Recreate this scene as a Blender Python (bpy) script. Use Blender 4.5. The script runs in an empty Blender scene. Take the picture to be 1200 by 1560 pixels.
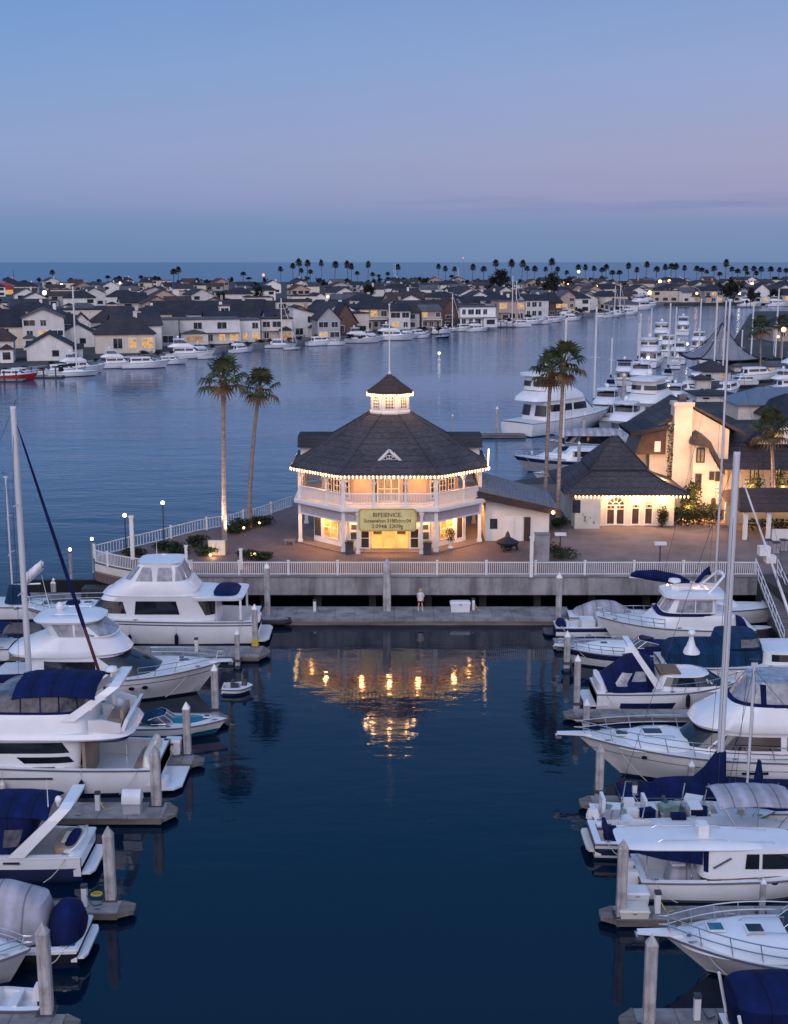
import bpy, bmesh, math, random
from mathutils import Vector, Matrix
RN = random.Random(11)
S = bpy.context.scene
C = S.collection
PI = math.pi
rad = math.radians
# ------------------------------------------------------------------ camera
CAM_H, FPX = 27.0, 1900.0
PITCH = math.atan(384.0 / FPX) - 0.0012
cp, sp = math.cos(PITCH), math.sin(PITCH)
def ray(px, py):
    u, v = (px - 600) / FPX, (py - 780) / FPX
    return Vector((u, cp - v * sp, -sp - v * cp))
def P(px, py, z=0.0):                       # point of a horizontal plane seen at a photograph pixel
    d = ray(px, py)
    t = (z - CAM_H) / d.z
    return Vector((d.x * t, d.y * t, z))
def PY(px, py, Y):                          # point of the vertical plane y = Y
    d = ray(px, py)
    t = Y / d.y
    return Vector((d.x * t, Y, CAM_H + d.z * t))
def XY(px, Y, z=0.0):                       # x of a pixel column at depth Y and height z
    depth = Y * cp - (z - CAM_H) * sp
    return (px - 600) / FPX * depth
cam = bpy.data.objects.new('camera', bpy.data.cameras.new('camera'))
C.objects.link(cam)
cam.location = (0, 0, CAM_H)
cam.rotation_euler = (PI / 2 - PITCH, 0, 0)
cam.data.sensor_fit = 'VERTICAL'
cam.data.sensor_height = 24
cam.data.lens = 24 * FPX / 1560
cam.data.clip_end = 60000
cam.data.clip_start = 0.5
S.camera = cam
S.render.resolution_x, S.render.resolution_y = 787, 1024
S.view_settings.view_transform = 'Standard'
S.view_settings.look = 'None'
S.view_settings.exposure = 0
S.view_settings.gamma = 1
S.cycles.use_denoising = True
S.cycles.max_bounces = 6
S.cycles.diffuse_bounces = 3
S.cycles.glossy_bounces = 4
S.cycles.transmission_bounces = 4
S.cycles.caustics_reflective = False
S.cycles.caustics_refractive = False
S.cycles.sample_clamp_indirect = 4
# ------------------------------------------------------------------ materials
M = {}
def nodes_of(name):
    m = bpy.data.materials.new(name)
    m.use_nodes = True
    nt = m.node_tree
    return m, nt, nt.nodes['Principled BSDF']
def setup_coords(nt, scale=(1, 1, 1), kind='Object'):
    tc = nt.nodes.new('ShaderNodeTexCoord')
    mp = nt.nodes.new('ShaderNodeMapping')
    mp.inputs['Scale'].default_value = scale
    nt.links.new(tc.outputs[kind], mp.inputs['Vector'])
    return mp.outputs['Vector']
def noise(nt, vec, scale, detail=4, rough=.55, dist=0):
    n = nt.nodes.new('ShaderNodeTexNoise')
    n.inputs['Scale'].default_value = scale
    n.inputs['Detail'].default_value = detail
    n.inputs['Roughness'].default_value = rough
    n.inputs['Distortion'].default_value = dist
    nt.links.new(vec, n.inputs['Vector'])
    return n.outputs['Fac']
def ramp(nt, fac, stops):
    r = nt.nodes.new('ShaderNodeValToRGB')
    e = r.color_ramp.elements
    while len(e) < len(stops): e.new(0.5)
    for k, (p, c) in enumerate(stops):
        e[k].position = p
        e[k].color = (*c, 1) if len(c) == 3 else c
    nt.links.new(fac, r.inputs['Fac'])
    return r.outputs['Color']
def mixc(nt, a, b, fac, mode='MIX'):
    m = nt.nodes.new('ShaderNodeMix')
    m.data_type = 'RGBA'; m.blend_type = mode
    for k, v in ((0, fac), (6, a), (7, b)):
        if hasattr(v, 'is_linked') or isinstance(v, bpy.types.NodeSocket): nt.links.new(v, m.inputs[k])
        else: m.inputs[k].default_value = v if k == 0 else (*v, 1)
    return m.outputs[2]
def bump(nt, b, h, strength=.3, dist=.02):
    n = nt.nodes.new('ShaderNodeBump')
    n.inputs['Strength'].default_value = strength
    n.inputs['Distance'].default_value = dist
    nt.links.new(h, n.inputs['Height'])
    nt.links.new(n.outputs['Normal'], b.inputs['Normal'])
    return n
def mat(name, col, rough=.5, metal=0, var=.12, scale=1.2, bumpk=0, bscale=20, coat=0, stretch=(1, 1, 1), rand=0, spec=None):
    m, nt, b = nodes_of(name)
    v = setup_coords(nt, stretch)
    f = noise(nt, v, scale, 5, .6)
    lo = tuple(max(0, c * (1 - var * 1.6)) for c in col); hi = tuple(min(.95, c * (1 + var)) for c in col)
    c = ramp(nt, f, [(.3, lo), (.7, hi)])
    if rand:
        oi = nt.nodes.new('ShaderNodeObjectInfo')
        hs = nt.nodes.new('ShaderNodeHueSaturation')
        mr = nt.nodes.new('ShaderNodeMapRange')
        mr.inputs[3].default_value = 1 - rand; mr.inputs[4].default_value = 1 + rand
        nt.links.new(oi.outputs['Random'], mr.inputs[0])
        nt.links.new(mr.outputs[0], hs.inputs['Value'])
        nt.links.new(c, hs.inputs['Color'])
        c = hs.outputs['Color']
    nt.links.new(c, b.inputs['Base Color'])
    b.inputs['Roughness'].default_value = rough
    b.inputs['Metallic'].default_value = metal
    if coat: b.inputs['Coat Weight'].default_value = coat
    if spec is not None: b.inputs['Specular IOR Level'].default_value = spec
    if bumpk: bump(nt, b, noise(nt, v, bscale, 3), bumpk, .02)
    if 'canvas' in name:                      # stitched seams
        w = nt.nodes.new('ShaderNodeTexWave'); w.bands_direction = 'X'; w.inputs['Scale'].default_value = .3; nt.links.new(setup_coords(nt), w.inputs['Vector'])
        nt.links.new(mixc(nt, c, ramp(nt, w.outputs['Fac'], [(0, (.45, .45, .5)), (.02, (1, 1, 1)), (.6, (1, 1, 1)), (1, (1.25, 1.25, 1.3))]), 1, 'MULTIPLY'), b.inputs['Base Color'])
    M[name] = m
    return m
def emit(name, col, k, var=0, scale=1.5):
    m, nt, b = nodes_of(name)
    b.inputs['Base Color'].default_value = (.1, .08, .06, 1); b.inputs['Roughness'].default_value = .25
    b.inputs['Emission Strength'].default_value = k
    if var:
        v = setup_coords(nt)
        f = noise(nt, v, scale, 3, .6)
        c = ramp(nt, f, [(.28, tuple(x * (1 - var) for x in col)), (.5, col), (.72, tuple(x * (1 + var * .4) for x in col))])
        nt.links.new(c, b.inputs['Emission Color'])
    else:
        b.inputs['Emission Color'].default_value = (*col, 1)
    M[name] = m
# boats
mat('gelcoat', (.77, .77, .79), .22, var=.05, scale=.6, coat=.3)
mat('gelcoat_cream', (.66, .62, .55), .3, var=.07, scale=.6, coat=.2)
mat('gelcoat_grey', (.42, .43, .46), .3, var=.08, scale=.6, coat=.2)
mat('deck_nonskid', (.66, .67, .68), .6, var=.06, scale=2, bumpk=.25, bscale=60)
mat('navy_paint', (.012, .02, .075), .18, var=.2, scale=.8, coat=.4)
mat('black_paint', (.012, .013, .02), .25, var=.2)
mat('teal_paint', (.01, .13, .2), .2, var=.15, coat=.4)
mat('red_paint', (.4, .02, .02), .3, var=.2)
mat('rub_strip', (.1, .1, .12), .5)
mat('tinted_glass', (.012, .014, .02), .06, var=.3, spec=.7)
mat('clear_vinyl', (.32, .33, .37), .12, var=.3, scale=2.5, spec=.6)
mat('smoked_vinyl', (.1, .1, .12), .12, var=.4, scale=2.5, spec=.6)
mat('navy_canvas', (.003, .010, .062), .85, var=.25, scale=1.6, bumpk=.5, bscale=3, spec=.2)
mat('teal_canvas', (.006, .032, .08), .85, var=.25, scale=1.6, bumpk=.5, bscale=3, spec=.2)
mat('tent_fabric', (.24, .24, .27), .9, var=.12, scale=.5, spec=.2)
mat('grey_canvas', (.33, .32, .36), .9, var=.15, scale=1.2, bumpk=.6, bscale=2.5, spec=.2)
mat('white_canvas', (.72, .72, .75), .9, var=.1, scale=1.6, bumpk=.6, bscale=3, spec=.2)
mat('black_canvas', (.012, .014, .025), .9, var=.3, bumpk=.5, bscale=3, spec=.2)
mat('tan_vinyl', (.33, .25, .19), .6, var=.15)
mat('teak', (.2, .12, .07), .6, var=.3, scale=3, stretch=(1, 12, 1))
mat('steel', (.62, .63, .66), .22, metal=.9, var=.06)
mat('alloy', (.66, .67, .7), .4, metal=.2, var=.06, stretch=(1, 1, .2))
mat('rope', (.5, .46, .4), .9)
mat('maroon_canvas', (.1, .02, .035), .85, var=.25, scale=2)
mat('yellow_plastic', (.6, .42, .04), .5)
mat('black_rubber', (.02, .02, .024), .7)
mat('white_plastic', (.72, .72, .74), .4, var=.06)
mat('dark_gear', (.05, .055, .07), .6, var=.4)
mat('green_gear', (.2, .3, .26), .6, var=.3)
# setting
def concrete(name, col, scale=.5):
    m, nt, b = nodes_of(name)
    v = setup_coords(nt, (1, 1, 1)); v2 = setup_coords(nt, (1, 1, .12))
    f = noise(nt, v, scale, 8, .65); g = noise(nt, v2, scale * 3, 5, .6)
    c = ramp(nt, f, [(.3, tuple(x * .55 for x in col)), (.5, col), (.72, tuple(x * 1.3 for x in col))])
    d = ramp(nt, g, [(.36, (.45, .43, .44)), (.55, (1, 1, 1))])
    nt.links.new(mixc(nt, c, d, .8, 'MULTIPLY'), b.inputs['Base Color'])
    b.inputs['Roughness'].default_value = .85
    bump(nt, b, noise(nt, v, 14, 4), .3, .02)
    M[name] = m
concrete('concrete', (.3, .29, .3))
concrete('piling_concrete', (.44, .42, .42), 1.3)
concrete('dock_concrete', (.27, .255, .255), .25)
nt = M['dock_concrete'].node_tree; b = nt.nodes['Principled BSDF']; src = b.inputs['Base Color'].links[0].from_socket
wv_ = nt.nodes.new('ShaderNodeTexWave'); wv_.bands_direction = 'X'; wv_.inputs['Scale'].default_value = .21; wv_.inputs['Distortion'].default_value = 0
nt.links.new(setup_coords(nt), wv_.inputs['Vector'])
nt.links.new(mixc(nt, src, ramp(nt, wv_.outputs['Fac'], [(0, (.62, .62, .62)), (.008, (1, 1, 1))]), 1, 'MULTIPLY'), b.inputs['Base Color'])
mat('dock_timber', (.16, .14, .13), .85, var=.35, scale=1.2, stretch=(.3, 6, 3), bumpk=.4)
mat('wet_timber_and_shade', (.03, .03, .03), .6, var=.4)
mat('under_deck_shade', (.006, .006, .008), .9)
mat('white_trim', (.76, .74, .72), .5, var=.06, scale=1)
mat('white_rail', (.72, .71, .72), .45, var=.05)
mat('stucco', (.66, .6, .52), .9, var=.1, scale=.7, bumpk=.3, bscale=12)
mat('peach_wall', (.46, .36, .3), .9, var=.08, scale=.7)
mat('stucco_white', (.7, .68, .66), .9, var=.08, scale=.7, bumpk=.3, bscale=12)
mat('shingle_lilac', (.42, .38, .42), .8, var=.2, scale=3, stretch=(1, 1, 6))
mat('dark_door', (.06, .035, .028), .4, var=.3)
mat('bronze_dark', (.02, .02, .024), .5)
mat('brass', (.6, .47, .14), .36, metal=.1, var=.2, scale=.9)
mat('brass_light', (.78, .68, .3), .34, metal=.1, var=.12, scale=.9)
mat('lettering', (.05, .035, .015), .7)
mat('sheet_metal', (.16, .19, .24), .4, metal=.3, var=.15, stretch=(3, .3, 1))
mat('terracotta', (.16, .08, .06), .7, var=.2)
mat('soil', (.06, .05, .045), .95, var=.3)
mat('lawn', (.025, .05, .018), .95, var=.3, scale=2)
mat('skin', (.6, .38, .28), .6); mat('blond_hair', (.55, .33, .12), .7)
mat('white_cloth', (.68, .66, .72), .85); mat('maroon_cloth', (.12, .015, .03), .85)
def roof(name, col, course=.28, var=.35):
    m, nt, b = nodes_of(name)
    v = setup_coords(nt)
    w = nt.nodes.new('ShaderNodeTexWave')
    w.bands_direction = 'Z'; w.wave_profile = 'SAW'
    w.inputs['Scale'].default_value = .314 / course * 1.0
    w.inputs['Distortion'].default_value = .35
    w.inputs['Detail'].default_value = 3; w.inputs['Detail Scale'].default_value = 3
    nt.links.new(v, w.inputs['Vector'])
    v2 = setup_coords(nt, (1.2, 1.2, 5))
    f = noise(nt, v2, 2.2, 5, .75); g = noise(nt, v, .25, 3)
    c = ramp(nt, f, [(.3, tuple(x * (1 - var) for x in col)), (.7, tuple(x * (1 + var) for x in col))])
    c = mixc(nt, c, ramp(nt, w.outputs['Fac'], [(0, (.55, .55, .55)), (.25, (1, 1, 1)), (1, (1.1, 1.1, 1.1))]), .8, 'MULTIPLY')
    c = mixc(nt, c, ramp(nt, g, [(.35, (.72, .72, .76)), (.65, (1.15, 1.12, 1.1))]), 1, 'MULTIPLY')
    nt.links.new(c, b.inputs['Base Color'])
    b.inputs['Roughness'].default_value = .85
    b.inputs['Specular IOR Level'].default_value = .25
    bump(nt, b, w.outputs['Fac'], .5, .03)
    M[name] = m
roof('roof_shingle', (.062, .06, .069), var=.55, course=.4)
roof('roof_slate', (.045, .045, .055)); roof('roof_brown', (.07, .048, .045)); roof('roof_dark', (.03, .034, .046))
roof('roof_grey', (.11, .11, .12))
for nm, c in (('wall_white', (.74, .72, .7)), ('wall_cream', (.64, .57, .48)), ('wall_grey', (.4, .4, .41)), ('wall_tan', (.42, .33, .27)),
              ('wall_pink', (.46, .34, .29)), ('wall_brown', (.12, .07, .06)), ('wall_blue', (.26, .3, .36))):
    mat(nm, c, .9, var=.1, scale=.5, rand=.15)
mat('pane', (.03, .035, .045), .08, var=.4, scale=2, spec=.7)
emit('lit_window', (1, .55, .2), .62, .8, 1.3)
emit('lit_faint', (1, .58, .28), .3, .7, 1.2)
emit('bulb', (1, .58, .24), 11)
emit('lit_hall', (1, .58, .14), 1.0, .4, .8)
emit('lamp_soft', (1, .9, .78), 2.5)
emit('lamp_white', (1, .9, .74), 9)
emit('lamp_amber', (1, .5, .16), 6)
emit('lamp_red', (1, .16, .1), 4)
emit('fixture_warm', (1, .6, .25), 6)
m, nt, b = nodes_of('lit_interior')
v = setup_coords(nt)
mp = nt.nodes.new('ShaderNodeMapping'); mp.inputs['Rotation'].default_value = (PI / 2, 0, 0); nt.links.new(v, mp.inputs['Vector'])
bt = nt.nodes.new('ShaderNodeTexBrick'); nt.links.new(mp.outputs['Vector'], bt.inputs['Vector'])
for k_, q_ in (('Scale', 1), ('Brick Width', .46), ('Row Height', .38), ('Mortar Size', .05), ('Bias', -.25)): bt.inputs[k_].default_value = q_
bt.inputs['Color1'].default_value = (1, .5, .1, 1); bt.inputs['Color2'].default_value = (.2, .07, .015, 1); bt.inputs['Mortar'].default_value = (1, .6, .18, 1)
c = mixc(nt, bt.outputs['Color'], ramp(nt, noise(nt, v, 1.4, 3), [(.35, (.5, .42, .36)), (.6, (1.2, 1.1, 1))]), 1, 'MULTIPLY')
nt.links.new(c, b.inputs['Emission Color']); b.inputs['Emission Strength'].default_value = .95; b.inputs['Base Color'].default_value = (.2, .12, .05, 1); b.inputs['Roughness'].default_value = .2
M['lit_interior'] = m
def foliage_mat(name, col):
    m, nt, b = nodes_of(name)
    v = setup_coords(nt)
    f = noise(nt, v, 1.3, 3, .7)
    c = ramp(nt, f, [(.3, tuple(x * .45 for x in col)), (.55, col), (.75, tuple(x * 1.7 for x in col))])
    nt.links.new(c, b.inputs['Base Color'])
    b.inputs['Roughness'].default_value = .7
    b.inputs['Specular IOR Level'].default_value = .2
    M[name] = m
foliage_mat('palm_leaf', (.05, .065, .028)); foliage_mat('palm_leaf_dead', (.13, .085, .045))
foliage_mat('far_palm_leaf', (.022, .026, .024)); foliage_mat('tree_leaf', (.032, .042, .022)); foliage_mat('hedge_leaf', (.03, .045, .018))
foliage_mat('far_tree_leaf', (.02, .023, .02))
mat('palm_bark', (.3, .235, .2), .95, var=.3, scale=1.5, stretch=(1, 1, 5), bumpk=.8, bscale=5)
mat('far_bark', (.07, .06, .055), .95)
# brick pavers
m, nt, b = nodes_of('pavers')
v = setup_coords(nt)
bt = nt.nodes.new('ShaderNodeTexBrick')
bt.inputs['Scale'].default_value = 1.0
bt.inputs['Brick Width'].default_value = .6; bt.inputs['Row Height'].default_value = .3
bt.inputs['Mortar Size'].default_value = .02
bt.inputs['Color1'].default_value = (.185, .12, .108, 1); bt.inputs['Color2'].default_value = (.138, .093, .09, 1); bt.inputs['Mortar'].default_value = (.07, .055, .055, 1)
nt.links.new(v, bt.inputs['Vector'])
g = noise(nt, v, .18, 4)
nt.links.new(mixc(nt, bt.outputs['Color'], ramp(nt, g, [(.35, (.75, .75, .78)), (.65, (1.2, 1.15, 1.1))]), 1, 'MULTIPLY'), b.inputs['Base Color'])
b.inputs['Roughness'].default_value = .75
M['pavers'] = m
mat('paving', (.17, .135, .135), .8, var=.25, scale=.35, bumpk=.2)
mat('ground', (.045, .045, .046), .95, var=.35, scale=.05)
mat('quay', (.24, .23, .24), .9, var=.3, scale=.3)
# ------------------------------------------------------------------ mesh builder
class MB:
    def __init__(s): s.v = []; s.f = []
    def add(s, vs, fs):
        o = len(s.v)
        s.v += [tuple(v) for v in vs]
        s.f += [[i + o for i in f] for f in fs]
        return s
    def box(s, x0, y0, z0, x1, y1, z1):
        return s.add([(x0, y0, z0), (x1, y0, z0), (x1, y1, z0), (x0, y1, z0), (x0, y0, z1), (x1, y0, z1), (x1, y1, z1), (x0, y1, z1)],
                     [(0, 3, 2, 1), (4, 5, 6, 7), (0, 1, 5, 4), (1, 2, 6, 5), (2, 3, 7, 6), (3, 0, 4, 7)])
    def cbox(s, c, sz, rz=0):
        t = MB().box(-sz[0] / 2, -sz[1] / 2, 0, sz[0] / 2, sz[1] / 2, sz[2])
        co, si = math.cos(rz), math.sin(rz)
        return s.add([(c[0] + x * co - y * si, c[1] + x * si + y * co, c[2] + z) for x, y, z in t.v], t.f)
    def rings(s, rs, closed=True, cap0=True, cap1=True):
        n = len(rs[0]); o = len(s.v)
        for r in rs: s.v += [tuple(p) for p in r]
        for k in range(len(rs) - 1):
            for j in range(n if closed else n - 1):
                a, b2 = o + k * n + j, o + k * n + (j + 1) % n
                s.f.append([a, b2, b2 + n, a + n])
        if cap0 and closed: s.f.append([o + j for j in range(n)][::-1])
        if cap1 and closed: s.f.append([o + (len(rs) - 1) * n + j for j in range(n)])
        return s
    def prism(s, poly, z0, z1):
        return s.rings([[(x, y, z0) for x, y in poly], [(x, y, z1) for x, y in poly]])
    def bar(s, a, b2, w, h=None):           # rectangular bar between two points
        a, b2 = Vector(a), Vector(b2); h = h or w
        d = (b2 - a).normalized()
        u = d.cross(Vector((0, 0, 1)))
        u = u.normalized() if u.length > 1e-4 else Vector((1, 0, 0))
        v2 = u.cross(d).normalized()
        return s.rings([[p + u * (w / 2) * i + v2 * (h / 2) * j for i, j in ((-1, -1), (1, -1), (1, 1), (-1, 1))] for p in (a, b2)])
    def tube(s, pts, r, n=6, caps=True):
        pts = [Vector(p) for p in pts]; rs = []
        for k, p in enumerate(pts):
            d = (pts[min(k + 1, len(pts) - 1)] - pts[max(k - 1, 0)]).normalized()
            ref = Vector((0, 0, 1)) if abs(d.z) < .95 else Vector((1, 0, 0))
            u = d.cross(ref).normalized(); v2 = u.cross(d)
            rr = r[k] if isinstance(r, (list, tuple)) else r
            rs.append([p + (u * math.cos(2 * PI * j / n) + v2 * math.sin(2 * PI * j / n)) * rr for j in range(n)])
        return s.rings(rs, True, caps, caps)
    def lathe(s, prof, n=12, c=(0, 0, 0)):
        return s.rings([[(c[0] + r * math.cos(2 * PI * j / n), c[1] + r * math.sin(2 * PI * j / n), c[2] + z) for j in range(n)] for r, z in prof])
    def ball(s, c, r, n=10, k=6, sz=1):
        return s.lathe([(max(1e-3, r * math.sin(PI * i / k)), -r * sz * math.cos(PI * i / k)) for i in range(k + 1)], n, c)
    def xf(s, mtx):
        s.v = [tuple(mtx @ Vector(v)) for v in s.v]
        return s
    def merge(s, o): return s.add(o.v, o.f)
    def mesh(s, name, m, smooth=None):
        me = bpy.data.meshes.new(name)
        me.from_pydata(s.v, [], s.f)
        bm = bmesh.new(); bm.from_mesh(me)
        bmesh.ops.recalc_face_normals(bm, faces=bm.faces)
        bm.to_mesh(me); bm.free()
        me.materials.append(M[m] if isinstance(m, str) else m)
        if smooth:
            me.polygons.foreach_set('use_smooth', [True] * len(me.polygons))
            me.set_sharp_from_angle(angle=rad(smooth))
        me.update()
        return me
    def build(s, name, m, parent=None, smooth=None, loc=None, rz=None):
        o = bpy.data.objects.new(name, s.mesh(name, m, smooth))
        C.objects.link(o)
        if parent: o.parent = parent
        if loc is not None: o.location = loc
        if rz is not None: o.rotation_euler.z = rz
        return o
def tag(o, label, cat, group=None):
    o['label'] = label; o['category'] = cat
    if group: o['group'] = group
    return o
def thing(name, label, cat, loc=(0, 0, 0), rz=0, group=None):
    o = bpy.data.objects.new(name, None)
    C.objects.link(o)
    o.empty_display_size = .3
    o.location = loc; o.rotation_euler.z = rz
    return tag(o, label, cat, group)
def struct(o, kind='structure'):
    o['kind'] = kind
    return o
KIDS = {}
def kids(o):
    return [c for c in bpy.data.objects if c.parent == o]
def dup(src, loc, rz, label, group=None, scale=None, cache={}):
    if src.name not in cache:
        cache[src.name] = [(c, kids(c)) for c in kids(src)]
    r = src.copy(); C.objects.link(r)
    r.location = loc; r.rotation_euler.z = rz; r['label'] = label
    if group: r['group'] = group
    if scale is not None: r.scale = scale if hasattr(scale, '__len__') else (scale,) * 3
    for c, gs in cache[src.name]:
        d = c.copy(); C.objects.link(d); d.parent = r
        for g in gs:
            e = g.copy(); C.objects.link(e); e.parent = d
    return r
NTH = 'first second third fourth fifth sixth seventh eighth ninth tenth eleventh twelfth thirteenth fourteenth fifteenth sixteenth seventeenth eighteenth nineteenth twentieth'.split()
TENS = {2: 'twenty', 3: 'thirty', 4: 'forty', 5: 'fifty', 6: 'sixty', 7: 'seventy', 8: 'eighty', 9: 'ninety'}
def nth(i):                                  # 0 -> first
    n = i + 1
    if n > 100: return 'hundred and ' + nth(n - 101)
    if n == 100: return 'hundredth'
    if n <= 20: return NTH[i]
    t, u = divmod(n, 10)
    return (TENS[t] + '-' + NTH[u - 1]) if u else TENS[t][:-1] + 'ieth'
def spot(name, loc, target, watts, col, ang=40):
    l = bpy.data.lights.new(name, 'SPOT'); l.energy = watts; l.color = col; l.spot_size = rad(ang); l.spot_blend = .6; l.shadow_soft_size = .1
    o = bpy.data.objects.new(name, l); C.objects.link(o); o.location = loc
    o.rotation_euler = (Vector(target) - Vector(loc)).to_track_quat('-Z', 'Y').to_euler()
def lamp(name, loc, watts, col=(1, .62, .3), r=.15):
    l = bpy.data.lights.new(name, 'POINT')
    l.energy = watts; l.color = col; l.shadow_soft_size = r
    o = bpy.data.objects.new(name, l); C.objects.link(o); o.location = loc
    return o
# ------------------------------------------------------------------ sky
w = bpy.data.worlds.new('World'); S.world = w; w.use_nodes = True
nt = w.node_tree; bg = nt.nodes['Background']
tc = nt.nodes.new('ShaderNodeTexCoord'); sx = nt.nodes.new('ShaderNodeSeparateXYZ')
nt.links.new(tc.outputs['Generated'], sx.inputs[0])
def mrange(v, a, b2, c=0, d=1):
    n = nt.nodes.new('ShaderNodeMapRange')
    for k, q in zip((1, 2, 3, 4), (a, b2, c, d)): n.inputs[k].default_value = q
    nt.links.new(v, n.inputs[0]); return n.outputs[0]
el = mrange(sx.outputs['Z'], -.02, 1.0)
def e(z): return (z + .02) / 1.02
left = ramp(nt, el, [(0, (.12, .22, .39)), (e(.002), (.135, .24, .43)), (e(.03), (.155, .27, .48)), (e(.05), (.21, .31, .55)),
                     (e(.085), (.235, .34, .60)), (e(.15), (.17, .32, .62)), (e(.24), (.115, .26, .56)), (e(.45), (.045, .215, .53)), (e(1), (.22, .40, .78))])
right = ramp(nt, el, [(0, (.14, .22, .39)), (e(.002), (.17, .26, .44)), (e(.028), (.19, .28, .48)), (e(.045), (.30, .31, .52)),
                      (e(.075), (.33, .34, .53)), (e(.14), (.28, .36, .62)), (e(.22), (.19, .31, .60)), (e(.45), (.045, .215, .53)), (e(1), (.22, .40, .78))])
hz = mixc(nt, left, right, mrange(sx.outputs['X'], -.36, .34))
# faint cloud streaks low over the sea
mp = nt.nodes.new('ShaderNodeMapping'); mp.inputs['Scale'].default_value = (5, 5, 60)
nt.links.new(tc.outputs['Generated'], mp.inputs['Vector'])
cl = noise(nt, mp.outputs['Vector'], 1.15, 5, .55)
band = ramp(nt, el, [(0, (0, 0, 0)), (e(.034), (0, 0, 0)), (e(.044), (1, 1, 1)), (e(.056), (0, 0, 0)), (1, (0, 0, 0))])
cm = nt.nodes.new('ShaderNodeMath'); cm.operation = 'MULTIPLY'
cx = nt.nodes.new('ShaderNodeMath'); cx.operation = 'MULTIPLY'; nt.links.new(mrange(cl, .42, .6, 0, .8), cx.inputs[0]); nt.links.new(mrange(sx.outputs['X'], -.03, .02), cx.inputs[1]); nt.links.new(cx.outputs[0], cm.inputs[0]); nt.links.new(band, cm.inputs[1])
hz = mixc(nt, hz, (.17, .24, .45), cm.outputs[0])
# the afterglow stands behind the camera (-Y)
back = ramp(nt, el, [(0, (.74, .62, .74)), (e(.1), (1.18, 1.0, 1.16)), (e(.35), (.98, .98, 1.24)), (e(1), (.22, .40, .78))])
hz = mixc(nt, hz, back, mrange(sx.outputs['Y'], .15, -.6))
sky = nt.nodes.new('ShaderNodeTexSky'); sky.sky_type = 'NISHITA'; sky.sun_disc = False
sky.sun_elevation = rad(1.0); sky.sun_rotation = rad(180)
sm = nt.nodes.new('ShaderNodeMix'); sm.data_type = 'RGBA'; sm.blend_type = 'ADD'; sm.inputs[0].default_value = .02
nt.links.new(hz, sm.inputs[6]); nt.links.new(sky.outputs[0], sm.inputs[7])
nt.links.new(sm.outputs[2], bg.inputs['Color'])
bg.inputs['Strength'].default_value = 1.0
sun = bpy.data.objects.new('sun', bpy.data.lights.new('sun', 'SUN')); C.objects.link(sun)
sun.data.energy = .8; sun.data.angle = rad(40); sun.data.color = (1, .93, .97)
sun.rotation_euler = (rad(52), 0, rad(-18))
# ------------------------------------------------------------------ water
m, nt, b = nodes_of('harbour_water')
g = nt.nodes.new('ShaderNodeNewGeometry')
s3 = nt.nodes.new('ShaderNodeSeparateXYZ'); nt.links.new(g.outputs['Position'], s3.inputs[0])
def wv(sc, scale, det, dist=0):
    mp = nt.nodes.new('ShaderNodeMapping'); mp.inputs['Scale'].default_value = sc
    nt.links.new(g.outputs['Position'], mp.inputs['Vector'])
    return noise(nt, mp.outputs['Vector'], scale, det, .5, dist)
def math_(op, a, b2):
    n = nt.nodes.new('ShaderNodeMath'); n.operation = op
    for k, q in enumerate((a, b2)):
        if isinstance(q, (int, float)): n.inputs[k].default_value = q
        else: nt.links.new(q, n.inputs[k])
    return n.outputs[0]
big = wv((.35, 1, 1), .22, 3, .4); mid = wv((.45, 1, 1), 1.1, 3, .3); small = wv((.6, 1, 1), 4.2, 2)
gust = wv((.25, 1, 1), .02, 3, .5)
chan = mrange_ = None
def mr(v, a, b2, c, d):
    n = nt.nodes.new('ShaderNodeMapRange')
    for k, q in zip((1, 2, 3, 4), (a, b2, c, d)): n.inputs[k].default_value = q
    nt.links.new(v, n.inputs[0]); return n.outputs[0]
open_ = mr(s3.outputs['Y'], 92, 125, .28, 1.35)
far = mr(s3.outputs['Y'], 200, 1500, 1.0, 2.6)
h = math_('ADD', math_('MULTIPLY', big, .30), math_('ADD', math_('MULTIPLY', mid, .105), math_('MULTIPLY', small, .018)))
h = math_('MULTIPLY', h, math_('MULTIPLY', math_('MULTIPLY', open_, far), mr(gust, .35, .65, .4, 1.6)))
bp = bump(nt, b, h, 1.0, .36)
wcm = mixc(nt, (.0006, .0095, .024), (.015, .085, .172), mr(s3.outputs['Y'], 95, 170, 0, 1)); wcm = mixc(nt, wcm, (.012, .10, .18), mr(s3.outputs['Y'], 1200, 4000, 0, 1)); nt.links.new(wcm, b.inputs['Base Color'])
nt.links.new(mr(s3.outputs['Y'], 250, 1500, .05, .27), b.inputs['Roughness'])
b.inputs['IOR'].default_value = 1.333
M['harbour_water'] = m
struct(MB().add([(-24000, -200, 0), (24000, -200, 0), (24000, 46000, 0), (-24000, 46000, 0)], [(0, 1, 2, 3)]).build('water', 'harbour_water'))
# ------------------------------------------------------------------ land
SHORE = [(-260, 600), (-60, 583), (0, 574), (100, 566), (200, 553), (262, 546), (300, 540), (400, 531), (482, 523), (540, 520), (640, 511), (700, 503), (760, 495), (850, 485), (930, 481),
         (985, 470), (1010, 466)]
def shore_y(px):
    for (a, ya), (b2, yb) in zip(SHORE, SHORE[1:]):
        if a <= px <= b2: return ya + (yb - ya) * (px - a) / (b2 - a)
    return SHORE[-1][1] if px > 1010 else SHORE[0][1]
poly = [P(x, y)[:2] for x, y in SHORE] + [P(1420, 462)[:2], P(1420, 431)[:2], P(600, 431)[:2], P(-220, 433)[:2]]
struct(MB().prism(poly, -3, 1.55).build('terrain', 'ground'))
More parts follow.
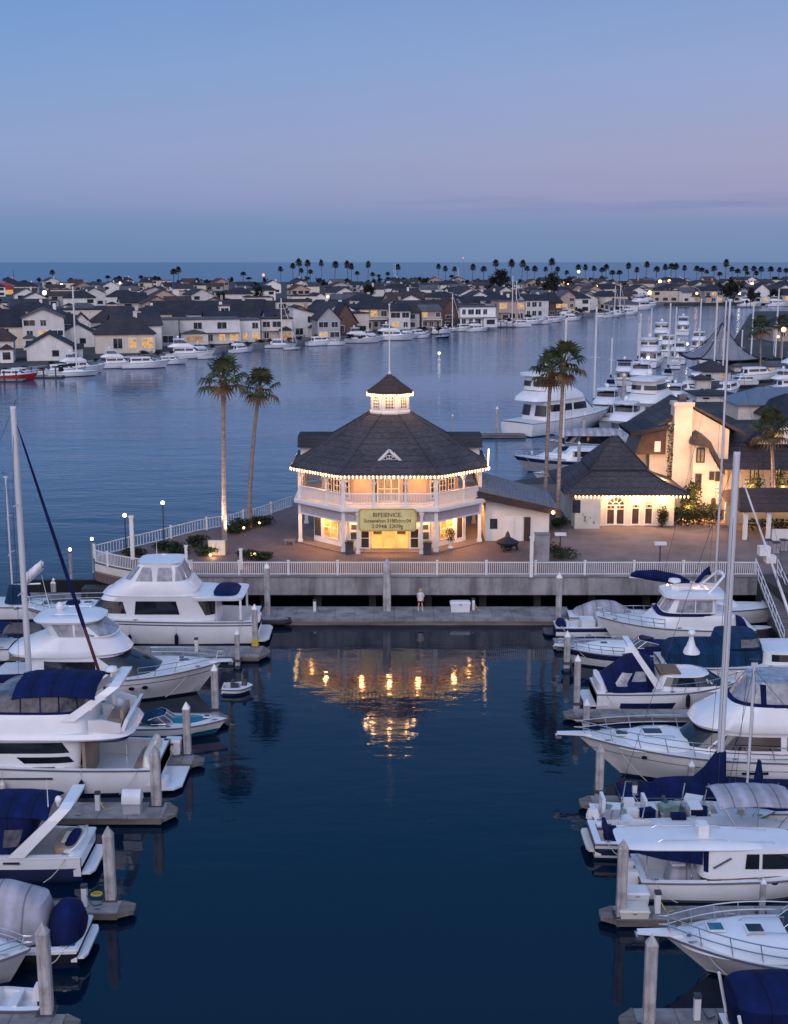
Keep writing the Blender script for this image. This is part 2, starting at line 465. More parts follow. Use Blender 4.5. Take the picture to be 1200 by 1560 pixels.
# quay edge along the far shore
q = MB()
for (x0, y0), (x1, y1) in zip(SHORE[1:], SHORE[2:]):
    a, b2 = P(x0, y0), P(x1, y1)
    d = (b2 - a).normalized(); n = Vector((d.y, -d.x, 0))
    c = [a + n * .25, b2 + n * .25, b2 - n * 2.2, a - n * 2.2]
    q.prism([(p.x, p.y) for p in c], -1, 1.75)
tag(q.build('seawall', 'quay'), 'long low grey seawall along the far shore of the channel', 'seawall')
ZD = 2.9                                     # height of the promenade deck
YW = P(600, 877, ZD).y                       # face of the promenade wall
def W(px, py, z=ZD): return P(px, py, z)
# promenade: brick plaza round the pavilion, carried round to the right-hand bank
cl_, cr_ = XY(290, YW, ZD), XY(1152, YW, ZD)
curve = []
A = W(292, 877); B_ = W(146, 858)
for k in range(9):                           # rounded corner at the left end
    t = k / 8
    p = A.lerp(B_, t); p.y += -1.3 * math.sin(PI * t) * 0 + 0
    curve.append((p.x, p.y + (W(215, 872).y - A.lerp(B_, .5).y) * 4 * t * (1 - t)))
leftedge = [W(145, 850), W(190, 838), W(240, 826), W(300, 810), W(355, 800), W(400, 788), W(445, 772), W(452, 752), W(455, 742)]
plaza = [(cr_, YW), ] + curve + [tuple(p[:2]) for p in leftedge] + [tuple(W(700, 736)[:2]), tuple(W(748, 738)[:2]), tuple(W(1152, 738)[:2])]
struct(MB().prism(plaza[::-1], 1.42, ZD).build('plaza', 'pavers'))
# right bank land
bank = [W(1152, 877), W(1200, 905), W(1330, 960), W(1500, 940), W(1500, 474), W(1150, 474), W(1140, 480), W(1128, 500), W(1100, 545), W(1072, 596), W(1008, 650), W(955, 692), W(862, 722), W(760, 735), W(760, 760), W(1152, 760)]
struct(MB().prism([tuple(p[:2]) for p in bank], -3, ZD - .004).build('ground', 'ground'))
struct(MB().prism([(XY(850, YW, ZD), YW + .5), (cr_ + 20, YW + .5), tuple(W(1290, 795)[:2]), tuple(W(838, 800)[:2])], ZD - .2, ZD + .004).build('courtyard', 'paving'))
# concrete beam of the promenade edge, dark space and piers below
wl = tag(MB().box(cl_ + .0, YW - .22, 1.4, cr_, YW + .25, ZD - .03).build('promenade_wall', 'concrete'), 'stained concrete wall under the white railing, facing the dock', 'wall')
MB().box(cl_, YW - .34, ZD - .03, cr_, YW + .3, ZD + .06).build('coping', 'quay', wl)
struct(MB().box(cl_ - 14, YW + 4.2, -2, cr_ + 2, YW + 4.6, 1.41).build('shade_backing', 'under_deck_shade'))  # near-black backing gives the space under the deck its shade by colour
x = cl_ + 1.2; k = 0
gp = 'concrete piers under the promenade'
while x < cr_ - .5:
    t = thing('pier_post', f'stubby concrete pier in the dark gap under the promenade, {nth(k)} from the left', 'pier', (x, YW + 1.6, 0), 0, gp)
    MB().box(-.28, -.28, -1.5, .28, .28, 1.15).build('shaft', 'wet_timber_and_shade', t); MB().box(-.5, -.45, 1.15, .5, .45, 1.39).build('pier_cap', 'concrete', t)  # shaft coloured near black so the piers sink into the gap's shade
    x += 4.35; k += 1
# curved cream fascia at the left corner
f = MB()
pts = [Vector((x, y, 0)) for x, y in curve]
f.rings([[(p.x, p.y - .25, ZD - .03), (p.x, p.y - .25, ZD - .55), (p.x + .1, p.y + .7, 1.43), (p.x, p.y + .25, ZD - .03)] for p in pts], True)
tag(f.build('curved_fascia', 'stucco', None, 40), 'curved cream concrete edge at the left end of the promenade', 'edge beam')
tag(MB().box(cl_ - 9, YW + 1.6, -1, cl_ + .0, YW + 3, 1.38).build('rock_bank', 'wet_timber_and_shade'), 'dark sloping bank under the left corner of the promenade', 'bank')
# ------------------------------------------------------------------ railings
def railing(name, pts, label, post_step=3.2, h=1.07, pick=.16, z=ZD):
    t = thing(name, label, 'railing', (pts[0][0], pts[0][1], z))
    o = Vector((pts[0][0], pts[0][1], 0))
    rail, bal = MB(), MB()
    posts = []
    acc = 0; np_ = 0
    for a, b2 in zip(pts, pts[1:]):
        a, b2 = Vector((a[0], a[1], 0)) - o, Vector((b2[0], b2[1], 0)) - o
        L = (b2 - a).length
        rail.bar(a + Vector((0, 0, h)), b2 + Vector((0, 0, h)), .1, .07)
        rail.bar(a + Vector((0, 0, .14)), b2 + Vector((0, 0, .14)), .07, .06)
        n = max(1, int(L / pick))
        for k in range(n):
            p = a.lerp(b2, (k + .5) / n); bal.cbox((p.x, p.y, .16), (.045, .045, h - .18), 0)
        np_ = acc
        while np_ < L:
            p = a.lerp(b2, np_ / L); posts.append(p); np_ += post_step
        acc = np_ - L
    rail.build('handrail', 'white_rail', t); bal.build('balusters', 'white_rail', t)
    for p in posts:
        MB().cbox((p.x, p.y, 0), (.16, .16, h + .12)).cbox((p.x, p.y, h + .12), (.21, .21, .05)).build('post', 'white_rail', t)
    return t
railing('promenade_railing', [(cl_, YW + .02), (cr_, YW + .02)], 'long white picket railing along the front edge of the promenade', 3.85)
railing('corner_railing', [(x, y + .1) for x, y in curve] + [tuple(p[:2]) for p in leftedge[:1]], 'low white railing round the curved left corner of the promenade', 4)
railing('channel_railing', [(p.x, p.y - .1) for p in leftedge[0:-2]], 'white railing on the channel side of the plaza, behind the palms', 4.5, 1.05, .34)
# ------------------------------------------------------------------ floating dock in front of the wall
d0, d1 = P(395, 944, .45), P(862, 944, .45)
t = thing('main_dock', 'long pale floating dock below the promenade wall', 'dock', (0, d0.y, 0))
dw = P(600, 924, .5).y - d0.y
dx0, dx1 = d0.x, XY(872, d0.y, .5)
MB().box(dx0, 0, .3, dx1, dw, .5).build('deck', 'dock_concrete', t)
MB().box(dx0 + .05, -.05, .02, dx1, .12, .32).build('edge_timber', 'dock_timber', t); MB().box(dx0 + .1, .15, -.4, dx1, dw - .1, .29).build('float', 'wet_timber_and_shade', t)
# ------------------------------------------------------------------ pavilion
PF = W(593, 842).y
HW, HC = 7.86, 3.89
PC = (XY(593.5, PF, 5), PF + HW)
pav = thing('pavilion', 'two-storey octagonal white pavilion with dark shingle roof and lit cupola', 'pavilion', (PC[0], PC[1], ZD))
T22 = math.tan(rad(22.5))
def octo(d, w=HW, c=HC):
    w, c = w - d, c - d * T22
    return [(-c, -w), (c, -w), (w, -c), (w, c), (c, w), (-c, w), (-w, c), (-w, -c)]
def face(k, d):                             # start, unit direction, outward normal, length of octagon face k
    p = octo(d); a, b2 = Vector((*p[k], 0)), Vector((*p[(k + 1) % 8], 0))
    u = (b2 - a).normalized()
    return a, u, Vector((u.y, -u.x, 0)), (b2 - a).length
def ring3(d, z, **k): return [(x, y, z) for x, y in octo(d, **k)]
def onface(mb, k, d, s0, s1, z0, z1, t0, t1):    # box on a face: s along, z up, t outward
    a, u, n, L = face(k, d)
    q = [a + u * s0 + n * t0, a + u * s1 + n * t0, a + u * s1 + n * t1, a + u * s0 + n * t1]
    return mb.rings([[(p.x, p.y, z) for p in q] for z in (z0, z1)])
MB().rings([ring3(-.25, -.1), ring3(-.25, .09)]).build('base_slab', 'paving', pav)
GI, UI = 1.25, 2.0
MB().rings([ring3(GI, .09), ring3(GI, 3.5)]).build('lower_wall', 'white_trim', pav)
MB().rings([ring3(UI, 3.96), ring3(UI, 6.62)]).build('upper_wall', 'peach_wall', pav)
MB().rings([ring3(-.3, 3.52), ring3(-.42, 3.62), ring3(-.42, 3.9), ring3(-.3, 3.95)]).build('balcony_floor', 'white_trim', pav)
fr = MB()
for k in range(8):
    L = face(k, .1)[3]
    onface(fr, k, .1, .1, L - .1, 2.72, 3.5, -.08, .08)
fr.build('lattice_frieze', 'shingle_lilac', pav)
fb = MB()
for k in range(8):
    L = face(k, 0)[3]
    onface(fb, k, .0, .12, L - .12, 2.6, 2.72, -.1, .06)
    onface(fb, k, .0, .12, L - .12, 6.36, 6.6, -.1, .08)
fb.build('beam', 'white_trim', pav)
MB().rings([ring3(-.5, 6.6), ring3(-.64, 6.64), ring3(-.64, 6.78), ring3(-.5, 6.78)]).build('eave_fascia', 'white_trim', pav)
# columns with capitals
def column(x, y, z0, z1, s):
    mb = MB().cbox((x, y, z0), (s, s, z1 - z0))
    for zz, hh, ex in ((z0, .22, .12), (z1 - .28, .1, .08), (z1 - .12, .1, .14)): mb.cbox((x, y, zz), (s + ex, s + ex, hh))
    return mb
for x, y in octo(.08): column(x, y, 0.09, 6.6, .3).build('column', 'white_trim', pav)
ups = []
for k in range(8):
    a, u, n, L = face(k, .08)
    for f in ((1 / 3, 2 / 3) if L > 6 else (.62,)): ups.append(a + u * L * f)
for p in ups:
    column(p.x, p.y, 3.95, 6.6, .17).build('balcony_post', 'white_trim', pav)
for p, s in [(Vector((*q, 0)), 1) for q in octo(.08)] + [(p, .8) for p in ups]:
    ang = math.atan2(p.y, p.x)
    for sgn in (1, -1):
        brk = MB()
        d = Vector((-math.sin(ang), math.cos(ang), 0)) * sgn
        for j in range(4):
            t0, t1 = j / 4, (j + 1) / 4
            brk.bar(p + d * (.12 + .5 * s * t0 * t0) + Vector((0, 0, 5.82 + .5 * t0)), p + d * (.12 + .5 * s * t1 * t1) + Vector((0, 0, 5.82 + .5 * t1)), .07, .09)
        brk.build('bracket', 'white_trim', pav)
for x in (-2.62, 2.62): column(x, -HW - .32, 0.0, 3.5, .24).build('porch_column', 'white_trim', pav)
for k in range(8):                          # balustrades
    a, u, n, L = face(k, .05)
    mb = MB()
    onface(mb, k, .05, .16, L - .16, 4.98, 5.08, -.07, .07); onface(mb, k, .05, .16, L - .16, 4.1, 4.17, -.05, .05)
    n_ = int(L / .135)
    for j in range(n_):
        s0 = .2 + (L - .4) * (j + .5) / n_
        onface(mb, k, .05, s0 - .028, s0 + .028, 4.17, 4.98, -.028, .028)
    mb.build('balustrade', 'white_rail', pav)
# lower storey openings
def window(parent, k, d, s0, s1, z0, z1, cols, rows, glass, frame='white_trim', t=.0, name='window'):
    fr_ = MB(); g = .09
    for c in range(cols + 1):
        s = s0 + (s1 - s0) * c / cols; wd = g / 2 if c in (0, cols) else .03
        onface(fr_, k, d, s - wd, s + wd, z0 - g / 2, z1 + g / 2, t, t + .1)
    for r in range(rows + 1):
        z = z0 + (z1 - z0) * r / rows; wd = g / 2 if r in (0, rows) else .025
        onface(fr_, k, d, s0, s1, z - wd, z + wd, t, t + .092)
    o = fr_.build(name, frame, parent)
    onface(MB(), k, d, s0, s1, z0, z1, t - .05, t + .035).build('pane', glass, o)
for k in (1, 7):
    L = face(k, GI)[3]
    if k == 7:
        window(pav, k, GI, L * .30, L * .70, .62, 2.55, 2, 2, 'lit_interior'); window(pav, k, GI, L * .76, L * .92, 1.0, 2.5, 1, 2, 'lit_window')
        onface(MB(), k, GI, .12, L * .2, .6, 2.3, .0, .05).build('notice_board', 'dark_gear', pav)
    else:
        window(pav, k, GI, L * .06, L * .22, .62, 2.55, 1, 2, 'lit_interior'); window(pav, k, GI, L * .26, L * .62, .62, 2.55, 2, 2, 'lit_interior')
        window(pav, k, GI, L * .72, L * .9, .1, 2.45, 1, 1, 'dark_door', name='door')
    mb = MB(); onface(mb, k, GI, .05, L - .05, .1, .45, .0, .06); mb.build('skirting', 'white_trim', pav)
L = face(0, GI)[3]; mid_ = L / 2
ent = MB(); onface(ent, 0, GI, mid_ - 1.5, mid_ + 1.5, .1, 2.45, .0, .04); o = ent.build('entrance', 'lit_hall', pav)
fr_ = MB()
for s in (-1.56, -.5, .5, 1.56): onface(fr_, 0, GI, mid_ + s - .06, mid_ + s + .06, .1, 2.5, .0, .12)
for z in (1.3, 1.85, 2.45): onface(fr_, 0, GI, mid_ - 1.56, mid_ + 1.56, z - .04, z + .04, .0, .11)
fr_.build('entrance_frame', 'brass_light', o)
for s in (-1.0, .95):
    mb = MB(); onface(mb, 0, GI, mid_ + s - .36, mid_ + s + .36, 1.36, 1.8, .02, .09); mb.build('transom_panel', 'dark_door', o)
for s in (-2.05, 2.05):
    window(pav, 0, GI, mid_ + s - .36, mid_ + s + .36, .25, 1.95, 1, 2, 'pane', name='display_case', t=.5)
    mb = MB(); onface(mb, 0, GI, mid_ + s - .44, mid_ + s + .44, .1, 2.2, 0, .5); mb.build('display_cabinet', 'white_trim', pav)
for k, s in ((0, .45), (0, L - .45)):
    mb = MB(); onface(mb, k, GI, s - .36, s + .36, .9, 1.5, .0, .05); onface(mb, k, GI, s - .3, s + .3, 1.75, 2.15, .0, .05); mb.build('notice_board', 'dark_gear', pav)
# upper storey openings
for k in (0, 1, 7, 2, 6):
    L = face(k, UI)[3]
    if k == 0:
        window(pav, k, UI, L * .34, L * .62, 4.05, 6.2, 3, 2, 'lit_faint', name='balcony_door')
        for s in (.27, .68): onface(MB(), k, UI, L * s, L * s + .32, 4.0, 6.1, .0, .09).build('shutter', 'dark_door', pav)
    else:
        for s in (.12, .4, .68): window(pav, k, UI, L * s, L * (s + .2), 4.2, 6.15, 2, 4, 'pane', name='upper_window')
        for s in (.335, .615): onface(MB(), k, UI, L * s, L * (s + .05), 4.1, 6.2, .0, .08).build('shutter', 'dark_door', pav)
# roof
CW, CC = 1.62, .67
def roofring(f, z): return [(a[0] + (b2[0] - a[0]) * f, a[1] + (b2[1] - a[1]) * f, z) for a, b2 in zip(octo(-.66), octo(0, CW - .02, CC))]
MB().rings([roofring(0, 6.7), roofring(0, 6.8), roofring(.1, 7.12), roofring(.3, 7.98), roofring(.6, 9.28), roofring(1, 11.05)], True, True, True).build('roof', 'roof_shingle', pav)
rc = MB()
for j in range(8):
    pts = [Vector(roofring(f, z)[j]) + Vector((0, 0, .03)) for f, z in ((0, 6.8), (.1, 7.12), (.3, 7.98), (.6, 9.28), (1, 11.05))]
    rc.tube(pts, .07, 5)
rc.build('hip_ridge', 'roof_shingle', pav)
for sg in (-1, 1):                           # low side gables behind
    x0, x1 = (-8.0, -4.2) if sg < 0 else (4.2, 8.0)
    wg = thing  # noqa
    MB().box(x0, .6, 6.8, x1, 4.4, 7.75).build('side_gable_wall', 'white_trim', pav)
    MB().rings([[(x, .2, 7.76), (x, 4.8, 7.76), (x, 4.0, 8.7), (x, 1.0, 8.7)] for x in (x0 - .25, x1 + .25)]).build('side_gable_roof', 'roof_slate', pav)
# fan-light dormer on the front slope
dz, dy = 7.5, -HW + 1.12
do = MB().rings([[(-.98, y, dz), (.98, y, dz), (0, y, dz + 1.02)] for y in (dy, dy + 2.3)]).build('dormer', 'roof_slate', pav)
dt = MB()
for a, b2 in (((-1.02, dz), (1.02, dz)), ((-1.05, dz), (0, dz + 1.1)), ((1.05, dz), (0, dz + 1.1))): dt.bar((a[0], dy - .05, a[1]), (b2[0], dy - .05, b2[1]), .16, .2)
for j in range(1, 6):
    an = PI * j / 6; dt.bar((0, dy - .03, dz + .06), (.62 * math.cos(an), dy - .03, dz + .06 + .6 * math.sin(an)), .06, .05)
arc = [(.6 * math.cos(PI * j / 10), dy - .03, dz + .06 + .58 * math.sin(PI * j / 10)) for j in range(11)]
dt.tube(arc, .04, 5); dt.tube([(x * .55, y, dz + .06 + (z - dz - .06) * .55) for x, y, z in arc], .03, 5)
dt.build('fan_light', 'white_trim', do)
MB().rings([[(-.85, y, dz + .04), (.85, y, dz + .04), (0, y, dz + .92)] for y in (dy - .02, dy + .0)]).build('dormer_pane', 'bronze_dark', do)
# cupola
cu = MB().rings([ring3(-.12, 10.98, w=CW, c=CC), ring3(-.12, 11.16, w=CW, c=CC), ring3(0, 11.17, w=CW, c=CC), ring3(0, 12.75, w=CW, c=CC)]).build('cupola', 'stucco_white', pav)
def cwin(k):
    p = octo(0, CW, CC); a, b2 = Vector((*p[k], 0)), Vector((*p[(k + 1) % 8], 0)); u = (b2 - a).normalized(); n = Vector((u.y, -u.x, 0)); Lc = (b2 - a).length
    def bx(mb, s0, s1, z0, z1, t0, t1):
        q = [a + u * s0 + n * t0, a + u * s1 + n * t0, a + u * s1 + n * t1, a + u * s0 + n * t1]
        return mb.rings([[(x.x, x.y, z) for x in q] for z in (z0, z1)])
    s0, s1 = Lc * .22, Lc * .78; mb = MB()
    for c in range(4): s = s0 + (s1 - s0) * c / 3; bx(mb, s - .025, s + .025, 11.44, 12.52, 0, .05)
    for r in range(5): z = 11.44 + 1.08 * r / 4; bx(mb, s0, s1, z - .025, z + .025, 0, .046)
    o = mb.build('cupola_window', 'white_trim', pav)
    bx(MB(), s0, s1, 11.44, 12.52, -.02, .02).build('pane', 'dark_door', o)
for k in range(8): cwin(k)
MB().rings([ring3(-.32, 12.72, w=CW, c=CC), ring3(-.34, 12.86, w=CW, c=CC), ring3(.7, 13.65, w=CW, c=CC), ring3(1.5, 14.35, w=CW, c=CC + .1)]).build('cupola_roof', 'roof_brown', pav)
MB().lathe([(.12, 14.2), (.16, 14.45), (.07, 14.6), (.06, 17), (.045, 20.3), (.09, 20.35), (.09, 20.45), (.01, 20.5)], 8).build('flagpole', 'white_trim', pav)
MB().bar((HW + .55, -HC - .3, 6.7), (HW + .6, -HC - .3, 8.3), .1).build('light_batten', 'fixture_warm', pav)
# string lights
def lights(name, label, loc, pts_list, r=.042, parent_cat='string lights', wire=True):
    t = thing(name, label, parent_cat, loc)
    me = MB().lathe([(.02, .1), (.035, .06), (r * .8, .02), (r, -.04), (r * .8, -.11), (.01, -.15)], 6).mesh('bulb', 'bulb', 60)
    wr = MB()
    for pts in pts_list:
        wr.tube([Vector(p) + Vector((0, 0, .1)) for p in pts], .015, 4)
        for p in pts:
            o = bpy.data.objects.new('bulb', me); C.objects.link(o); o.parent = t; o.location = p
    wr.build('wire', 'dark_gear', t)
    return t
def along(a, b2, n): return [Vector(a).lerp(Vector(b2), (k + .5) / n) for k in range(n)]
rg = ring3(-.7, 6.6)
lights('eave_string_lights', 'row of warm bulbs hung under the main roof eave of the octagonal pavilion', (PC[0], PC[1], ZD),
       [along(rg[0], rg[1], 25), along(rg[7], rg[0], 18), along(rg[1], rg[2], 18), along(rg[2], rg[3], 18), along(rg[6], rg[7], 18)])
rg = ring3(-.36, 12.66, w=CW, c=CC)
lights('cupola_string_lights', 'ring of warm bulbs under the little cupola roof', (PC[0], PC[1], ZD), [along(rg[k], rg[(k + 1) % 8], 6) for k in range(8)], .042)
# the lamps of the pavilion (porch soffit and balcony ceiling)
for x, y, z, wt in ((-2.4, -HW + .7, 6.1, 60), (0, -HW + .7, 6.1, 60), (2.4, -HW + .7, 6.1, 60), (-5.6, -5.6, 6.1, 60), (5.6, -5.6, 6.1, 60), (-7.1, -1.5, 6.1, 40), (7.1, -1.5, 6.1, 40),
                    (0, -HW - .1, 2.5, 70), (-5.7, -5.4, 2.5, 75), (5.7, -5.4, 2.5, 75), (-2.9, -HW + .6, 2.5, 22), (2.9, -HW + .6, 2.5, 22), (7.1, 0, 2.5, 25)):
    lamp('pavilion_lamp', (PC[0] + x, PC[1] + y, ZD + z), wt * (2.6 if z > 5 else 5.6), (1, .46, .16), .2)
for k in range(8):
    a = rad(45 * k + 22.5); lamp('cupola_lamp', (PC[0] + 2.15 * math.cos(a - PI / 8), PC[1] + 2.15 * math.sin(a - PI / 8), ZD + 12.3), 55, (1, .55, .25), .12)
# sign
sg = thing('name_sign', 'gold plate sign with dark lettering over the pavilion entrance', 'sign', (PC[0] + XY(590, PF, 6) - XY(593.5, PF, 6), PF - .62, ZD))
sy0, sy1, sw = 2.02, 3.88, 2.35
ch = .16
oct8 = [(-sw + ch, sy0), (sw - ch, sy0), (sw, sy0 + ch), (sw, sy1 - ch), (sw - ch, sy1), (-sw + ch, sy1), (-sw, sy1 - ch), (-sw, sy0 + ch)]
def plate(mb, poly, y0, y1): return mb.rings([[(x, y, z) for x, z in poly] for y in (y0, y1)])
pl = plate(MB(), oct8, 0, .1).build('plate', 'brass', sg)
ins = [(x * .955, (z - (sy0 + sy1) / 2) * .9 + (sy0 + sy1) / 2) for x, z in oct8]
plate(MB(), ins, -.02, .0).build('panel', 'brass_light', sg)
rim = MB()
for a, b2 in zip(oct8, oct8[1:] + oct8[:1]): rim.bar((a[0], -.02, a[1]), (b2[0], -.02, b2[1]), .07, .07)
rim.build('rim', 'brass', sg)
for txt, z, size in (('BIFEIENCE.', 3.22, .5), ('Screenahon 3180chrc:04', 2.74, .44), ('2.094& 2209g', 2.26, .46)):
    cu_ = bpy.data.curves.new('lettering', 'FONT'); cu_.body = txt; cu_.size = size; cu_.align_x = 'CENTER'; cu_.extrude = .008; cu_.offset = .003
    cu_.materials.append(M['lettering'])
    o = bpy.data.objects.new('lettering', cu_); C.objects.link(o); bpy.context.view_layer.update()
    me = bpy.data.meshes.new_from_object(o.evaluated_get(bpy.context.evaluated_depsgraph_get())); bpy.data.objects.remove(o)
    o = bpy.data.objects.new('lettering', me); C.objects.link(o); o.parent = sg; o.rotation_euler = (PI / 2, 0, 0); o.location = (0, -.03, z)
    if 'Scr' in txt: o.scale.x = .88
for x in (-1.9, 1.9): MB().bar((x, .1, 3.3), (x, .5, 3.3), .06).build('bracket', 'bronze_dark', sg)
# trash bins, planters
def bin_(px, py, label):
    p = W(px, py); t = thing('litter_bin', label, 'litter bin', p, 0, 'dark bins beside the pavilion columns')
    MB().rings([[(x * s, y * s, z) for x, y in ((-.34, -.34), (.34, -.34), (.34, .34), (-.34, .34))] for s, z in ((.92, 0), (1, .1), (1, .95))]).build('body', 'dark_gear', t)
    MB().box(-.38, -.38, .95, .38, .38, 1.04).box(-.2, -.2, 1.04, .2, .2, 1.1).build('lid', 'bronze_dark', t)
bin_(533, 843, 'dark square bin left of the pavilion entrance'); bin_(650, 844, 'dark square bin right of the pavilion entrance')
# ------------------------------------------------------------------ foliage helpers
def leaves(mb, n, fn, s, rn):
    for _ in range(n):
        c = Vector(fn()); a = Vector((rn.gauss(0, 1), rn.gauss(0, 1), rn.gauss(0, .7))).normalized()
        b2 = a.cross(Vector((rn.gauss(0, 1), rn.gauss(0, 1), rn.gauss(0, 1)))).normalized()
        k = s * rn.uniform(.6, 1.3)
        mb.add([c - a * k, c + b2 * k * .45, c + a * k, c - b2 * k * .45], [(0, 1, 2, 3)])
    return mb
def blob(rn, clumps, flat=.8):
    cs = clumps
    def fn():
        c = rn.choice(cs)
        d = Vector((rn.gauss(0, 1), rn.gauss(0, 1), rn.gauss(0, 1))).normalized() * (rn.random() ** .4)
        return (c[0] + d.x * c[3], c[1] + d.y * c[3], max(.05, c[2] + d.z * c[3] * flat))
    return fn
def bush(name, label, loc, r, h, n=500, leaf=.13, m='hedge_leaf', cat='shrub', box=None, group=None):
    rn = random.Random(hash((round(loc[0], 1), round(loc[1], 1))) & 0xffff)
    t = thing(name, label, cat, loc, 0, group)
    mb = MB()
    if box:
        fn = lambda: ((rn.uniform(-1, 1)) * box[0] / 2, rn.uniform(-1, 1) * box[1] / 2, rn.random() ** .6 * h)
    else:
        cs = [(rn.uniform(-.45, .45) * r, rn.uniform(-.45, .45) * r, h * rn.uniform(.35, .7), r * rn.uniform(.45, .7)) for _ in range(7)]
        fn = blob(rn, cs, h / r / 1.6)
    leaves(mb, n, fn, leaf, rn).build('foliage', m, t)
    st = MB()
    for k in range(3): st.tube([(rn.uniform(-.15, .15) * r, 0, 0), (rn.uniform(-.4, .4) * r, rn.uniform(-.2, .2), h * .6)], .04, 5)
    st.build('stem', 'far_bark', t)
    return t
# ------------------------------------------------------------------ annex beside the pavilion
A0, A1 = W(738, 824), W(836, 826)
an = thing('annex', 'low white annex with grey metal roof beside the pavilion', 'annex building', (A0.x, A0.y, ZD))
ax1 = A1.x - A0.x; dp = 8.0
MB().rings([[(0, y, 0), (ax1, y, 0), (ax1, y, 2.7), (0, y, 4.1)] for y in (0, dp)]).build('wall', 'stucco_white', an)
def slope(z): return z
MB().rings([[(-.7, y, 4.5), (ax1 + .8, y, 2.7), (ax1 + .8, y, 2.95), (-.7, y, 4.9)] for y in (-.75, dp + .3)]).build('roof', 'sheet_metal', an)
MB().rings([[(-.9, -.86, 3.95), (ax1 + .9, -.86, 2.4), (ax1 + .9, -.86, 2.98), (-.9, -.86, 4.62)], [(-.9, -.74, 3.95), (ax1 + .9, -.74, 2.4), (ax1 + .9, -.74, 2.98), (-.9, -.74, 4.62)]]).build('verge_board', 'roof_brown', an)
sm_ = MB()
for k in range(9):
    f = k / 8; y = -.7 + (dp + .9) * f; sm_.bar((-.7, y, 4.94), (ax1 + .8, y, 2.99), .05, .06)
sm_.build('roof_seams', 'sheet_metal', an)
MB().box(3.4, -.06, 0, 3.95, .02, 2.15).build('door', 'dark_door', an); MB().box(1.6, -.06, 0, 2.5, .02, 2.2).box(2.55, -.06, 0, 3.3, .02, 2.2).build('white_door', 'white_trim', an)
MB().box(.4, -.05, 1.1, 1.05, .02, 2.0).build('window', 'pane', an)
MB().ball((ax1 + .2, -1.0, 2.75), .16).build('wall_lamp', 'fixture_warm', an)
lamp('annex_lamp', (A0.x + ax1 + .2, A0.y - 1.5, ZD + 2.5), 18)
# ------------------------------------------------------------------ arched-door hall
H0, H1 = W(867, 801), W(1030, 801)
hw_ = (H1.x - H0.x) / 2; hc = Vector(((H0.x + H1.x) / 2, H0.y, ZD))
hall = thing('arched_hall', 'white hall with tall hipped roof and arched glass doors', 'hall', hc)
MB().box(-hw_ + .2, 0, 0, hw_ - .9, 10, 3.3).build('wall', 'stucco', hall)
MB().box(-hw_ + .25, -1.3, 0, -hw_ + 2.6, -.005, 3.2).build('side_bay', 'stucco', hall)
MB().box(hw_ - 2.0, .005, 0, hw_ - .3, 8, 3.2).build('side_wing', 'stucco', hall)
def rect(x0, x1, y0, y1, z): return [(x0, y0, z), (x1, y0, z), (x1, y1, z), (x0, y1, z)]
ex = hw_ + .75
MB().rings([rect(-ex, ex, -1.5, 11.5, 3.12), rect(-ex, ex, -1.5, 11.5, 3.3), rect(-4.6, 4.1, .3, 9.7, 3.85), rect(-2.7, 2.2, 2.1, 7.9, 4.95)]).build('lower_roof', 'roof_shingle', hall)
MB().rings([rect(-2.95, 2.45, 1.85, 8.15, 4.9), rect(-2.95, 2.45, 1.85, 8.15, 5.05), rect(-.45, .05, 4.8, 5.2, 7.75)]).build('upper_roof', 'roof_shingle', hall)
rd = MB()
for sx_ in (-1, 1):
    xk = -2.95 if sx_ < 0 else 2.45; xt = -.45 if sx_ < 0 else .05; xq = -4.6 if sx_ < 0 else 4.1
    rd.tube([(sx_ * ex, -1.5, 3.32), (xq, .3, 3.88), (xk * .93, 2.0, 4.95), (xk, 1.85, 5.08), (xt, 4.8, 7.78)], .08, 5)
rd.build('hip_ridge', 'roof_slate', hall)
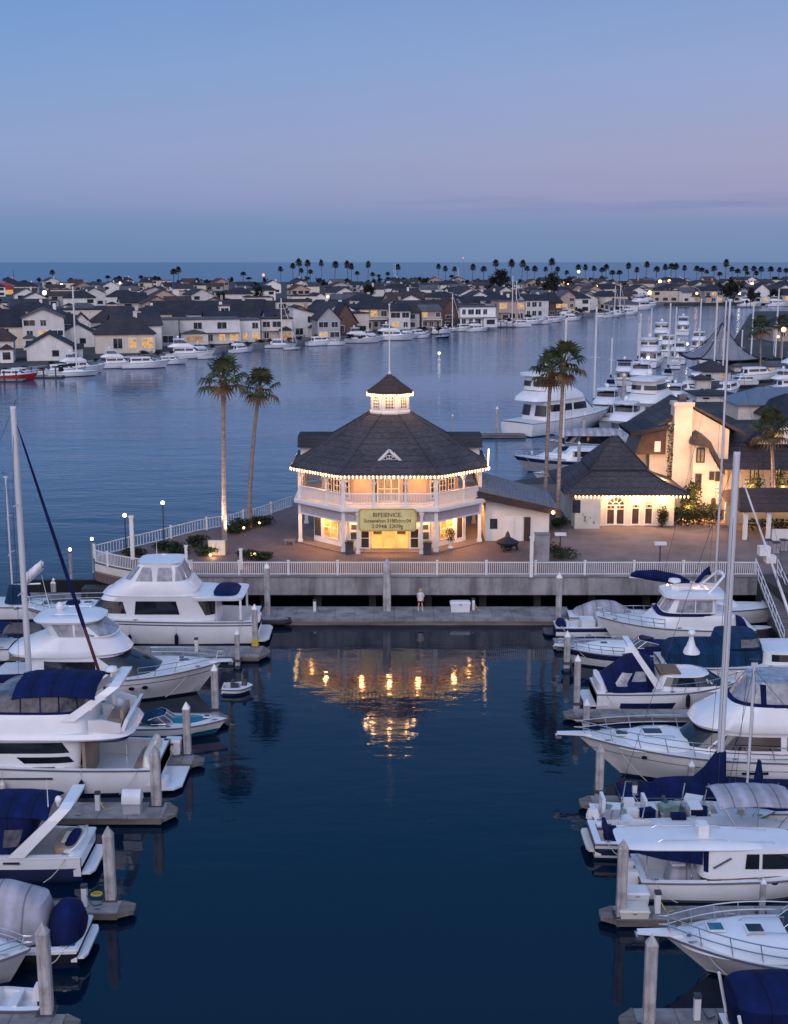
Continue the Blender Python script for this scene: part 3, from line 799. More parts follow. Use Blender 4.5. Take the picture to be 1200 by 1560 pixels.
def arched(parent, x, w_, z0, zs, y, glass='dark_door', leaf=1):
    fr_, gl = MB(), MB()
    n = 10
    arcp = [(x + w_ / 2 * math.cos(PI * k / n), zs + w_ / 2 * math.sin(PI * k / n)) for k in range(n + 1)]
    outline = [(x + w_ / 2, z0)] + arcp + [(x - w_ / 2, z0)]
    gl.rings([[(a, yy, b2) for a, b2 in outline] for yy in (y - .03, y + .02)])
    for a, b2 in zip(outline, outline[1:]): fr_.bar((a[0], y - .05, a[1]), (b2[0], y - .05, b2[1]), .1, .09)
    for k in range(1, leaf): fr_.bar((x - w_ / 2 + w_ * k / leaf, y - .05, z0), (x - w_ / 2 + w_ * k / leaf, y - .05, zs), .26, .09)
    fr_.bar((x - w_ / 2, y - .05, zs), (x + w_ / 2, y - .05, zs), .1, .09); fr_.bar((x - w_ / 2, y - .05, z0 + .12), (x + w_ / 2, y - .05, z0 + .12), .2, .09)
    for k in range(1, 5):
        an_ = PI * k / 5; fr_.bar((x + w_ * .16 * math.cos(an_), y - .05, zs + w_ * .16 * math.sin(an_)), (x + w_ / 2 * math.cos(an_), y - .05, zs + w_ / 2 * math.sin(an_)), .06, .06)
    fr_.tube([(x + w_ * .2 * math.cos(PI * k / 8), y - .05, zs + w_ * .2 * math.sin(PI * k / 8)) for k in range(9)], .035, 5)
    fr_.bar((x - w_ / 2, y - .05, zs - .35), (x + w_ / 2, y - .05, zs - .35), .08, .07)
    o = fr_.build('arched_door', 'white_trim', parent); gl.build('pane', glass, o)
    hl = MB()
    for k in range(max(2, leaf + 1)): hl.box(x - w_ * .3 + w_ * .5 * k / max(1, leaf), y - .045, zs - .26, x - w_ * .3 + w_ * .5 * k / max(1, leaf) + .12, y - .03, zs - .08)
    hl.build('glint', 'lit_window', o)  # small glowing boxes painted in as highlights on the door panes
def hx(px): return XY(px, hc.y, 5) - hc.x
arched(hall, hx(937), 1.65, .03, 1.95, 0, leaf=2); arched(hall, hx(967.5), .72, .03, 2.05, 0); arched(hall, hx(987.5), .72, .03, 2.05, 0); arched(hall, hx(905), .6, .6, 2.05, 0)
MB().box(hx(868), -1.36, 1.5, hx(880), -1.29, 2.7).build('window', 'pane', hall)
MB().box(hx(910), -.06, .02, hx(1001), .0, .09).build('door_sill', 'white_trim', hall)
lights('hall_string_lights', 'row of warm bulbs along the eave of the arched-door hall', (hc.x, hc.y, ZD), [along((-ex + .8, -1.56, 3.06), (ex, -1.56, 3.06), 30)], .05)
for x in (-3.6, -1.2, 1.2, 3.6): lamp('hall_lamp', (hc.x + x, hc.y - .95, ZD + 2.7), 300, (1, .52, .22), .15)
for px, py, r, h, lb in ((893, 803, .95, 1.7, 'round green shrub left of the hall doors'), (1008, 803, .62, 2.3, 'upright leafy shrub right of the hall doors'), (853, 806, .95, 1.1, 'dark low shrub at the left corner of the hall')):
    bush('shrub', lb, W(px, py), r, h, 700, .12)
bush('hedge', 'clipped dark hedge right of the arched hall', W(1062, 800), 1, 1.5, 1500, .13, box=(4.2, 2.0), cat='hedge')
bush('hedge', 'long clipped hedge behind the courtyard kerb', W(1036, 796), 1, 1.3, 1300, .13, box=(3.4, 2.0), cat='hedge')
bush('hedge', 'pale green hedge by the cream building archway', W(1066, 788), 1, 1.3, 900, .13, box=(3.2, 2.0), cat='hedge')
bush('tree_shrub', 'tall ragged bush lit from below against the cream building', W(1050, 789), 1.2, 4.2, 900, .16, cat='bush')
# ------------------------------------------------------------------ the cream stucco building
bY = W(1040, 778).y
def bx_(px, z=8): return XY(px, bY, z)
def bz(py): return PY(600, py, bY).z
cb = thing('cream_building', 'large cream stucco building with tall chimney and dark shingle roofs', 'building', (bx_(1040), bY, ZD))
ox, oy = bx_(1040), bY
def X(px): return bx_(px) - ox
def Zp(py): return bz(py) - ZD
# chimney stack in front of the gable
ch_ = MB().box(X(1022), -.55, 0, X(1049), 1.2, Zp(614)).box(X(1020), -.65, Zp(618), X(1051), 1.3, Zp(612)).build('chimney', 'stucco', cb)
MB().box(X(1029), -.2, Zp(612), X(1040), .7, Zp(602)).build('flue_cap', 'roof_grey', ch_)
# left gable house
g0, g1, gm = X(990), X(1110), X(1046)
MB().rings([[(g0, y, 0), (g1, y, 0), (g1, y, Zp(656)), (X(1049), y, Zp(622)), (g0, y, Zp(664))] for y in (.5, 9)]).build('gable_wall', 'stucco', cb)
MB().rings([[(g0 - .7, y, Zp(667)), (X(1049), y, Zp(620)), (X(1049), y, Zp(616)), (g0 - .7, y, Zp(661))] for y in (.1, 9.5)]).rings([[(g1 + 1.5, y, Zp(665)), (X(1049) + .01, y, Zp(620)), (X(1049) + .01, y, Zp(616)), (g1 + 1.5, y, Zp(659))] for y in (.12, 9.4)]).build('gable_roof', 'roof_shingle', cb)
# far-left lower wing with dark bay
MB().box(X(968), 1.5, 0, X(992), 12, Zp(690)).build('bay_wall', 'stucco', cb)
MB().rings([[(X(966), y, Zp(692)), (X(1012), y, Zp(692)), (X(1012), y, Zp(655)), (X(975), y, Zp(662))] for y in (-.1, 5.5)]).build('bay_window', 'dark_door', cb)
MB().box(X(995), -.14, Zp(688), X(1004), -.08, Zp(672)).build('bay_pane', 'white_trim', cb)
MB().rings([[(X(958), y, Zp(664)), (X(1014), y, Zp(652)), (X(1014), y, Zp(646)), (X(956), y, Zp(657))] for y in (-.6, 6)]).build('bay_roof', 'roof_dark', cb)
# right wing
MB().rings([[(X(1049), y, 0), (X(1092), y, 0), (X(1092), y, Zp(716)), (X(1076), y, Zp(690)), (X(1068), y, Zp(673)), (X(1049), y, Zp(672))] for y in (-1.6, .45)]).build('stair_wall', 'stucco', cb)
MB().box(X(1092) + .02, 1.5, 0, X(1300), 12, Zp(712)).build('long_wall', 'stucco', cb)
rr = MB()
rr.rings([rect(X(1062), X(1330), -1.1, 13, Zp(713)), rect(X(1072), X(1330), 1.8, 11, Zp(690)), rect(X(1088), X(1330), 5, 8, Zp(655))])
rr.build('long_roof', 'roof_shingle', cb)
MB().rings([[(X(1045), y, Zp(673)), (X(1070), y, Zp(678)), (X(1096), y, Zp(718)), (X(1096), y, Zp(712)), (X(1072), y, Zp(668)), (X(1058), y, Zp(656)), (X(1047), y, Zp(664))] for y in (-2.1, .5)]).build('stair_roof', 'roof_shingle', cb)
# gable dormer on the right wing
MB().rings([[(X(1155), y, Zp(680)), (X(1240), y, Zp(680)), (X(1198), y, Zp(652))] for y in (1.6, 5)]).build('dormer_wall', 'stucco_white', cb)
MB().rings([[(X(1148), y, Zp(684)), (X(1198), y, Zp(650)), (X(1198), y, Zp(645)), (X(1144), y, Zp(679))] for y in (1.2, 5)]).build('dormer_roof', 'roof_dark', cb)
MB().box(X(1180), 1.5, Zp(676), X(1196), 1.58, Zp(662)).build('dormer_window', 'lit_window', cb)
def cwindow(x0, x1, y0, y1, y, glass, d=0):
    f = MB(); a, b2, z0, z1 = X(x0), X(x1), Zp(y1), Zp(y0)
    for q in (a, (a + b2) / 2, b2): f.box(q - .05, y - .12, z0 - .05, q + .05, y - .001, z1 + .05)
    for q in (z0, z1): f.box(a, y - .115, q - .05, b2, y - .001, q + .05)
    o = f.build('window', 'bronze_dark', cb); MB().box(a, y - .06, z0, b2, y - .002, z1).build('pane', glass, o)
cwindow(1054, 1065, 680, 700, -1.6, 'lit_faint'); cwindow(1075, 1081, 715, 726, -1.6, 'pane'); cwindow(1084, 1090, 715, 728, -1.6, 'pane'); cwindow(1054, 1062, 718, 740, -1.6, 'pane')
cwindow(1098, 1104, 735, 752, 1.5, 'lit_window'); cwindow(1150, 1162, 718, 740, 1.5, 'lit_faint'); cwindow(1188, 1196, 718, 738, 1.5, 'lit_window')
ap = MB(); n = 8; w_ = X(1086) - X(1079)
pts = [(X(1079), 0)] + [(X(1082.5) - w_ / 2 * math.cos(PI * k / n), Zp(757) + w_ / 2 * math.sin(PI * k / n)) for k in range(n + 1)] + [(X(1086), 0)]
ap.rings([[(a, y, b2) for a, b2 in pts] for y in (-1.66, -1.55)]).build('archway_door', 'dark_door', cb)
# ivy on the chimney side
rn = random.Random(5); iv = MB()
leaves(iv, 420, lambda: (X(1019) + rn.uniform(-.28, .2), rn.uniform(-.6, .1), rn.random() * Zp(640)), .12, rn)
tag(iv.build('ivy', 'hedge_leaf'), 'narrow strip of ivy climbing beside the cream chimney', 'climbing plant').location = (ox, oy, ZD)
for x, y, z, wt in ((X(1000), -1.6, 4.0, 90), (X(1036), -2.4, 1.0, 150), (X(1060), -4.0, 2.6, 150), (X(1090), -3.6, 2.0, 60), (X(1130), -1.0, 2.8, 130), (X(1180), -1.0, 2.8, 130), (X(1062), -.9, Zp(640), 55), (X(1085), -1.3, Zp(648), 30), (X(1010), -1.4, Zp(640), 30)):
    lamp('building_lamp', (ox + x, oy + y - 1.8, ZD + z), wt * 6.2, (1, .48, .18), .25)
# open shed at the right edge
s0, s1 = W(1128, 822), W(1300, 822)
sh = thing('open_shed', 'open-sided shed with low dark roof and white posts by the right edge', 'shed', (s0.x, s0.y, ZD))
sw_ = s1.x - s0.x
MB().rings([rect(-.4, sw_, -.5, 8, 2.55), rect(-.4, sw_, -.5, 8, 2.75), rect(.6, sw_, 3.4, 4.2, 3.9)]).build('roof', 'roof_brown', sh)
for x in (.3, 2.35, 4.6, 7): MB().cbox((x, 0, 0), (.34, .34, 2.54)).cbox((x, 0, 2.3), (.5, .5, .2)).build('post', 'white_trim', sh)
MB().box(.3, 6.8, 0, sw_, 7.0, 2.5).build('back_wall', 'stucco', sh)
MB().box(2.6, -.4, 0, sw_, -.15, 1.0).build('parapet', 'stucco_white', sh)
bush('hedge', 'dark hedge under the open shed roof', (s0.x + 5, s0.y + 4, ZD), 1, 1.0, 900, .13, box=(7, 1.4), cat='hedge')
lamp('shed_lamp', (s0.x + 2.5, s0.y + 5, ZD + 2.2), 60, (1, .62, .2)); lamp('shed_lamp', (s0.x + 6, s0.y + 5, ZD + 2.2), 60, (1, .62, .2))
for k, (px, py) in enumerate(((1168, 838), (1180, 842), (1192, 838))):
    p = W(px, py); t = thing('outdoor_bin', f'grey lidded bin in front of the shed parapet, {nth(k)} from the left', 'bin', p, 0, 'grey bins by the shed')
    MB().cbox((0, 0, 0), (.55, .5, .85)).build('body', 'grey_canvas', t); MB().cbox((0, 0, .85), (.6, .55, .1)).build('lid', 'dark_gear', t)
# back roofs on the right bank
def bldg(name, label, px0, px1, pyb, pye, pyr, wallm, roofm, depth=10, cat='building', hip=.25, zg=ZD, wins=0, rz=0):
    a, b2 = P(px0, pyb, zg), P(px1, pyb, zg); wd = b2.x - a.x
    t = thing(name, label, cat, ((a.x + b2.x) / 2, a.y, zg), rz)
    ze, zr = PY(600, pye, a.y).z - zg, PY(600, pyr, a.y + depth / 2).z - zg
    MB().box(-wd / 2, 0, 0, wd / 2, depth, ze).build('wall', wallm, t)
    h_ = hip * wd
    MB().rings([rect(-wd / 2 - .5, wd / 2 + .5, -.6, depth + .6, ze - .05), rect(-wd / 2 - .5, wd / 2 + .5, -.6, depth + .6, ze + .12), rect(-wd / 2 + h_, wd / 2 - h_, depth * .45, depth * .55, zr)]).build('roof', roofm, t)
    for k in range(wins):
        x = -wd / 2 + wd * (k + .5) / wins; o = MB().box(x - .7, -.08, ze * .3, x + .7, .0, ze * .75).build('window', 'white_trim', t)
        MB().box(x - .6, -.1, ze * .3 + .1, x + .6, -.07, ze * .75 - .1).build('pane', 'lit_window' if k % 2 else 'pane', o)
    return t
bldg('low_building', 'low grey-roofed building with cream wall behind the big chimney', 1123, 1290, 640, 617, 590, 'stucco', 'sheet_metal', 9, wins=0)
bldg('boathouse', 'small dark-roofed white office among the docks on the right bank', 1066, 1112, 580, 566, 548, 'stucco_white', 'roof_slate', 8, wins=2, hip=.5)
bldg('dark_roof_building', 'wide dark hipped roof building at the right edge of the bank', 1178, 1330, 652, 640, 600, 'stucco_white', 'roof_dark', 14)
bldg('dock_office', 'small cream shed with gable between the boats and masts', 1060, 1082, 592, 578, 570, 'stucco', 'roof_slate', 5, hip=.5)
bldg('shore_house', 'lit house with dark roof at the far right edge beyond the masts', 1176, 1300, 520, 498, 478, 'wall_tan', 'roof_dark', 16, wins=4)
# swooping tent roof
tp = P(1096, 560, ZD)
tn = thing('tent_roof', 'big swooping grey fabric tent roof with dark edges on the right bank', 'tent', tp)
def tent(u, v_):                             # u,v in -1..1
    d = max(abs(u), abs(v_)); h = 2.8 + 7.4 * (1 - d) ** 1.9 - 1.0 * (1 - abs(u)) * (1 - abs(v_)) * 0
    return (u * 7.6, v_ * 9, h - 1.0 * (1 - (u * v_) ** 2) * d * .6)
tm = MB(); n = 14
vs = [tent(-1 + 2 * i / n, -1 + 2 * j / n) for j in range(n + 1) for i in range(n + 1)]
fs = [(j * (n + 1) + i, j * (n + 1) + i + 1, (j + 1) * (n + 1) + i + 1, (j + 1) * (n + 1) + i) for j in range(n) for i in range(n)]
tm.add(vs, fs); tm.add([(x, y, z - .08) for x, y, z in vs], fs)
tm.build('fabric', 'tent_fabric', tn, 50)
ed = MB()
for s in (-1, 1):
    ed.tube([tent(-1 + 2 * i / n, s) for i in range(n + 1)], .2, 5); ed.tube([tent(s, -1 + 2 * i / n) for i in range(n + 1)], .28, 5)
    for q in (-1, 1): ed.tube([Vector(tent(s * (1 - k / 7), q * (1 - k / 7))) + Vector((0, 0, .1)) for k in range(8)], .1, 5)
ed.build('edge_band', 'black_canvas', tn)
for sx_ in (-1, 1):
    for sy_ in (-1, 1): MB().tube([(sx_ * 7.2, sy_ * 8.5, 0), (sx_ * 7.4, sy_ * 8.7, 2.6)], .16, 6).build('pole', 'steel', tn)
# white square pylon and gangway at the right end of the wall
pp = P(1169, 900, .5)
t = thing('gate_pylon', 'white square pylon at the right end of the promenade wall', 'pylon', (pp.x, pp.y, .4))
MB().cbox((0, 0, 0), (.8, .8, 3.1)).cbox((0, 0, 0), (1.3, 1.1, .25)).build('shaft', 'white_trim', t); MB().cbox((-.5, .1, 3.1), (.9, .8, .75)).build('cap_box', 'white_trim', t)
g0_, g1_ = W(1166, 872), P(1212, 985, .8)
t = thing('gangway', 'white-railed gangway ramp sloping down to the right-hand dock', 'gangway', g0_)
d = g1_ - g0_; u = d.normalized(); s_ = Vector((u.y, -u.x, 0)).normalized() * .85
MB().rings([[q + s_, q - s_, q - s_ - Vector((0, 0, .18)), q + s_ - Vector((0, 0, .18))] for q in (Vector((0, 0, 0)), d)]).build('ramp', 'dock_timber', t)
for k in (-1, 1):
    mb = MB()
    for h in (.15, .6, 1.1): mb.tube([s_ * k + Vector((0, 0, h)), d + s_ * k + Vector((0, 0, h))], .035, 5)
    for j in range(9): q = d * (j / 8) + s_ * k; mb.tube([q, q + Vector((0, 0, 1.1))], .03, 5)
    mb.build('side_rail', 'white_rail', t)
# kettle barbecue-like sculpture, utility cabinet, lamp with bush
p = W(772, 838); t = thing('stone_planter', 'dark bronze planter urn on the plaza right of the pavilion', 'planter', p)
MB().lathe([(.3, 0), (.45, .15), (.4, .3), (.95, .6), (1.0, .75), (.6, .95), (.25, 1.15), (.14, 1.5), (.03, 1.65)], 12).build('urn', 'bronze_dark', t, 40)
for a in range(3): MB().tube([(.7 * math.cos(a * 2.1), .7 * math.sin(a * 2.1), .6), (.85 * math.cos(a * 2.1), .85 * math.sin(a * 2.1), 0)], .1, 6).build('leg', 'bronze_dark', t)
p = W(824, 853); t = thing('utility_cabinet', 'grey upright utility cabinet behind the railing', 'cabinet', p)
MB().cbox((0, 0, 0), (1.15, .8, 2.15)).build('body', 'concrete', t); MB().cbox((0, 0, 2.15), (1.25, .9, .1)).build('lid', 'quay', t)
p = W(685, 836); t = thing('potted_topiary', 'clipped dark topiary in an urn by the right column of the pavilion', 'topiary', p)
MB().lathe([(.2, 0), (.24, .1), (.12, .3), (.26, .75), (.22, .8)], 10).build('urn', 'stucco_white', t, 40)
rn = random.Random(9); leaves(MB(), 260, lambda: (rn.uniform(-.35, .35), rn.uniform(-.35, .35), .75 + rn.random() * .95), .1, rn).build('foliage', 'hedge_leaf', t)
p = W(437, 832); t = thing('stone_bench', 'small stone bench beside the left columns', 'bench', W(442, 829)); MB().cbox((0, 0, .32), (1.0, .5, .12)).build('seat', 'quay', t)
for x in (-.35, .35): MB().cbox((x, 0, 0), (.16, .42, .32)).build('leg', 'quay', t)
# ------------------------------------------------------------------ boats
def sgnpow(c, p): return math.copysign(abs(c) ** p, c)
class Boat:
    """x runs from the stern (0) to the bow (L), z = 0 is the waterline."""
    def __init__(s, name, label, cat, xs, xb, py, B, fs, fb, hull='gelcoat', boot='navy_paint', L=None, rz=None, tc=.0, zf=None, group=None, rake=None, lite=False, full=2.4, stripe=None, loc=None, deckm='deck_nonskid', rub='rub_strip'):
        if loc is None:
            n = P(xs, py); Y = n.y
            s.px = lambda px, z=1.0: (XY(px, Y, z) - n.x) * (1 if xb > xs else -1)
            s.L = abs(P(xb, py).x - n.x) if L is None else L
            loc = (n.x, Y + B / 2 * .9, 0)
            rz = (0 if xb > xs else PI) if rz is None else rz
        else: s.L = L
        s.B, s.fs, s.fb, s.lite, s.full = B, fs, fb, lite, full
        s.rake = rake if rake is not None else .11 * s.L
        s.t = thing(name, label, cat, loc, rz, group)
        s.loc, s.rz = Vector(loc), rz
        s.N = 10 if lite else 18
        N = s.N; ts = [k / N for k in range(N)] + [.975, 1]
        if not lite: ts = sorted(set(ts + [.94]))
        s.ts = ts
        mb = MB(); rings = []
        for t in ts:
            b, z = s.hb(t), s.sheer(t)
            fl = t ** 3
            prof = [(b, z), (b * (1 - .12 * fl), z * .62), (b * (.95 - .42 * fl), max(.1, z * (.16 + .25 * fl))), (b * (.88 - .5 * fl), -.12), (0, -.55 + .4 * t ** 4)]
            r = [(s.xx(t, zz), yy, zz) for yy, zz in prof] + [(s.xx(t, zz), -yy, zz) for yy, zz in prof[-2::-1]]
            rings.append(r)
        mb.rings(rings, False)
        mb.f.append([0 + j for j in range(9)])
        mb.build('hull', hull, s.t, 40)
        s.band('boot_stripe', boot, lambda t: -.1, lambda t: .13 if not lite else .16)
        if stripe: s.band('hull_stripe', stripe[0], lambda t: s.sheer(t) * stripe[1], lambda t: s.sheer(t) * stripe[2], stripe[3] if len(stripe) > 3 else 0, stripe[4] if len(stripe) > 4 else 1)
        if rub:
            rl = MB()
            for q in (1, -1): rl.tube([(s.xx(t, s.sheer(t)), q * (s.hb(t) + .015), s.sheer(t) - .05) for t in ts], .045, 5)
            rl.tube([(-.01, -s.hb(0), s.fs - .05), (-.01, s.hb(0), s.fs - .05)], .045, 5)
            rl.build('rub_rail', rub, s.t)
        # deck
        tc_ = tc / s.L
        dk = MB(); rr = []
        for t in [tc_] + [t for t in ts if t > tc_ + .005]:
            b, z = s.hb(t), s.sheer(t)
            rr.append([(s.xx(t, z), b * f, z + .0 + .1 * (1 - f * f) * min(1, b)) for f in (-1, -.94, -.5, 0, .5, .94, 1)])
        dk.rings(rr, False); dk.build('deck', deckm, s.t, 40)
        if not lite:
            for f, q in ((.06, 1), (.06, -1), (.5, 1), (.5, -1), (.9, 1), (.9, -1)):
                b, z = s.hb(f), s.sheer(f); x = s.xx(f, z)
                MB().box(x - .16, q * (b - .12) - .025, z + .07, x + .16, q * (b - .12) + .025, z + .11).box(x - .05, q * (b - .12) - .02, z, x + .05, q * (b - .12) + .02, z + .08).build('cleat', 'steel', s.t)
            for q in (1, -1):               # mooring lines hanging to the dock
                for f, dx in ((.05, .9), (.88, -1.6)):
                    b, z = s.hb(f), s.sheer(f); x = s.xx(f, z); p0 = Vector((x, q * (b - .1), z + .1)); p1 = Vector((x + dx, q * (b + .75), .42))
                    MB().tube([p0, p0.lerp(p1, .35) + Vector((0, q * .1, -.18)), p0.lerp(p1, .7) + Vector((0, 0, -.16)), p1], .02, 5).build('mooring_line', 'rope', s.t)
        if tc:
            zf = .35 if zf is None else zf; w_ = .22; ck = MB(); rr = []
            for t in [.03 * (1 - q) + tc_ * q for q in (0, .25, .5, .75, 1)]:
                b, z = s.hb(t), s.sheer(t); x = t * s.L
                rr.append([(x, -b, z), (x, -b + w_, z + .02), (x, -b + w_, zf), (x, b - w_, zf), (x, b - w_, z + .02), (x, b, z)])
            ck.rings(rr, False)
            b, z = s.hb(tc_), s.sheer(tc_)
            ck.add([(tc, -b + w_, zf), (tc, b - w_, zf), (tc, b - w_, z + .1), (tc, -b + w_, z + .1)], [(0, 1, 2, 3)])
            ck.box(0, -s.hb(0), zf - .05, .03 * s.L, s.hb(0), s.fs + .02)
            ck.build('cockpit', 'gelcoat', s.t)
    def hb(s, t):
        return s.B / 2 * (.86 + .14 * math.sin(PI * t)) if t < .5 else s.B / 2 * (1 - ((t - .5) / .5) ** s.full) + .02
    def sheer(s, t): return s.fs + (s.fb - s.fs) * t ** 1.8
    def xx(s, t, z): return t * (s.L - s.rake * (1 - max(-.2, min(1, z / s.sheer(t)))))
    def band(s, name, m, z0, z1, t0=0, t1=1, e=.012):
        mb = MB()
        def hbz(t, z):
            zs = s.sheer(t); fl = t ** 3; b = s.hb(t)
            pts = [(zs, b), (zs * .62, b * (1 - .12 * fl)), (max(.1, zs * (.16 + .25 * fl)), b * (.95 - .42 * fl)), (-.12, b * (.88 - .5 * fl))]
            for (za, ba), (zb, bb) in zip(pts, pts[1:]):
                if zb <= z <= za: return bb + (ba - bb) * (z - zb) / (za - zb)
            return pts[-1][1]
        ts = [t for t in s.ts if t0 <= t <= t1]
        for q in (1, -1):
            rr = []
            if t0 > 0: mb = MB()
            for t in ts:
                a, c = z0(t), z1(t); md = (a + c) / 2
                rr.append([(s.xx(t, z), q * (hbz(t, z) + e), z) for z in (a, md, c)] + [(s.xx(t, z), q * (hbz(t, z) - .03), z) for z in (c, a)])
            mb.rings(rr, True)
            if t0 > 0: o = mb.build(name, m, s.t)
        if t0 > 0: return o
        if t0 == 0: mb.box(-e, -hbz(0, .05), z0(0), .02, hbz(0, .05), z1(0))
        return mb.build(name, m, s.t)
    # -- superstructure: lv = [(z, x_aft, x_fwd, half_width), ...]
    def ringpt(s, h, z, phi, e=0):
        lv = h['lv']; z = max(lv[0][0], min(lv[-1][0], z))
        for a, b in zip(lv, lv[1:]):
            if a[0] <= z <= b[0]:
                q = (z - a[0]) / max(1e-6, b[0] - a[0]); v = [a[i] + (b[i] - a[i]) * q for i in range(4)]; break
        xc, ax, w = (v[1] + v[2]) / 2, (v[2] - v[1]) / 2 + e, v[3] + e
        c, d = math.cos(phi), math.sin(phi)
        x = ax * sgnpow(c, 2 / h['n']); y = w * sgnpow(d, 2 / h['n'])
        y *= 1 - h['tp'] * max(0, x / ax) ** 2
        return (xc + x, y, z)
    def house(s, name, m, lv, n=5, tp=.12, crown=.06, parent=None, cap=True):
        h = dict(lv=lv, n=n, tp=tp); K = 28 if s.lite else 76
        rs = [[s.ringpt(h, l[0], 2 * PI * k / K) for k in range(K)] for l in lv]
        if cap:
            l = lv[-1]; xc = (l[1] + l[2]) / 2
            rs.append([(xc + (x - xc) * .7, y * .7, z + crown * .8) for x, y, z in rs[-1]]); rs.append([(xc + (x - xc) * .05, y * .05, z + crown) for x, y, z in rs[-2]])
        if not s.lite and m == 'gelcoat' and cap and lv[-1][2] - lv[-1][1] > 3.2 and name in ('cabin', 'hard_top', 'foredeck_trunk', 'deckhouse', 'coach_roof', 'cuddy'):
            l = lv[-1]; ln = l[2] - l[1]
            for q in (1, -1):
                y = q * l[3] * .62; z = l[0] + crown * .7
                MB().tube([(l[1] + ln * .25, y, z), (l[1] + ln * .28, y, z + .12), (l[1] + ln * .72, y * .9, z + .12), (l[1] + ln * .75, y * .9, z)], .022, 5).build('grab_rail', 'steel', s.t)
        h['o'] = MB().rings(rs, True, True, cap).build(name, m, parent or s.t, 42)
        return h
    def phi_at(s, h, x, z):
        p0 = s.ringpt(h, z, 0); p1 = s.ringpt(h, z, PI); xc = (p0[0] + p1[0]) / 2; a = (p0[0] - p1[0]) / 2
        c = max(-1, min(1, (x - xc) / a)); return math.acos(max(-1, min(1, sgnpow(c, h['n'] / 2))))
    def _panel(s, name, m, cols, h, parent, z0, z1):
        mb = MB(); rs = []; e = .05 if s.lite else .026
        fs = [0] + [(l[0] - z0) / (z1 - z0) for l in h['lv'] if z0 + .01 < l[0] < z1 - .01] + [1]
        for pb, pt in cols:
            o = [s.ringpt(h, z0 + (z1 - z0) * f, pb + (pt - pb) * f, e) for f in fs]
            rs.append(o + [s.ringpt(h, z0 + (z1 - z0) * f, pb + (pt - pb) * f, -.06) for f in fs[::-1]])
        mb.rings(rs, True)
        return mb.build(name, m, parent or s.t, 40)
    def win(s, h, x0, x1, z0, z1, m='tinted_glass', s0=0, s1=0, name='window', sides=(1, -1), parent=None):
        for q in sides:
            k = 6 if s.lite else 16; cols = []
            for j in range(k + 1):
                xb, xt = x0 + (x1 - x0) * j / k, x0 + s0 + (x1 + s1 - x0 - s0) * j / k
                cols.append((q * s.phi_at(h, xb, z0), q * s.phi_at(h, xt, z1)))
            s._panel(name, m, cols, h, parent, z0, z1)
    def winf(s, h, f, z0, z1, m='tinted_glass', name='windscreen', parent=None, aft=False, split=1):
        for q in range(split):
            a0, a1 = -f + 2 * f * q / split, -f + 2 * f * (q + 1) / split
            g = .012 * (split > 1); base = PI if aft else 0
            cols = [((base + a0 + g + (a1 - a0 - 2 * g) * j / 20),) * 2 for j in range(21)]
            s._panel(name, m, cols, h, parent, z0, z1)
    def rail(s, t0, t1, h=.65, mid=True, r=.028, pulpit=True, n=6, name='bow_rail'):
        mb = MB()
        tt = [t0 + (t1 - t0) * k / 10 for k in range(11)]
        def pt(t, q, z): return (s.xx(t, s.sheer(t)) - .05, q * max(.05, s.hb(t) - .1 - z * .05), s.sheer(t) + z)
        for z in (h, h * .5) if mid else (h,):
            pts = [pt(t, 1, z) for t in tt] + ([(s.L + .1, 0, s.fb + z)] if pulpit else []) + [pt(t, -1, z) for t in tt[::-1]]
            if pulpit: mb.tube(pts, r, 5)
            else: mb.tube(pts[:11], r, 5); mb.tube(pts[11:], r, 5)
        for k in range(n):
            t = t0 + (t1 - t0) * k / (n - 1)
            for q in (1, -1): mb.tube([pt(max(t0, t - .012), q, 0), pt(t, q, h)], r * .85, 5)
        return mb.build(name, 'steel', s.t)
    def pulpit(s, l=.9):
        mb = MB(); z = s.fb
        mb.rings([[(s.L - .8, -.3, z - .04), (s.L - .8, .3, z - .04), (s.L - .8, .3, z + .06), (s.L - .8, -.3, z + .06)], [(s.L + l, -.16, z + .0), (s.L + l, .16, z + .0), (s.L + l, .16, z + .08), (s.L + l, -.16, z + .08)]])
        o = mb.build('bow_pulpit', 'gelcoat', s.t)
        a = MB().tube([(s.L + l + .05, 0, z - .02), (s.L + .1, 0, z - .12)], .04, 5).box(s.L + l - .2, -.22, z - .2, s.L + l + .08, .22, z - .05); a.build('anchor', 'steel', o)
    def platform(s, l, z=.22, m='gelcoat'):
        b = s.hb(0)
        pl = [(.02, -b * .95), (-l * .7, -b * .93), (-l, -b * .7), (-l, b * .7), (-l * .7, b * .93), (.02, b * .95)]
        return MB().prism(pl, z - .1, z).build('swim_platform', m, s.t)
    def arch(s, x0, x1, z0, z1, w0, w1, th=.3, m='gelcoat', name='radar_arch'):
        mb = MB()
        sec = []
        for f, y in ((0, -w0), (.75, -w1 - .02), (.97, -w1 * .9), (1, -w1 * .6), (1, w1 * .6), (.97, w1 * .9), (.75, w1 + .02), (0, w0)):
            x, z = x0 + (x1 - x0) * f, z0 + (z1 - z0) * f; t2 = th * (1.35 - .35 * f)
            if abs(y) < w1 * .7: sec.append([(x - t2, y, z - .06), (x + t2 * .3, y, z - .08), (x + t2 * .3, y, z + .04), (x - t2, y, z + .06)])
            else:
                q = math.copysign(.07, y); sec.append([(x - t2, y - q, z), (x + t2 * .3, y - q, z), (x + t2 * .3, y + q, z), (x - t2, y + q, z)] if y < 0 else [(x - t2, y - q, z), (x + t2 * .3, y - q, z), (x + t2 * .3, y + q, z), (x - t2, y + q, z)])
        for a, b in zip(sec, sec[1:]): mb.rings([a, b])
        return mb.build(name, m, s.t, 30)
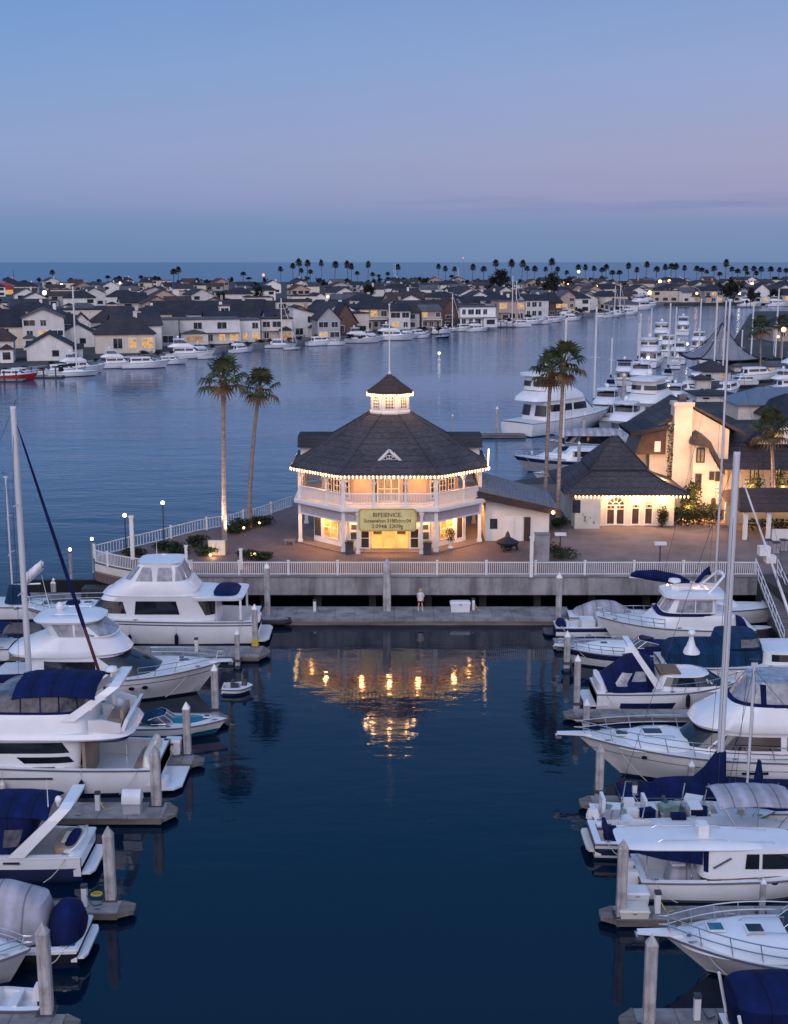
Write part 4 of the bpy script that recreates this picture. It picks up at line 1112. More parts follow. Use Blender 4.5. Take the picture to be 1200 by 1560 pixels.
    def bimini(s, x0, x1, w, z, m='navy_canvas', drop=.28, zb=None, name='bimini'):
        mb = MB(); rr = []
        for k in range(9):
            f = k / 8; x = x0 + (x1 - x0) * f; e = 1 - (2 * f - 1) ** 4
            top = [(x, w * q, z - drop * abs(q) ** 3 - .16 * (1 - e) - .035 * (k % 4 == 2)) for q in (-1, -.85, -.5, 0, .5, .85, 1)]
            rr.append(top + [(a, b * .98, c - .05) for a, b, c in top[::-1]])
        mb.rings(rr, True); o = mb.build(name, m, s.t, 60)
        if zb is not None:
            pm = MB()
            for q in (-1, 1):
                for xa, xb_ in ((x0 + .1, (x0 + x1) / 2), ((x0 + x1) / 2, (x0 + x1) / 2), (x1 - .1, (x0 + x1) / 2)): pm.tube([(xa, w * q * .97, z - drop), (xb_ + (xa - xb_) * .3, w * q, zb)], .025, 5)
            pm.build('frame', 'steel', o)
        return o
    def radar(s, x, z, y=0, r=.33):
        o = MB().lathe([(.07, -.3), (.07, .0), (r, .02), (r * 1.02, .1), (r * .9, .2), (r * .4, .26), (.01, .27)], 12, (x, y, z)).build('radar_dome', 'gelcoat', s.t, 40)
    def dome(s, x, z, y=0, r=.25): MB().lathe([(.08, -.2), (r * .8, .0), (r, r * .6), (r * .8, r * 1.3), (r * .4, r * 1.7), (.01, r * 1.8)], 12, (x, y, z)).build('satellite_dome', 'gelcoat', s.t, 50)
    def antenna(s, x, y, z, h, rk=0): MB().tube([(x, y, z), (x - rk, y, z + h)], [.03, .012], 5).build('antenna', 'white_plastic', s.t)
    def hatch(s, x, y, z, a=.55, b=.5, m='tinted_glass'):
        o = MB().box(x - a / 2 - .05, y - b / 2 - .05, z - .02, x + a / 2 + .05, y + b / 2 + .05, z + .05).build('hatch', 'gelcoat', s.t); MB().box(x - a / 2, y - b / 2, z + .04, x + a / 2, y + b / 2, z + .062).build('pane', m, o)
    def outboard(s, x, y, z=.2, k=1.0, m='white_plastic'):
        o = MB().rings([[(x + a * k, y + b * k, z + c * k) for a, b in ((.1, -.2), (-.5, -.17), (-.58, 0), (-.5, .17), (.1, .2))] for c in (.2, .45)] + [[(x + (a * .75 - .05) * k, y + b * .7 * k, z + .75 * k) for a, b in ((.1, -.2), (-.5, -.17), (-.58, 0), (-.5, .17), (.1, .2))]]).build('outboard', m, s.t, 30)
        MB().box(x - .3 * k, y - .08 * k, z - .6 * k, x - .02, y + .08 * k, z + .22 * k).build('leg', 'dark_gear', o)
    def seat(s, x, y, z, w=.6, l=.6, h=.45, back=.5, m='white_plastic', face=1):
        mb = MB().box(x - l / 2, y - w / 2, z, x + l / 2, y + w / 2, z + h)
        xb = x - face * l / 2; mb.box(xb - .08, y - w / 2, z + h * .9, xb + .08, y + w / 2, z + h + back); return mb.build('seat', m, s.t)
    def ports(s, xs_, zf=.6, r=.13):
        for q in (1, -1):
            for x in xs_:
                t = x / s.L; z = s.sheer(t) * zf; b = s.hb(t) * (1 - .13 * t ** 3)
                MB().rings([[(x + r * 1.7 * math.cos(2 * PI * k / 12), q * (b + d), z + r * math.sin(2 * PI * k / 12)) for k in range(12)] for d in (-.05, .03)]).build('porthole', 'tinted_glass', s.t)
    def box(s, name, m, *b): return MB().box(*b).build(name, m, s.t)
    def windshield(s, x, z, w, h=.55, back=1.6, rk=.6, m='smoked_vinyl'):
        mb, fm = MB(), MB(); pl = [(x - back, -w), (x - .35, -w * .97), (x, -w * .6), (x + .06, 0), (x, w * .6), (x - .35, w * .97), (x - back, w)]
        a = [(px_, y, z) for px_, y in pl]; b = [(px_ - rk * (1 if i not in (0, 6) else .3), y * .9, z + h * (1 if i not in (0, 6) else .55)) for i, (px_, y) in enumerate(pl)]
        for i in range(6): mb.rings([[a[i], a[i + 1], b[i + 1], b[i]], [tuple(Vector(q) + Vector((-.03, 0, -.01))) for q in (a[i], a[i + 1], b[i + 1], b[i])]])
        o = mb.build('windshield', m, s.t); fm.tube(b, .03, 5); fm.tube(a, .03, 5)
        for i in range(1, 6): fm.tube([a[i], b[i]], .02, 4)
        fm.build('frame', 'steel', o)
    def mast(s, x, h, z0=None, r=.11, boom=None, cover='navy_canvas', spread=(.38, .68), bow=True, jib=None, back=True, jr=.09, m='alloy'):
        z0 = s.sheer(x / s.L) + .1 if z0 is None else z0
        o = MB().tube([(x, 0, z0), (x, 0, z0 + h)], [r, r * .92], 8).box(x - .15, -.05, z0 + h, x + .15, .05, z0 + h + .12).build('mast', m, s.t, 60)
        MB().tube([(x, 0, z0 + h), (x + .2, 0, z0 + h + .5)], .02, 4).tube([(x - .25, 0, z0 + h + .3), (x + .3, 0, z0 + h + .3)], .02, 4).build('wind_vane', 'dark_gear', o)
        sm_ = MB()
        for f in spread: sm_.tube([(x - .1, -1.0 + .3 * f, z0 + h * f), (x, 0, z0 + h * f + .06), (x - .1, 1.0 - .3 * f, z0 + h * f)], .035, 5)
        sm_.build('spreaders', m, o)
        wr = MB(); b = s.hb(x / s.L) * .92; zd = s.sheer(x / s.L)
        wtop = z0 + h * .97
        for q in (1, -1):
            wr.tube([(x - .3, q * b, zd)] + [(x - .1, q * (1.0 - .3 * f), z0 + h * f) for f in spread] + [(x, 0, wtop)], .012, 4)
        if back: wr.tube([(.1, 0, s.fs), (x, 0, z0 + h)], .012, 4)
        if jib is None: wr.tube([(s.L - .1, 0, s.fb), (x, 0, wtop)], .012, 4)
        wr.build('rigging', 'dark_gear', o)
        if jib == 'two_tone':
            a, c = Vector((s.L - .1, 0, s.fb + .1)), Vector((x + .05, 0, wtop))
            MB().tube([a.lerp(c, f) for f in (.25, .28, .6, .9, .97, 1)], [.09, .12, .1, .06, .02, .015], 7).build('furled_jib', 'navy_canvas', o); MB().tube([a.lerp(c, f) for f in (0, .04, .15, .26)], [.03, .09, .1, .1], 7).build('jib_sleeve', 'maroon_canvas', o)
        elif jib:
            a, c = Vector((s.L - .1, 0, s.fb + .1)), Vector((x + .05, 0, wtop))
            MB().tube([a.lerp(c, f) for f in (0, .04, .3, .6, .9, .97, 1)], [.02, jr, jr * 1.15, jr, jr * .6, .02, .015], 7).build('furled_jib', jib, o)
        if boom:
            zb = z0 + 1.1; bo = MB().tube([(x - .1, 0, zb), (x - boom, 0, zb + .1)], .07, 6).build('boom', m, o)
            if cover:
                MB().rings([[(x - .05 - (boom - .1) * f, .2 * k * math.sin(2 * PI * j / 8), zb + .16 + .28 * k * math.cos(2 * PI * j / 8) + (.35 if f == 0 else 0)) for j in range(8)] for f, k in ((0, .7), (.08, 1.15), (.4, 1), (.8, .75), (1, .4))]).build('sail_cover', cover, s.t, 60)
def fender(b, x, side, label, m='navy_canvas', z=.15):
    t = x / b.L; y = side * (b.hb(t) + .14); zs = b.sheer(t)
    mtx = Matrix.Translation(b.loc) @ Matrix.Rotation(b.rz, 4, 'Z')
    p = mtx @ Vector((x, y, z))
    o = thing('fender', label, 'fender', p)
    MB().lathe([(.03, 0), (.12, .06), (.14, .2), (.14, .6), (.12, .74), (.04, .82), (.03, .88)], 10).build('body', m, o, 40)
    MB().tube([(0, 0, .85), (0, -.14 * 0, zs - z + .05)], .015, 4).build('line', 'rope', o)
GL, GR = 'boats berthed on the left side of the basin', 'boats berthed on the right side of the basin'
# --- left side, from the promenade towards the camera
b = Boat('motor_yacht', 'white pilothouse yacht with enclosed upper bridge moored nearest the promenade on the left', 'motor yacht', 390, 28, 984, 4.9, 1.75, 2.3, tc=2.9, zf=.7, group=GL, boot='navy_paint')
h = b.house('cabin', 'gelcoat', [(1.6, 2.7, 12.6, 2.15), (3.5, 2.9, 11.0, 2.0), (3.62, 2.8, 11.1, 2.06)])
b.win(h, 9.2, 11.3, 2.35, 3.2, s0=.25, s1=-.3); b.win(h, 5.4, 8.6, 2.3, 3.25, s0=.25, s1=-.1); b.win(h, 2.95, 3.6, 2.2, 3.2, s1=.5)
b.winf(h, .95, 2.45, 3.2, split=3)
b.house('overhang', 'gelcoat', [(3.3, .9, 4.6, 2.1), (3.5, .8, 4.7, 2.15)], n=8, tp=0); b.house('roof_cover', 'navy_canvas', [(3.56, 1.3, 3.2, 1.7), (3.75, 1.5, 3.0, 1.5)], n=4, tp=0)
for y in (-1.95, 1.95): MB().tube([(1.05, y, 1.7), (1.05, y, 3.3)], .09, 6).build('roof_post', 'gelcoat', b.t)
h2 = b.house('flybridge', 'gelcoat', [(3.62, 4.3, 10.9, 2.0), (3.9, 4.2, 10.6, 2.0), (4.55, 4.7, 9.6, 1.8)])
b.band('coaming_stripe', 'navy_paint', lambda t: b.sheer(t) - .3, lambda t: b.sheer(t) - .22, 0, 1)
h3 = b.house('upper_enclosure', 'gelcoat', [(4.55, 4.8, 9.5, 1.75), (5.75, 5.5, 8.4, 1.5), (5.9, 5.3, 8.5, 1.55)])
b.win(h3, 7.3, 8.5, 4.65, 5.6, 'clear_vinyl', .1, -.5); b.win(h3, 5.9, 7.0, 4.65, 5.6, 'clear_vinyl', .1, -.1); b.win(h3, 5.2, 5.7, 4.65, 5.6, 'clear_vinyl', .45, .0); b.winf(h3, 1.0, 4.68, 5.6, 'clear_vinyl', split=3); b.winf(h3, .8, 4.68, 5.6, 'clear_vinyl', aft=True, name='aft_curtain')
b.antenna(7.2, .3, 5.9, 1.6); b.platform(.9, .35); b.rail(.62, .985, .75); b.pulpit(.7)
b.box('cockpit_seat', 'white_plastic', .5, -1.6, .7, 1.0, 1.6, 1.25); b.house('foredeck_trunk', 'gelcoat', [(2.0, 11.5, 15.2, 1.5), (2.5, 11.6, 14.6, 1.2)], tp=.5); b.house('skylight_cover', 'navy_canvas', [(2.55, 13.0, 14.0, .5), (2.68, 13.05, 13.95, .45)]); b.hatch(12.4, 0, 2.6)
# white life raft and rolled cover on the stern
rt = thing('life_raft', 'white canister life raft strapped on the stern rail of the pilothouse yacht', 'life raft', b.loc + Vector((.15, -1.2, 1.85)))
MB().tube([(-.1, -.55, 0), (-.1, .55, 0)], .3, 10).build('canister', 'white_plastic', rt, 40); MB().tube([(-.1, -.2, 0), (-.1, -.15, 0)], .32, 10).tube([(-.1, .2, 0), (-.1, .25, 0)], .32, 10).build('strap', 'dark_gear', rt)
fender(b, 8.9, 1, 'dark blue fender hung amidships on the pilothouse yacht'); fender(b, 5.6, 1, 'dark blue fender hung near the stern of the pilothouse yacht')
b = Boat('flybridge_yacht', 'white flybridge yacht with dark raked windscreen, bow towards the basin on the left', 'motor yacht', -20, 334, 1073, 4.7, 1.35, 2.15, group=GL, boot='black_paint', full=2.7, rake=1.7)
X_ = lambda px: b.px(px, 2.5)
h = b.house('cabin', 'gelcoat', [(1.4, 2.0, X_(252), 2.05), (1.8, 2.1, X_(240), 2.03), (2.95, 2.5, X_(182), 1.95)], n=3.2, tp=.1)
b.winf(h, 1.22, 1.7, 2.9, split=1); b.win(h, X_(66), X_(146), 1.85, 2.7, s1=-.1)
h2 = b.house('flybridge', 'gelcoat', [(2.95, 1.2, X_(186), 2.05), (3.1, 1.1, X_(192), 2.08), (3.4, 1.4, X_(186), 1.98), (4.15, X_(62), X_(166), 1.75)], n=3.2, tp=.15)
h3 = b.house('bridge_enclosure', 'gelcoat', [(4.15, X_(70), X_(172), 1.7), (5.05, X_(60), X_(142), 1.55)], n=3.6); b.win(h3, X_(90), X_(112), 4.22, 4.95, 'clear_vinyl', -.5, -.1); b.win(h3, X_(114), X_(143), 4.22, 4.95, 'clear_vinyl', 0, -.15); b.winf(h3, 1.15, 4.22, 4.95, 'clear_vinyl')
b.house('hard_top', 'gelcoat', [(5.05, X_(48), X_(150), 1.75), (5.16, X_(46), X_(153), 1.8), (5.3, X_(54), X_(146), 1.6)], n=4)
b.dome(X_(80), 5.45, .3, .27); b.antenna(X_(60), .9, 5.3, 2.2, .4); b.ports((X_(200), X_(220)), .62, .11); b.rail(.66, .985, .62, n=5); b.pulpit(.6)
b.house('foredeck_pad', 'deck_nonskid', [(1.95, X_(256), X_(308), 1.0), (2.12, X_(258), X_(300), .8)], tp=.4); b.hatch(X_(272), 0, 2.17, .6, .5, 'navy_paint'); b.hatch(X_(266), .5, 2.17, .3, .3)
b.band('cove_line', 'rub_strip', lambda t: b.sheer(t) * .74, lambda t: b.sheer(t) * .77)
b = Boat('flybridge_yacht', 'large white flybridge yacht with navy bimini and stern swim platform on the left', 'motor yacht', 238, -248, 1213, 5.0, 1.4, 2.3, tc=4.6, zf=.55, group=GL, boot='navy_paint')
X_ = lambda px: b.px(px, 2.5)
h = b.house('cabin', 'gelcoat', [(1.3, X_(122), 13.5, 2.25), (1.5, X_(124), 13.4, 2.25), (3.05, X_(128), 11.5, 2.1)], n=6)
b.win(h, X_(104), 10.6, 2.3, 2.85, s0=.35, s1=-.4); b.win(h, X_(110), X_(36), 1.78, 2.1, s0=.25, s1=.4); b.win(h, X_(82), X_(48), 1.5, 1.58, name='vent')
b.winf(h, .5, 1.5, 2.9, 'dark_door', name='saloon_door', aft=True)
b.house('boat_deck', 'gelcoat', [(3.02, 1.3, 12.2, 2.4), (3.12, 1.15, 12.5, 2.45), (3.36, 1.3, 12.4, 2.35)], n=5); b.house('deck_edge', 'navy_paint', [(2.98, 1.32, 5.0, 2.38), (3.03, 1.32, 5.0, 2.38)], n=5)
h2 = b.house('flybridge', 'gelcoat', [(3.36, X_(138), 11.9, 2.3), (3.9, X_(134), 11.2, 2.15), (4.3, X_(124), 10.2, 2.0)], n=5)
h3 = b.house('bridge_enclosure', 'smoked_vinyl', [(4.3, X_(122), 9.6, 1.95), (5.25, X_(132), 8.2, 1.8)], n=5, crown=.02)
for xx_ in (X_(118), X_(92), X_(64), X_(34)): b.win(h3, xx_ + .03, xx_ + .09, 4.32, 5.2, 'navy_canvas', name='curtain_post')
b.house('bridge_skirt', 'navy_canvas', [(4.28, X_(124), 9.7, 1.98), (4.42, X_(123), 9.55, 1.97)], n=5)
b.bimini(X_(146), X_(20), 2.0, 5.85, drop=.55); b.arch(X_(98), X_(172), 4.0, 5.75, 2.05, 1.75, .42); b.radar(X_(160), 6.0)
rs = MB()
for q in (-1, 1): rs.rings([[(x, q * (y_ + d), z) for d, z in ((0, 3.36), (.12, 3.36), (.16, 4.1 - (x < 2.1) * .25), (.04, 4.1 - (x < 2.1) * .25))] for x, y_ in ((X_(136), 2.05), (2.6, 2.05), (1.7, 1.95))])
rs.rings([[(1.55, -2.0, 3.4), (1.75, -2.0, 3.4), (1.75, 2.0, 3.4), (1.55, 2.0, 3.4)], [(1.3, -1.95, 4.05), (1.5, -1.95, 4.05), (1.5, 1.95, 4.05), (1.3, 1.95, 4.05)]]); rs.build('aft_coaming', 'gelcoat', b.t)
b.seat(X_(170), .5, 3.4, 1.6, .8, .4, .5, 'tan_vinyl'); b.seat(X_(150), -.7, 3.4, .6, .6, .6, .5); MB().ball((X_(163), -.9, 3.9), .3).build('covered_grill', 'white_canvas', b.t, 50)
b.box('bulkhead', 'tan_vinyl', 3.6, -1.0, .6, 3.75, 2.0, 3.0); b.house('cockpit_sofa', 'tan_vinyl', [(.55, .5, 1.5, 1.7), (1.2, .45, 1.3, 1.7)], n=6); b.house('sofa_cover', 'gelcoat_cream', [(1.2, .1, .9, 1.9), (1.75, .35, .8, 1.7), (1.9, .45, .75, 1.6)], n=4)
b.box('ladder_post', 'steel', 2.3, -1.9, .6, 2.36, -1.84, 3.0); b.platform(1.25, .3); b.box('transom_steps', 'gelcoat', -.5, 1.2, .3, .02, 2.0, .75); b.rail(.5, .98, .7)
b.win(dict(lv=[(0, 0, b.L, b.B / 2), (2, 0, b.L, b.B / 2)], n=20, tp=0), 5.2, 9.5, 1.02, 1.1, name='hull_vent')
fender(b, X_(124), 1, 'black fender on the side of the large yacht with navy bimini'); fender(b, X_(5), 1, 'cream fender at the left edge beside the large flybridge yacht', 'gelcoat_cream')
b = Boat('runabout', 'small white and teal runabout with pointed bow between the left fingers', 'speedboat', 172, 343, 1129, 2.3, .75, 1.0, tc=2.6, zf=.2, group=GL, stripe=('teal_paint', .1, .42), full=2.0)
b.house('foredeck_panel', 'teal_paint', [(.88, 3.0, 5.6, .7), (1.03, 3.2, 5.3, .5)], n=2.6, tp=.6); b.house('bow_cover', 'teal_canvas', [(1.0, 1.5, 3.2, .95), (1.3, 1.7, 2.8, .7)], n=3); b.windshield(3.4, .95, .9, .4, 1.2, .5); b.hatch(5.3, 0, 1.1, .3, .25)
b = Boat('tender', 'little white tender floating behind the end piling at the left', 'dinghy', 338, 384, 1060, 1.5, .42, .5, tc=1.2, zf=.15, group=GL, lite=True); b.seat(.8, 0, .2, .9, .35, .25, .3, 'dark_gear'); b.house('console', 'dark_gear', [(.4, 1.2, 1.6, .3), (.8, 1.25, 1.5, .22)])
b = Boat('express_cruiser', 'express cruiser with dark hull, navy bimini and white radar arch at the left edge', 'cruiser', 124, -250, 1346, 3.4, 1.25, 1.7, hull='navy_paint', boot='navy_paint', tc=4.4, zf=.35, group=GL, stripe=('gelcoat', .55, .99), rub='gelcoat')
X_ = lambda px: b.px(px, 1.8)
b.arch(X_(18), X_(97), 1.3, 3.5, 1.65, 1.4, .42); b.antenna(X_(72), 1.0, 3.4, 1.3); b.dome(X_(84), 3.45, .6, .16); b.bimini(X_(74), X_(-60), 1.45, 3.55, drop=.45)
h = b.house('enclosure', 'navy_canvas', [(1.4, X_(34), X_(-90), 1.55), (3.1, X_(62), X_(-60), 1.4)], n=4, crown=.02); b.win(h, X_(26), X_(4), 1.7, 2.5, 'smoked_vinyl', -.25, -.1)
b.house('helm_lounge', 'tan_vinyl', [(.35, X_(112), X_(70), 1.1), (1.45, X_(108), X_(72), 1.05)], n=4, crown=.0); b.box('lounge_pad', 'gelcoat_cream', X_(103), -.5, 1.3, X_(84), .5, 1.52)
b.house('aft_seat', 'gelcoat', [(.5, .15, 1.0, 1.45), (1.35, .2, .9, 1.4)], n=3); b.house('seat_cushion', 'navy_canvas', [(1.4, .4, .95, .9), (1.5, .42, .9, .85)], n=3)
b.platform(.55, .45); tr = MB(); tr.tube([(.6, -1.4, 1.3), (.25, -1.0, 1.55), (.1, 0, 1.6), (.25, 1.0, 1.55), (.6, 1.4, 1.3)], .05, 6); tr.build('stern_rail', 'gelcoat', b.t, 60); b.house('trunk', 'gelcoat', [(1.5, X_(-60), 10.0, 1.4), (1.9, X_(-80), 9.0, 1.1)], tp=.4)
b.win(dict(lv=[(0, 0, b.L, b.B / 2), (2, 0, b.L, b.B / 2)], n=20, tp=0), X_(30), X_(5), 1.0, 1.08, name='hull_vent')
b = Boat('covered_boat', 'white motorboat under grey canvas cover with blue domed stern cover at the left edge', 'motorboat', 118, -190, 1478, 3.0, .85, 1.2, hull='black_paint', tc=2.3, zf=.35, group=GL, stripe=('gelcoat', .78, .99), rub='gelcoat')
X_ = lambda px: b.px(px, 1.6)
b.house('grey_cover', 'grey_canvas', [(.95, X_(62), X_(-140), 1.5), (1.7, X_(66), X_(-130), 1.35), (2.35, X_(60), X_(-60), .95), (2.9, X_(15), X_(-30), .4)], n=3.2, crown=.12)
b.house('blue_cover', 'navy_canvas', [(.6, X_(114), X_(66), 1.1), (1.2, X_(119), X_(62), 1.15), (1.8, X_(112), X_(66), .95), (2.1, X_(100), X_(76), .5)], n=2.3, crown=.1)
b.box('stern_deck', 'teal_paint', .12, -1.1, .86, .5, 1.1, .9); b.platform(.35, .5); b.hatch(.3, -1.2, .9, .15, .12)
b = Boat('motorboat', 'grey and white motorboat cut by the bottom left corner, bow to the right', 'motorboat', -300, 34, 1530, 2.9, 1.2, 1.5, group=GL, hull='gelcoat_grey')
b.house('cuddy', 'gelcoat', [(1.35, 3, 7.6, 1.1), (1.75, 3.2, 6.8, .9)], tp=.5); b.rail(.7, .98, .5, n=4)
b = Boat('dinghy', 'small grey dinghy with white outboard under the lowest left piling', 'dinghy', 66, -60, 1556, 1.5, .45, .6, hull='gelcoat_grey', tc=1.8, zf=.15, group=GL, lite=True); b.outboard(.35, .1, .35, 1.05); b.seat(1.2, 0, .15, 1.1, .3, .3, .1)
# sailing yacht on the left
b = Boat('sailing_yacht', 'sailing yacht with tall white mast and dark furled jib at the left edge', 'sailboat', -180, 160, 1116, 3.4, 1.1, 1.5, group=GL, full=1.9)
b.house('coach_roof', 'gelcoat', [(1.2, 3.5, 10, 1.1), (1.6, 3.8, 9.2, .9)], tp=.4); b.mast(b.px(24, 9), PY(10, 622, b.loc.y).z - 1.5, 1.5, .19, boom=4.2, jib='two_tone')
b.house('spray_hood', 'navy_canvas', [(1.5, 3.0, 4.8, 1.05), (2.4, 3.3, 4.2, .9)], n=3)
b = Boat('sailing_yacht', 'white sailboat with loose sail on its boom behind the pilothouse yacht bow', 'sailboat', 62, -150, 946, 3.0, 1.1, 1.4, group=GL, full=1.9)
b.house('dodger', 'teal_canvas', [(1.2, 1.1, 3.0, 1.0), (2.5, 1.3, 2.6, .9)], n=3); b.mast(b.px(8, 5), 9.5, 1.4, .075, boom=2.2, cover=None)
MB().rings([[(b.px(px), .3 * k * math.sin(2 * PI * j / 8), z + .42 * k * math.cos(2 * PI * j / 8)) for j in range(8)] for px, z, k in ((28, 2.6, .6), (36, 3.0, 1.2), (48, 3.6, 1.0), (60, 4.1, .9), (63, 4.2, .3))]).build('flaked_sail', 'white_canvas', b.t, 60)
MB().tube([(b.px(26), 0, 2.1), (b.px(62), 0, 3.8)], .06, 6).build('gaff', 'alloy', b.t)
b = Boat('cabin_cruiser', 'small dark-topped cabin cruiser at the left edge below the tall white mast', 'cruiser', 14, -170, 1010, 2.8, 1.0, 1.3, group=GL); b.house('cabin', 'gelcoat', [(1.0, 1.5, 6, 1.2), (1.9, 1.8, 5, 1.0)]); b.bimini(.4, 2.6, 1.15, 2.5, zb=1.0)
# --- right side, from the promenade towards the camera
b = Boat('covered_boat', 'low motorboat under grey canvas nearest the dock on the right', 'motorboat', 866, 990, 956, 2.2, .8, 1.0, group=GR, stripe=('teal_paint', .2, .75), lite=True)
b.house('boat_cover', 'grey_canvas', [(.85, .3, 5.0, 1.05), (1.2, .6, 4.6, .95), (1.75, 1.8, 3.6, .45)], n=3, crown=.06)
b = Boat('ski_boat', 'white ski boat with blue stripe and pale deck boxes beside the first right piling', 'motorboat', 846, 1000, 972, 2.2, .75, .95, tc=3.2, zf=.25, group=GR, stripe=('navy_paint', .6, .92))
cu_ = bpy.data.curves.new('registration_number', 'FONT'); cu_.body = '69'; cu_.size = .34; cu_.extrude = .004; o_ = bpy.data.objects.new('x', cu_); C.objects.link(o_); bpy.context.view_layer.update(); me_ = bpy.data.meshes.new_from_object(o_.evaluated_get(bpy.context.evaluated_depsgraph_get())); bpy.data.objects.remove(o_); me_.materials.append(M['navy_paint'])
o_ = bpy.data.objects.new('registration_number', me_); C.objects.link(o_); o_.parent = b.t; o_.rotation_euler = (PI / 2, 0, 0); o_.location = (2.2, -b.hb(.35) - .02, .36 * b.sheer(.35) - .2 + .0)
b.platform(.8, .25, 'navy_paint'); b.seat(1.2, -.4, .3, 1.0, .7, .5, .3, 'white_plastic'); b.box('engine_box', 'white_plastic', 1.9, -.7, .3, 2.9, .7, 1.2); b.box('locker', 'white_plastic', 3.1, -.6, .7, 4.2, .6, 1.5); b.house('stern_cover', 'navy_canvas', [(.7, .05, .9, .9), (1.1, .2, .7, .6)], n=3); b.house('foredeck', 'gelcoat', [(.9, 4.3, 6.5, .9), (1.15, 4.5, 6.1, .6)], tp=.5)
b = Boat('sailing_yacht', 'sailboat with thin tall mast and navy boom cover close to the right wall', 'sailboat', 1000, 1210, 955, 2.6, 1.2, 1.5, group=GR, full=1.9)
b.house('coach_roof', 'gelcoat', [(1.3, 2, 6.5, .9), (1.75, 2.3, 6, .75)], tp=.4); zt = PY(1100, 458, b.loc.y).z
b.mast(b.px(1098, 6), zt - 1.7, 1.7, .085, boom=None, back=True)
MB().rings([[(b.px(px), .26 * k * math.sin(2 * PI * j / 8), z + .36 * k * math.cos(2 * PI * j / 8)) for j in range(8)] for px, z, k in ((962, 3.75, .3), (970, 3.8, .8), (1000, 3.7, 1.25), (1035, 3.4, 1.1), (1053, 3.15, .5))]).build('boom_cover', 'navy_canvas', b.t, 60)
MB().rings([[(b.px(px), .26 * k * math.sin(2 * PI * j / 8), z + .3 * k * math.cos(2 * PI * j / 8)) for j in range(8)] for px, z, k in ((1048, 2.2, .5), (1062, 3.0, .9), (1075, 3.9, .9), (1082, 4.1, 1.1), (1086, 3.7, .3))]).build('furled_awning', 'navy_canvas', b.t, 60)
MB().tube([(b.px(960), 0, 3.55), (b.px(1098), 0, 3.0)], .06, 6).build('boom', 'alloy', b.t)
b = Boat('pilothouse_boat', 'white pilothouse boat with radar and raked arch on the right', 'motor yacht', 1150, 915, 988, 3.9, 1.3, 1.9, tc=1.8, zf=.5, group=GR)
X_ = lambda px: b.px(px, 2.5)
h = b.house('cabin', 'gelcoat', [(1.3, X_(1128), X_(975), 1.75), (2.2, X_(1125), X_(1000), 1.7), (2.35, X_(1118), X_(1008), 1.65)], n=5); b.house('trim', 'navy_canvas', [(2.3, X_(1092), X_(1004), 1.68), (2.5, X_(1092), X_(1008), 1.66)], n=5)
h2 = b.house('wheelhouse', 'gelcoat', [(2.45, X_(1096), X_(1010), 1.6), (3.6, X_(1094), X_(1024), 1.5)], n=5); b.win(h2, X_(1085), X_(1060), 2.6, 3.45, 'clear_vinyl'); b.win(h2, X_(1058), X_(1030), 2.6, 3.45, 'clear_vinyl', 0, -.25); b.winf(h2, .9, 2.6, 3.45, 'clear_vinyl', split=2)
b.house('hard_top', 'gelcoat', [(3.6, X_(1110), X_(1012), 1.75), (3.85, X_(1108), X_(1013), 1.75)], n=5, crown=.12); b.radar(X_(1033), 4.45, 0, .45); b.box('radar_post', 'gelcoat', X_(1040), -.2, 3.9, X_(1028), .2, 4.2)
b.arch(X_(1078), X_(1104), 3.9, 5.1, 1.2, .9, .12, name='arch'); b.rail(.6, .98, .6); b.house('aft_cover', 'navy_canvas', [(1.3, .3, 2.6, 1.4), (1.7, .5, 2.4, 1.2)], n=3)
b = Boat('cuddy_boat', 'white cuddy boat with navy hull band, bow rail facing the basin on the right', 'motorboat', 1040, 855, 1021, 2.8, .95, 1.35, group=GR, stripe=('navy_paint', .6, .97), tc=2.8, zf=.3)
b.house('cuddy', 'gelcoat', [(1.1, 3.0, 7.3, 1.05), (1.5, 3.2, 6.2, .8)], tp=.5); b.rail(.5, .98, .5, n=6); b.house('cockpit_cover', 'navy_canvas', [(1.0, .1, 3.4, 1.2), (1.5, .3, 3.1, 1.0)], n=3); b.hatch(5.2, 0, 1.5, .45, .4); b.pulpit(.4); b.windshield(3.4, 1.4, .9, .45)
b = Boat('cabin_yacht', 'motor yacht under long blue canvas with white mushroom vent on the right', 'motor yacht', 1010, 1330, 1048, 4.0, 1.3, 1.8, group=GR)
X_ = lambda px: b.px(px, 2.5)
b.house('long_cover', 'teal_canvas', [(1.35, .3, X_(1172), 1.75), (2.2, .3, X_(1170), 1.65), (2.55, .6, X_(1166), 1.2)], n=5, crown=.08); h = b.house('saloon', 'gelcoat', [(1.4, X_(1162), 13.0, 1.7), (2.3, X_(1166), 12.0, 1.6)]); b.win(h, X_(1178), 10.5, 1.7, 2.15)
h = b.house('bridge_screen', 'teal_canvas', [(2.5, X_(1095), X_(1168), 1.5), (3.25, X_(1100), X_(1160), 1.3)], n=4); b.win(h, X_(1130), X_(1160), 2.6, 3.1, 'smoked_vinyl')
vn = MB().lathe([(.65, 0), (.62, .1), (.3, .45), (.17, .9), (.15, 1.1), (.26, 1.2), (.27, 1.36), (.15, 1.5), (.02, 1.53)], 14, (X_(1055), -1.2, 2.2)); vn.build('mushroom_vent', 'gelcoat', b.t, 50)
b = Boat('express_cruiser', 'express cruiser with navy canvas and white radar arch, stern to the basin on the right', 'cruiser', 908, 1136, 1085, 3.5, 1.15, 1.55, tc=3.4, zf=.4, group=GR, full=2.2)
X_ = lambda px: b.px(px, 2)
b.band('hull_flash', 'navy_paint', lambda t: .22, lambda t: b.sheer(t) * .5, .14, .58)
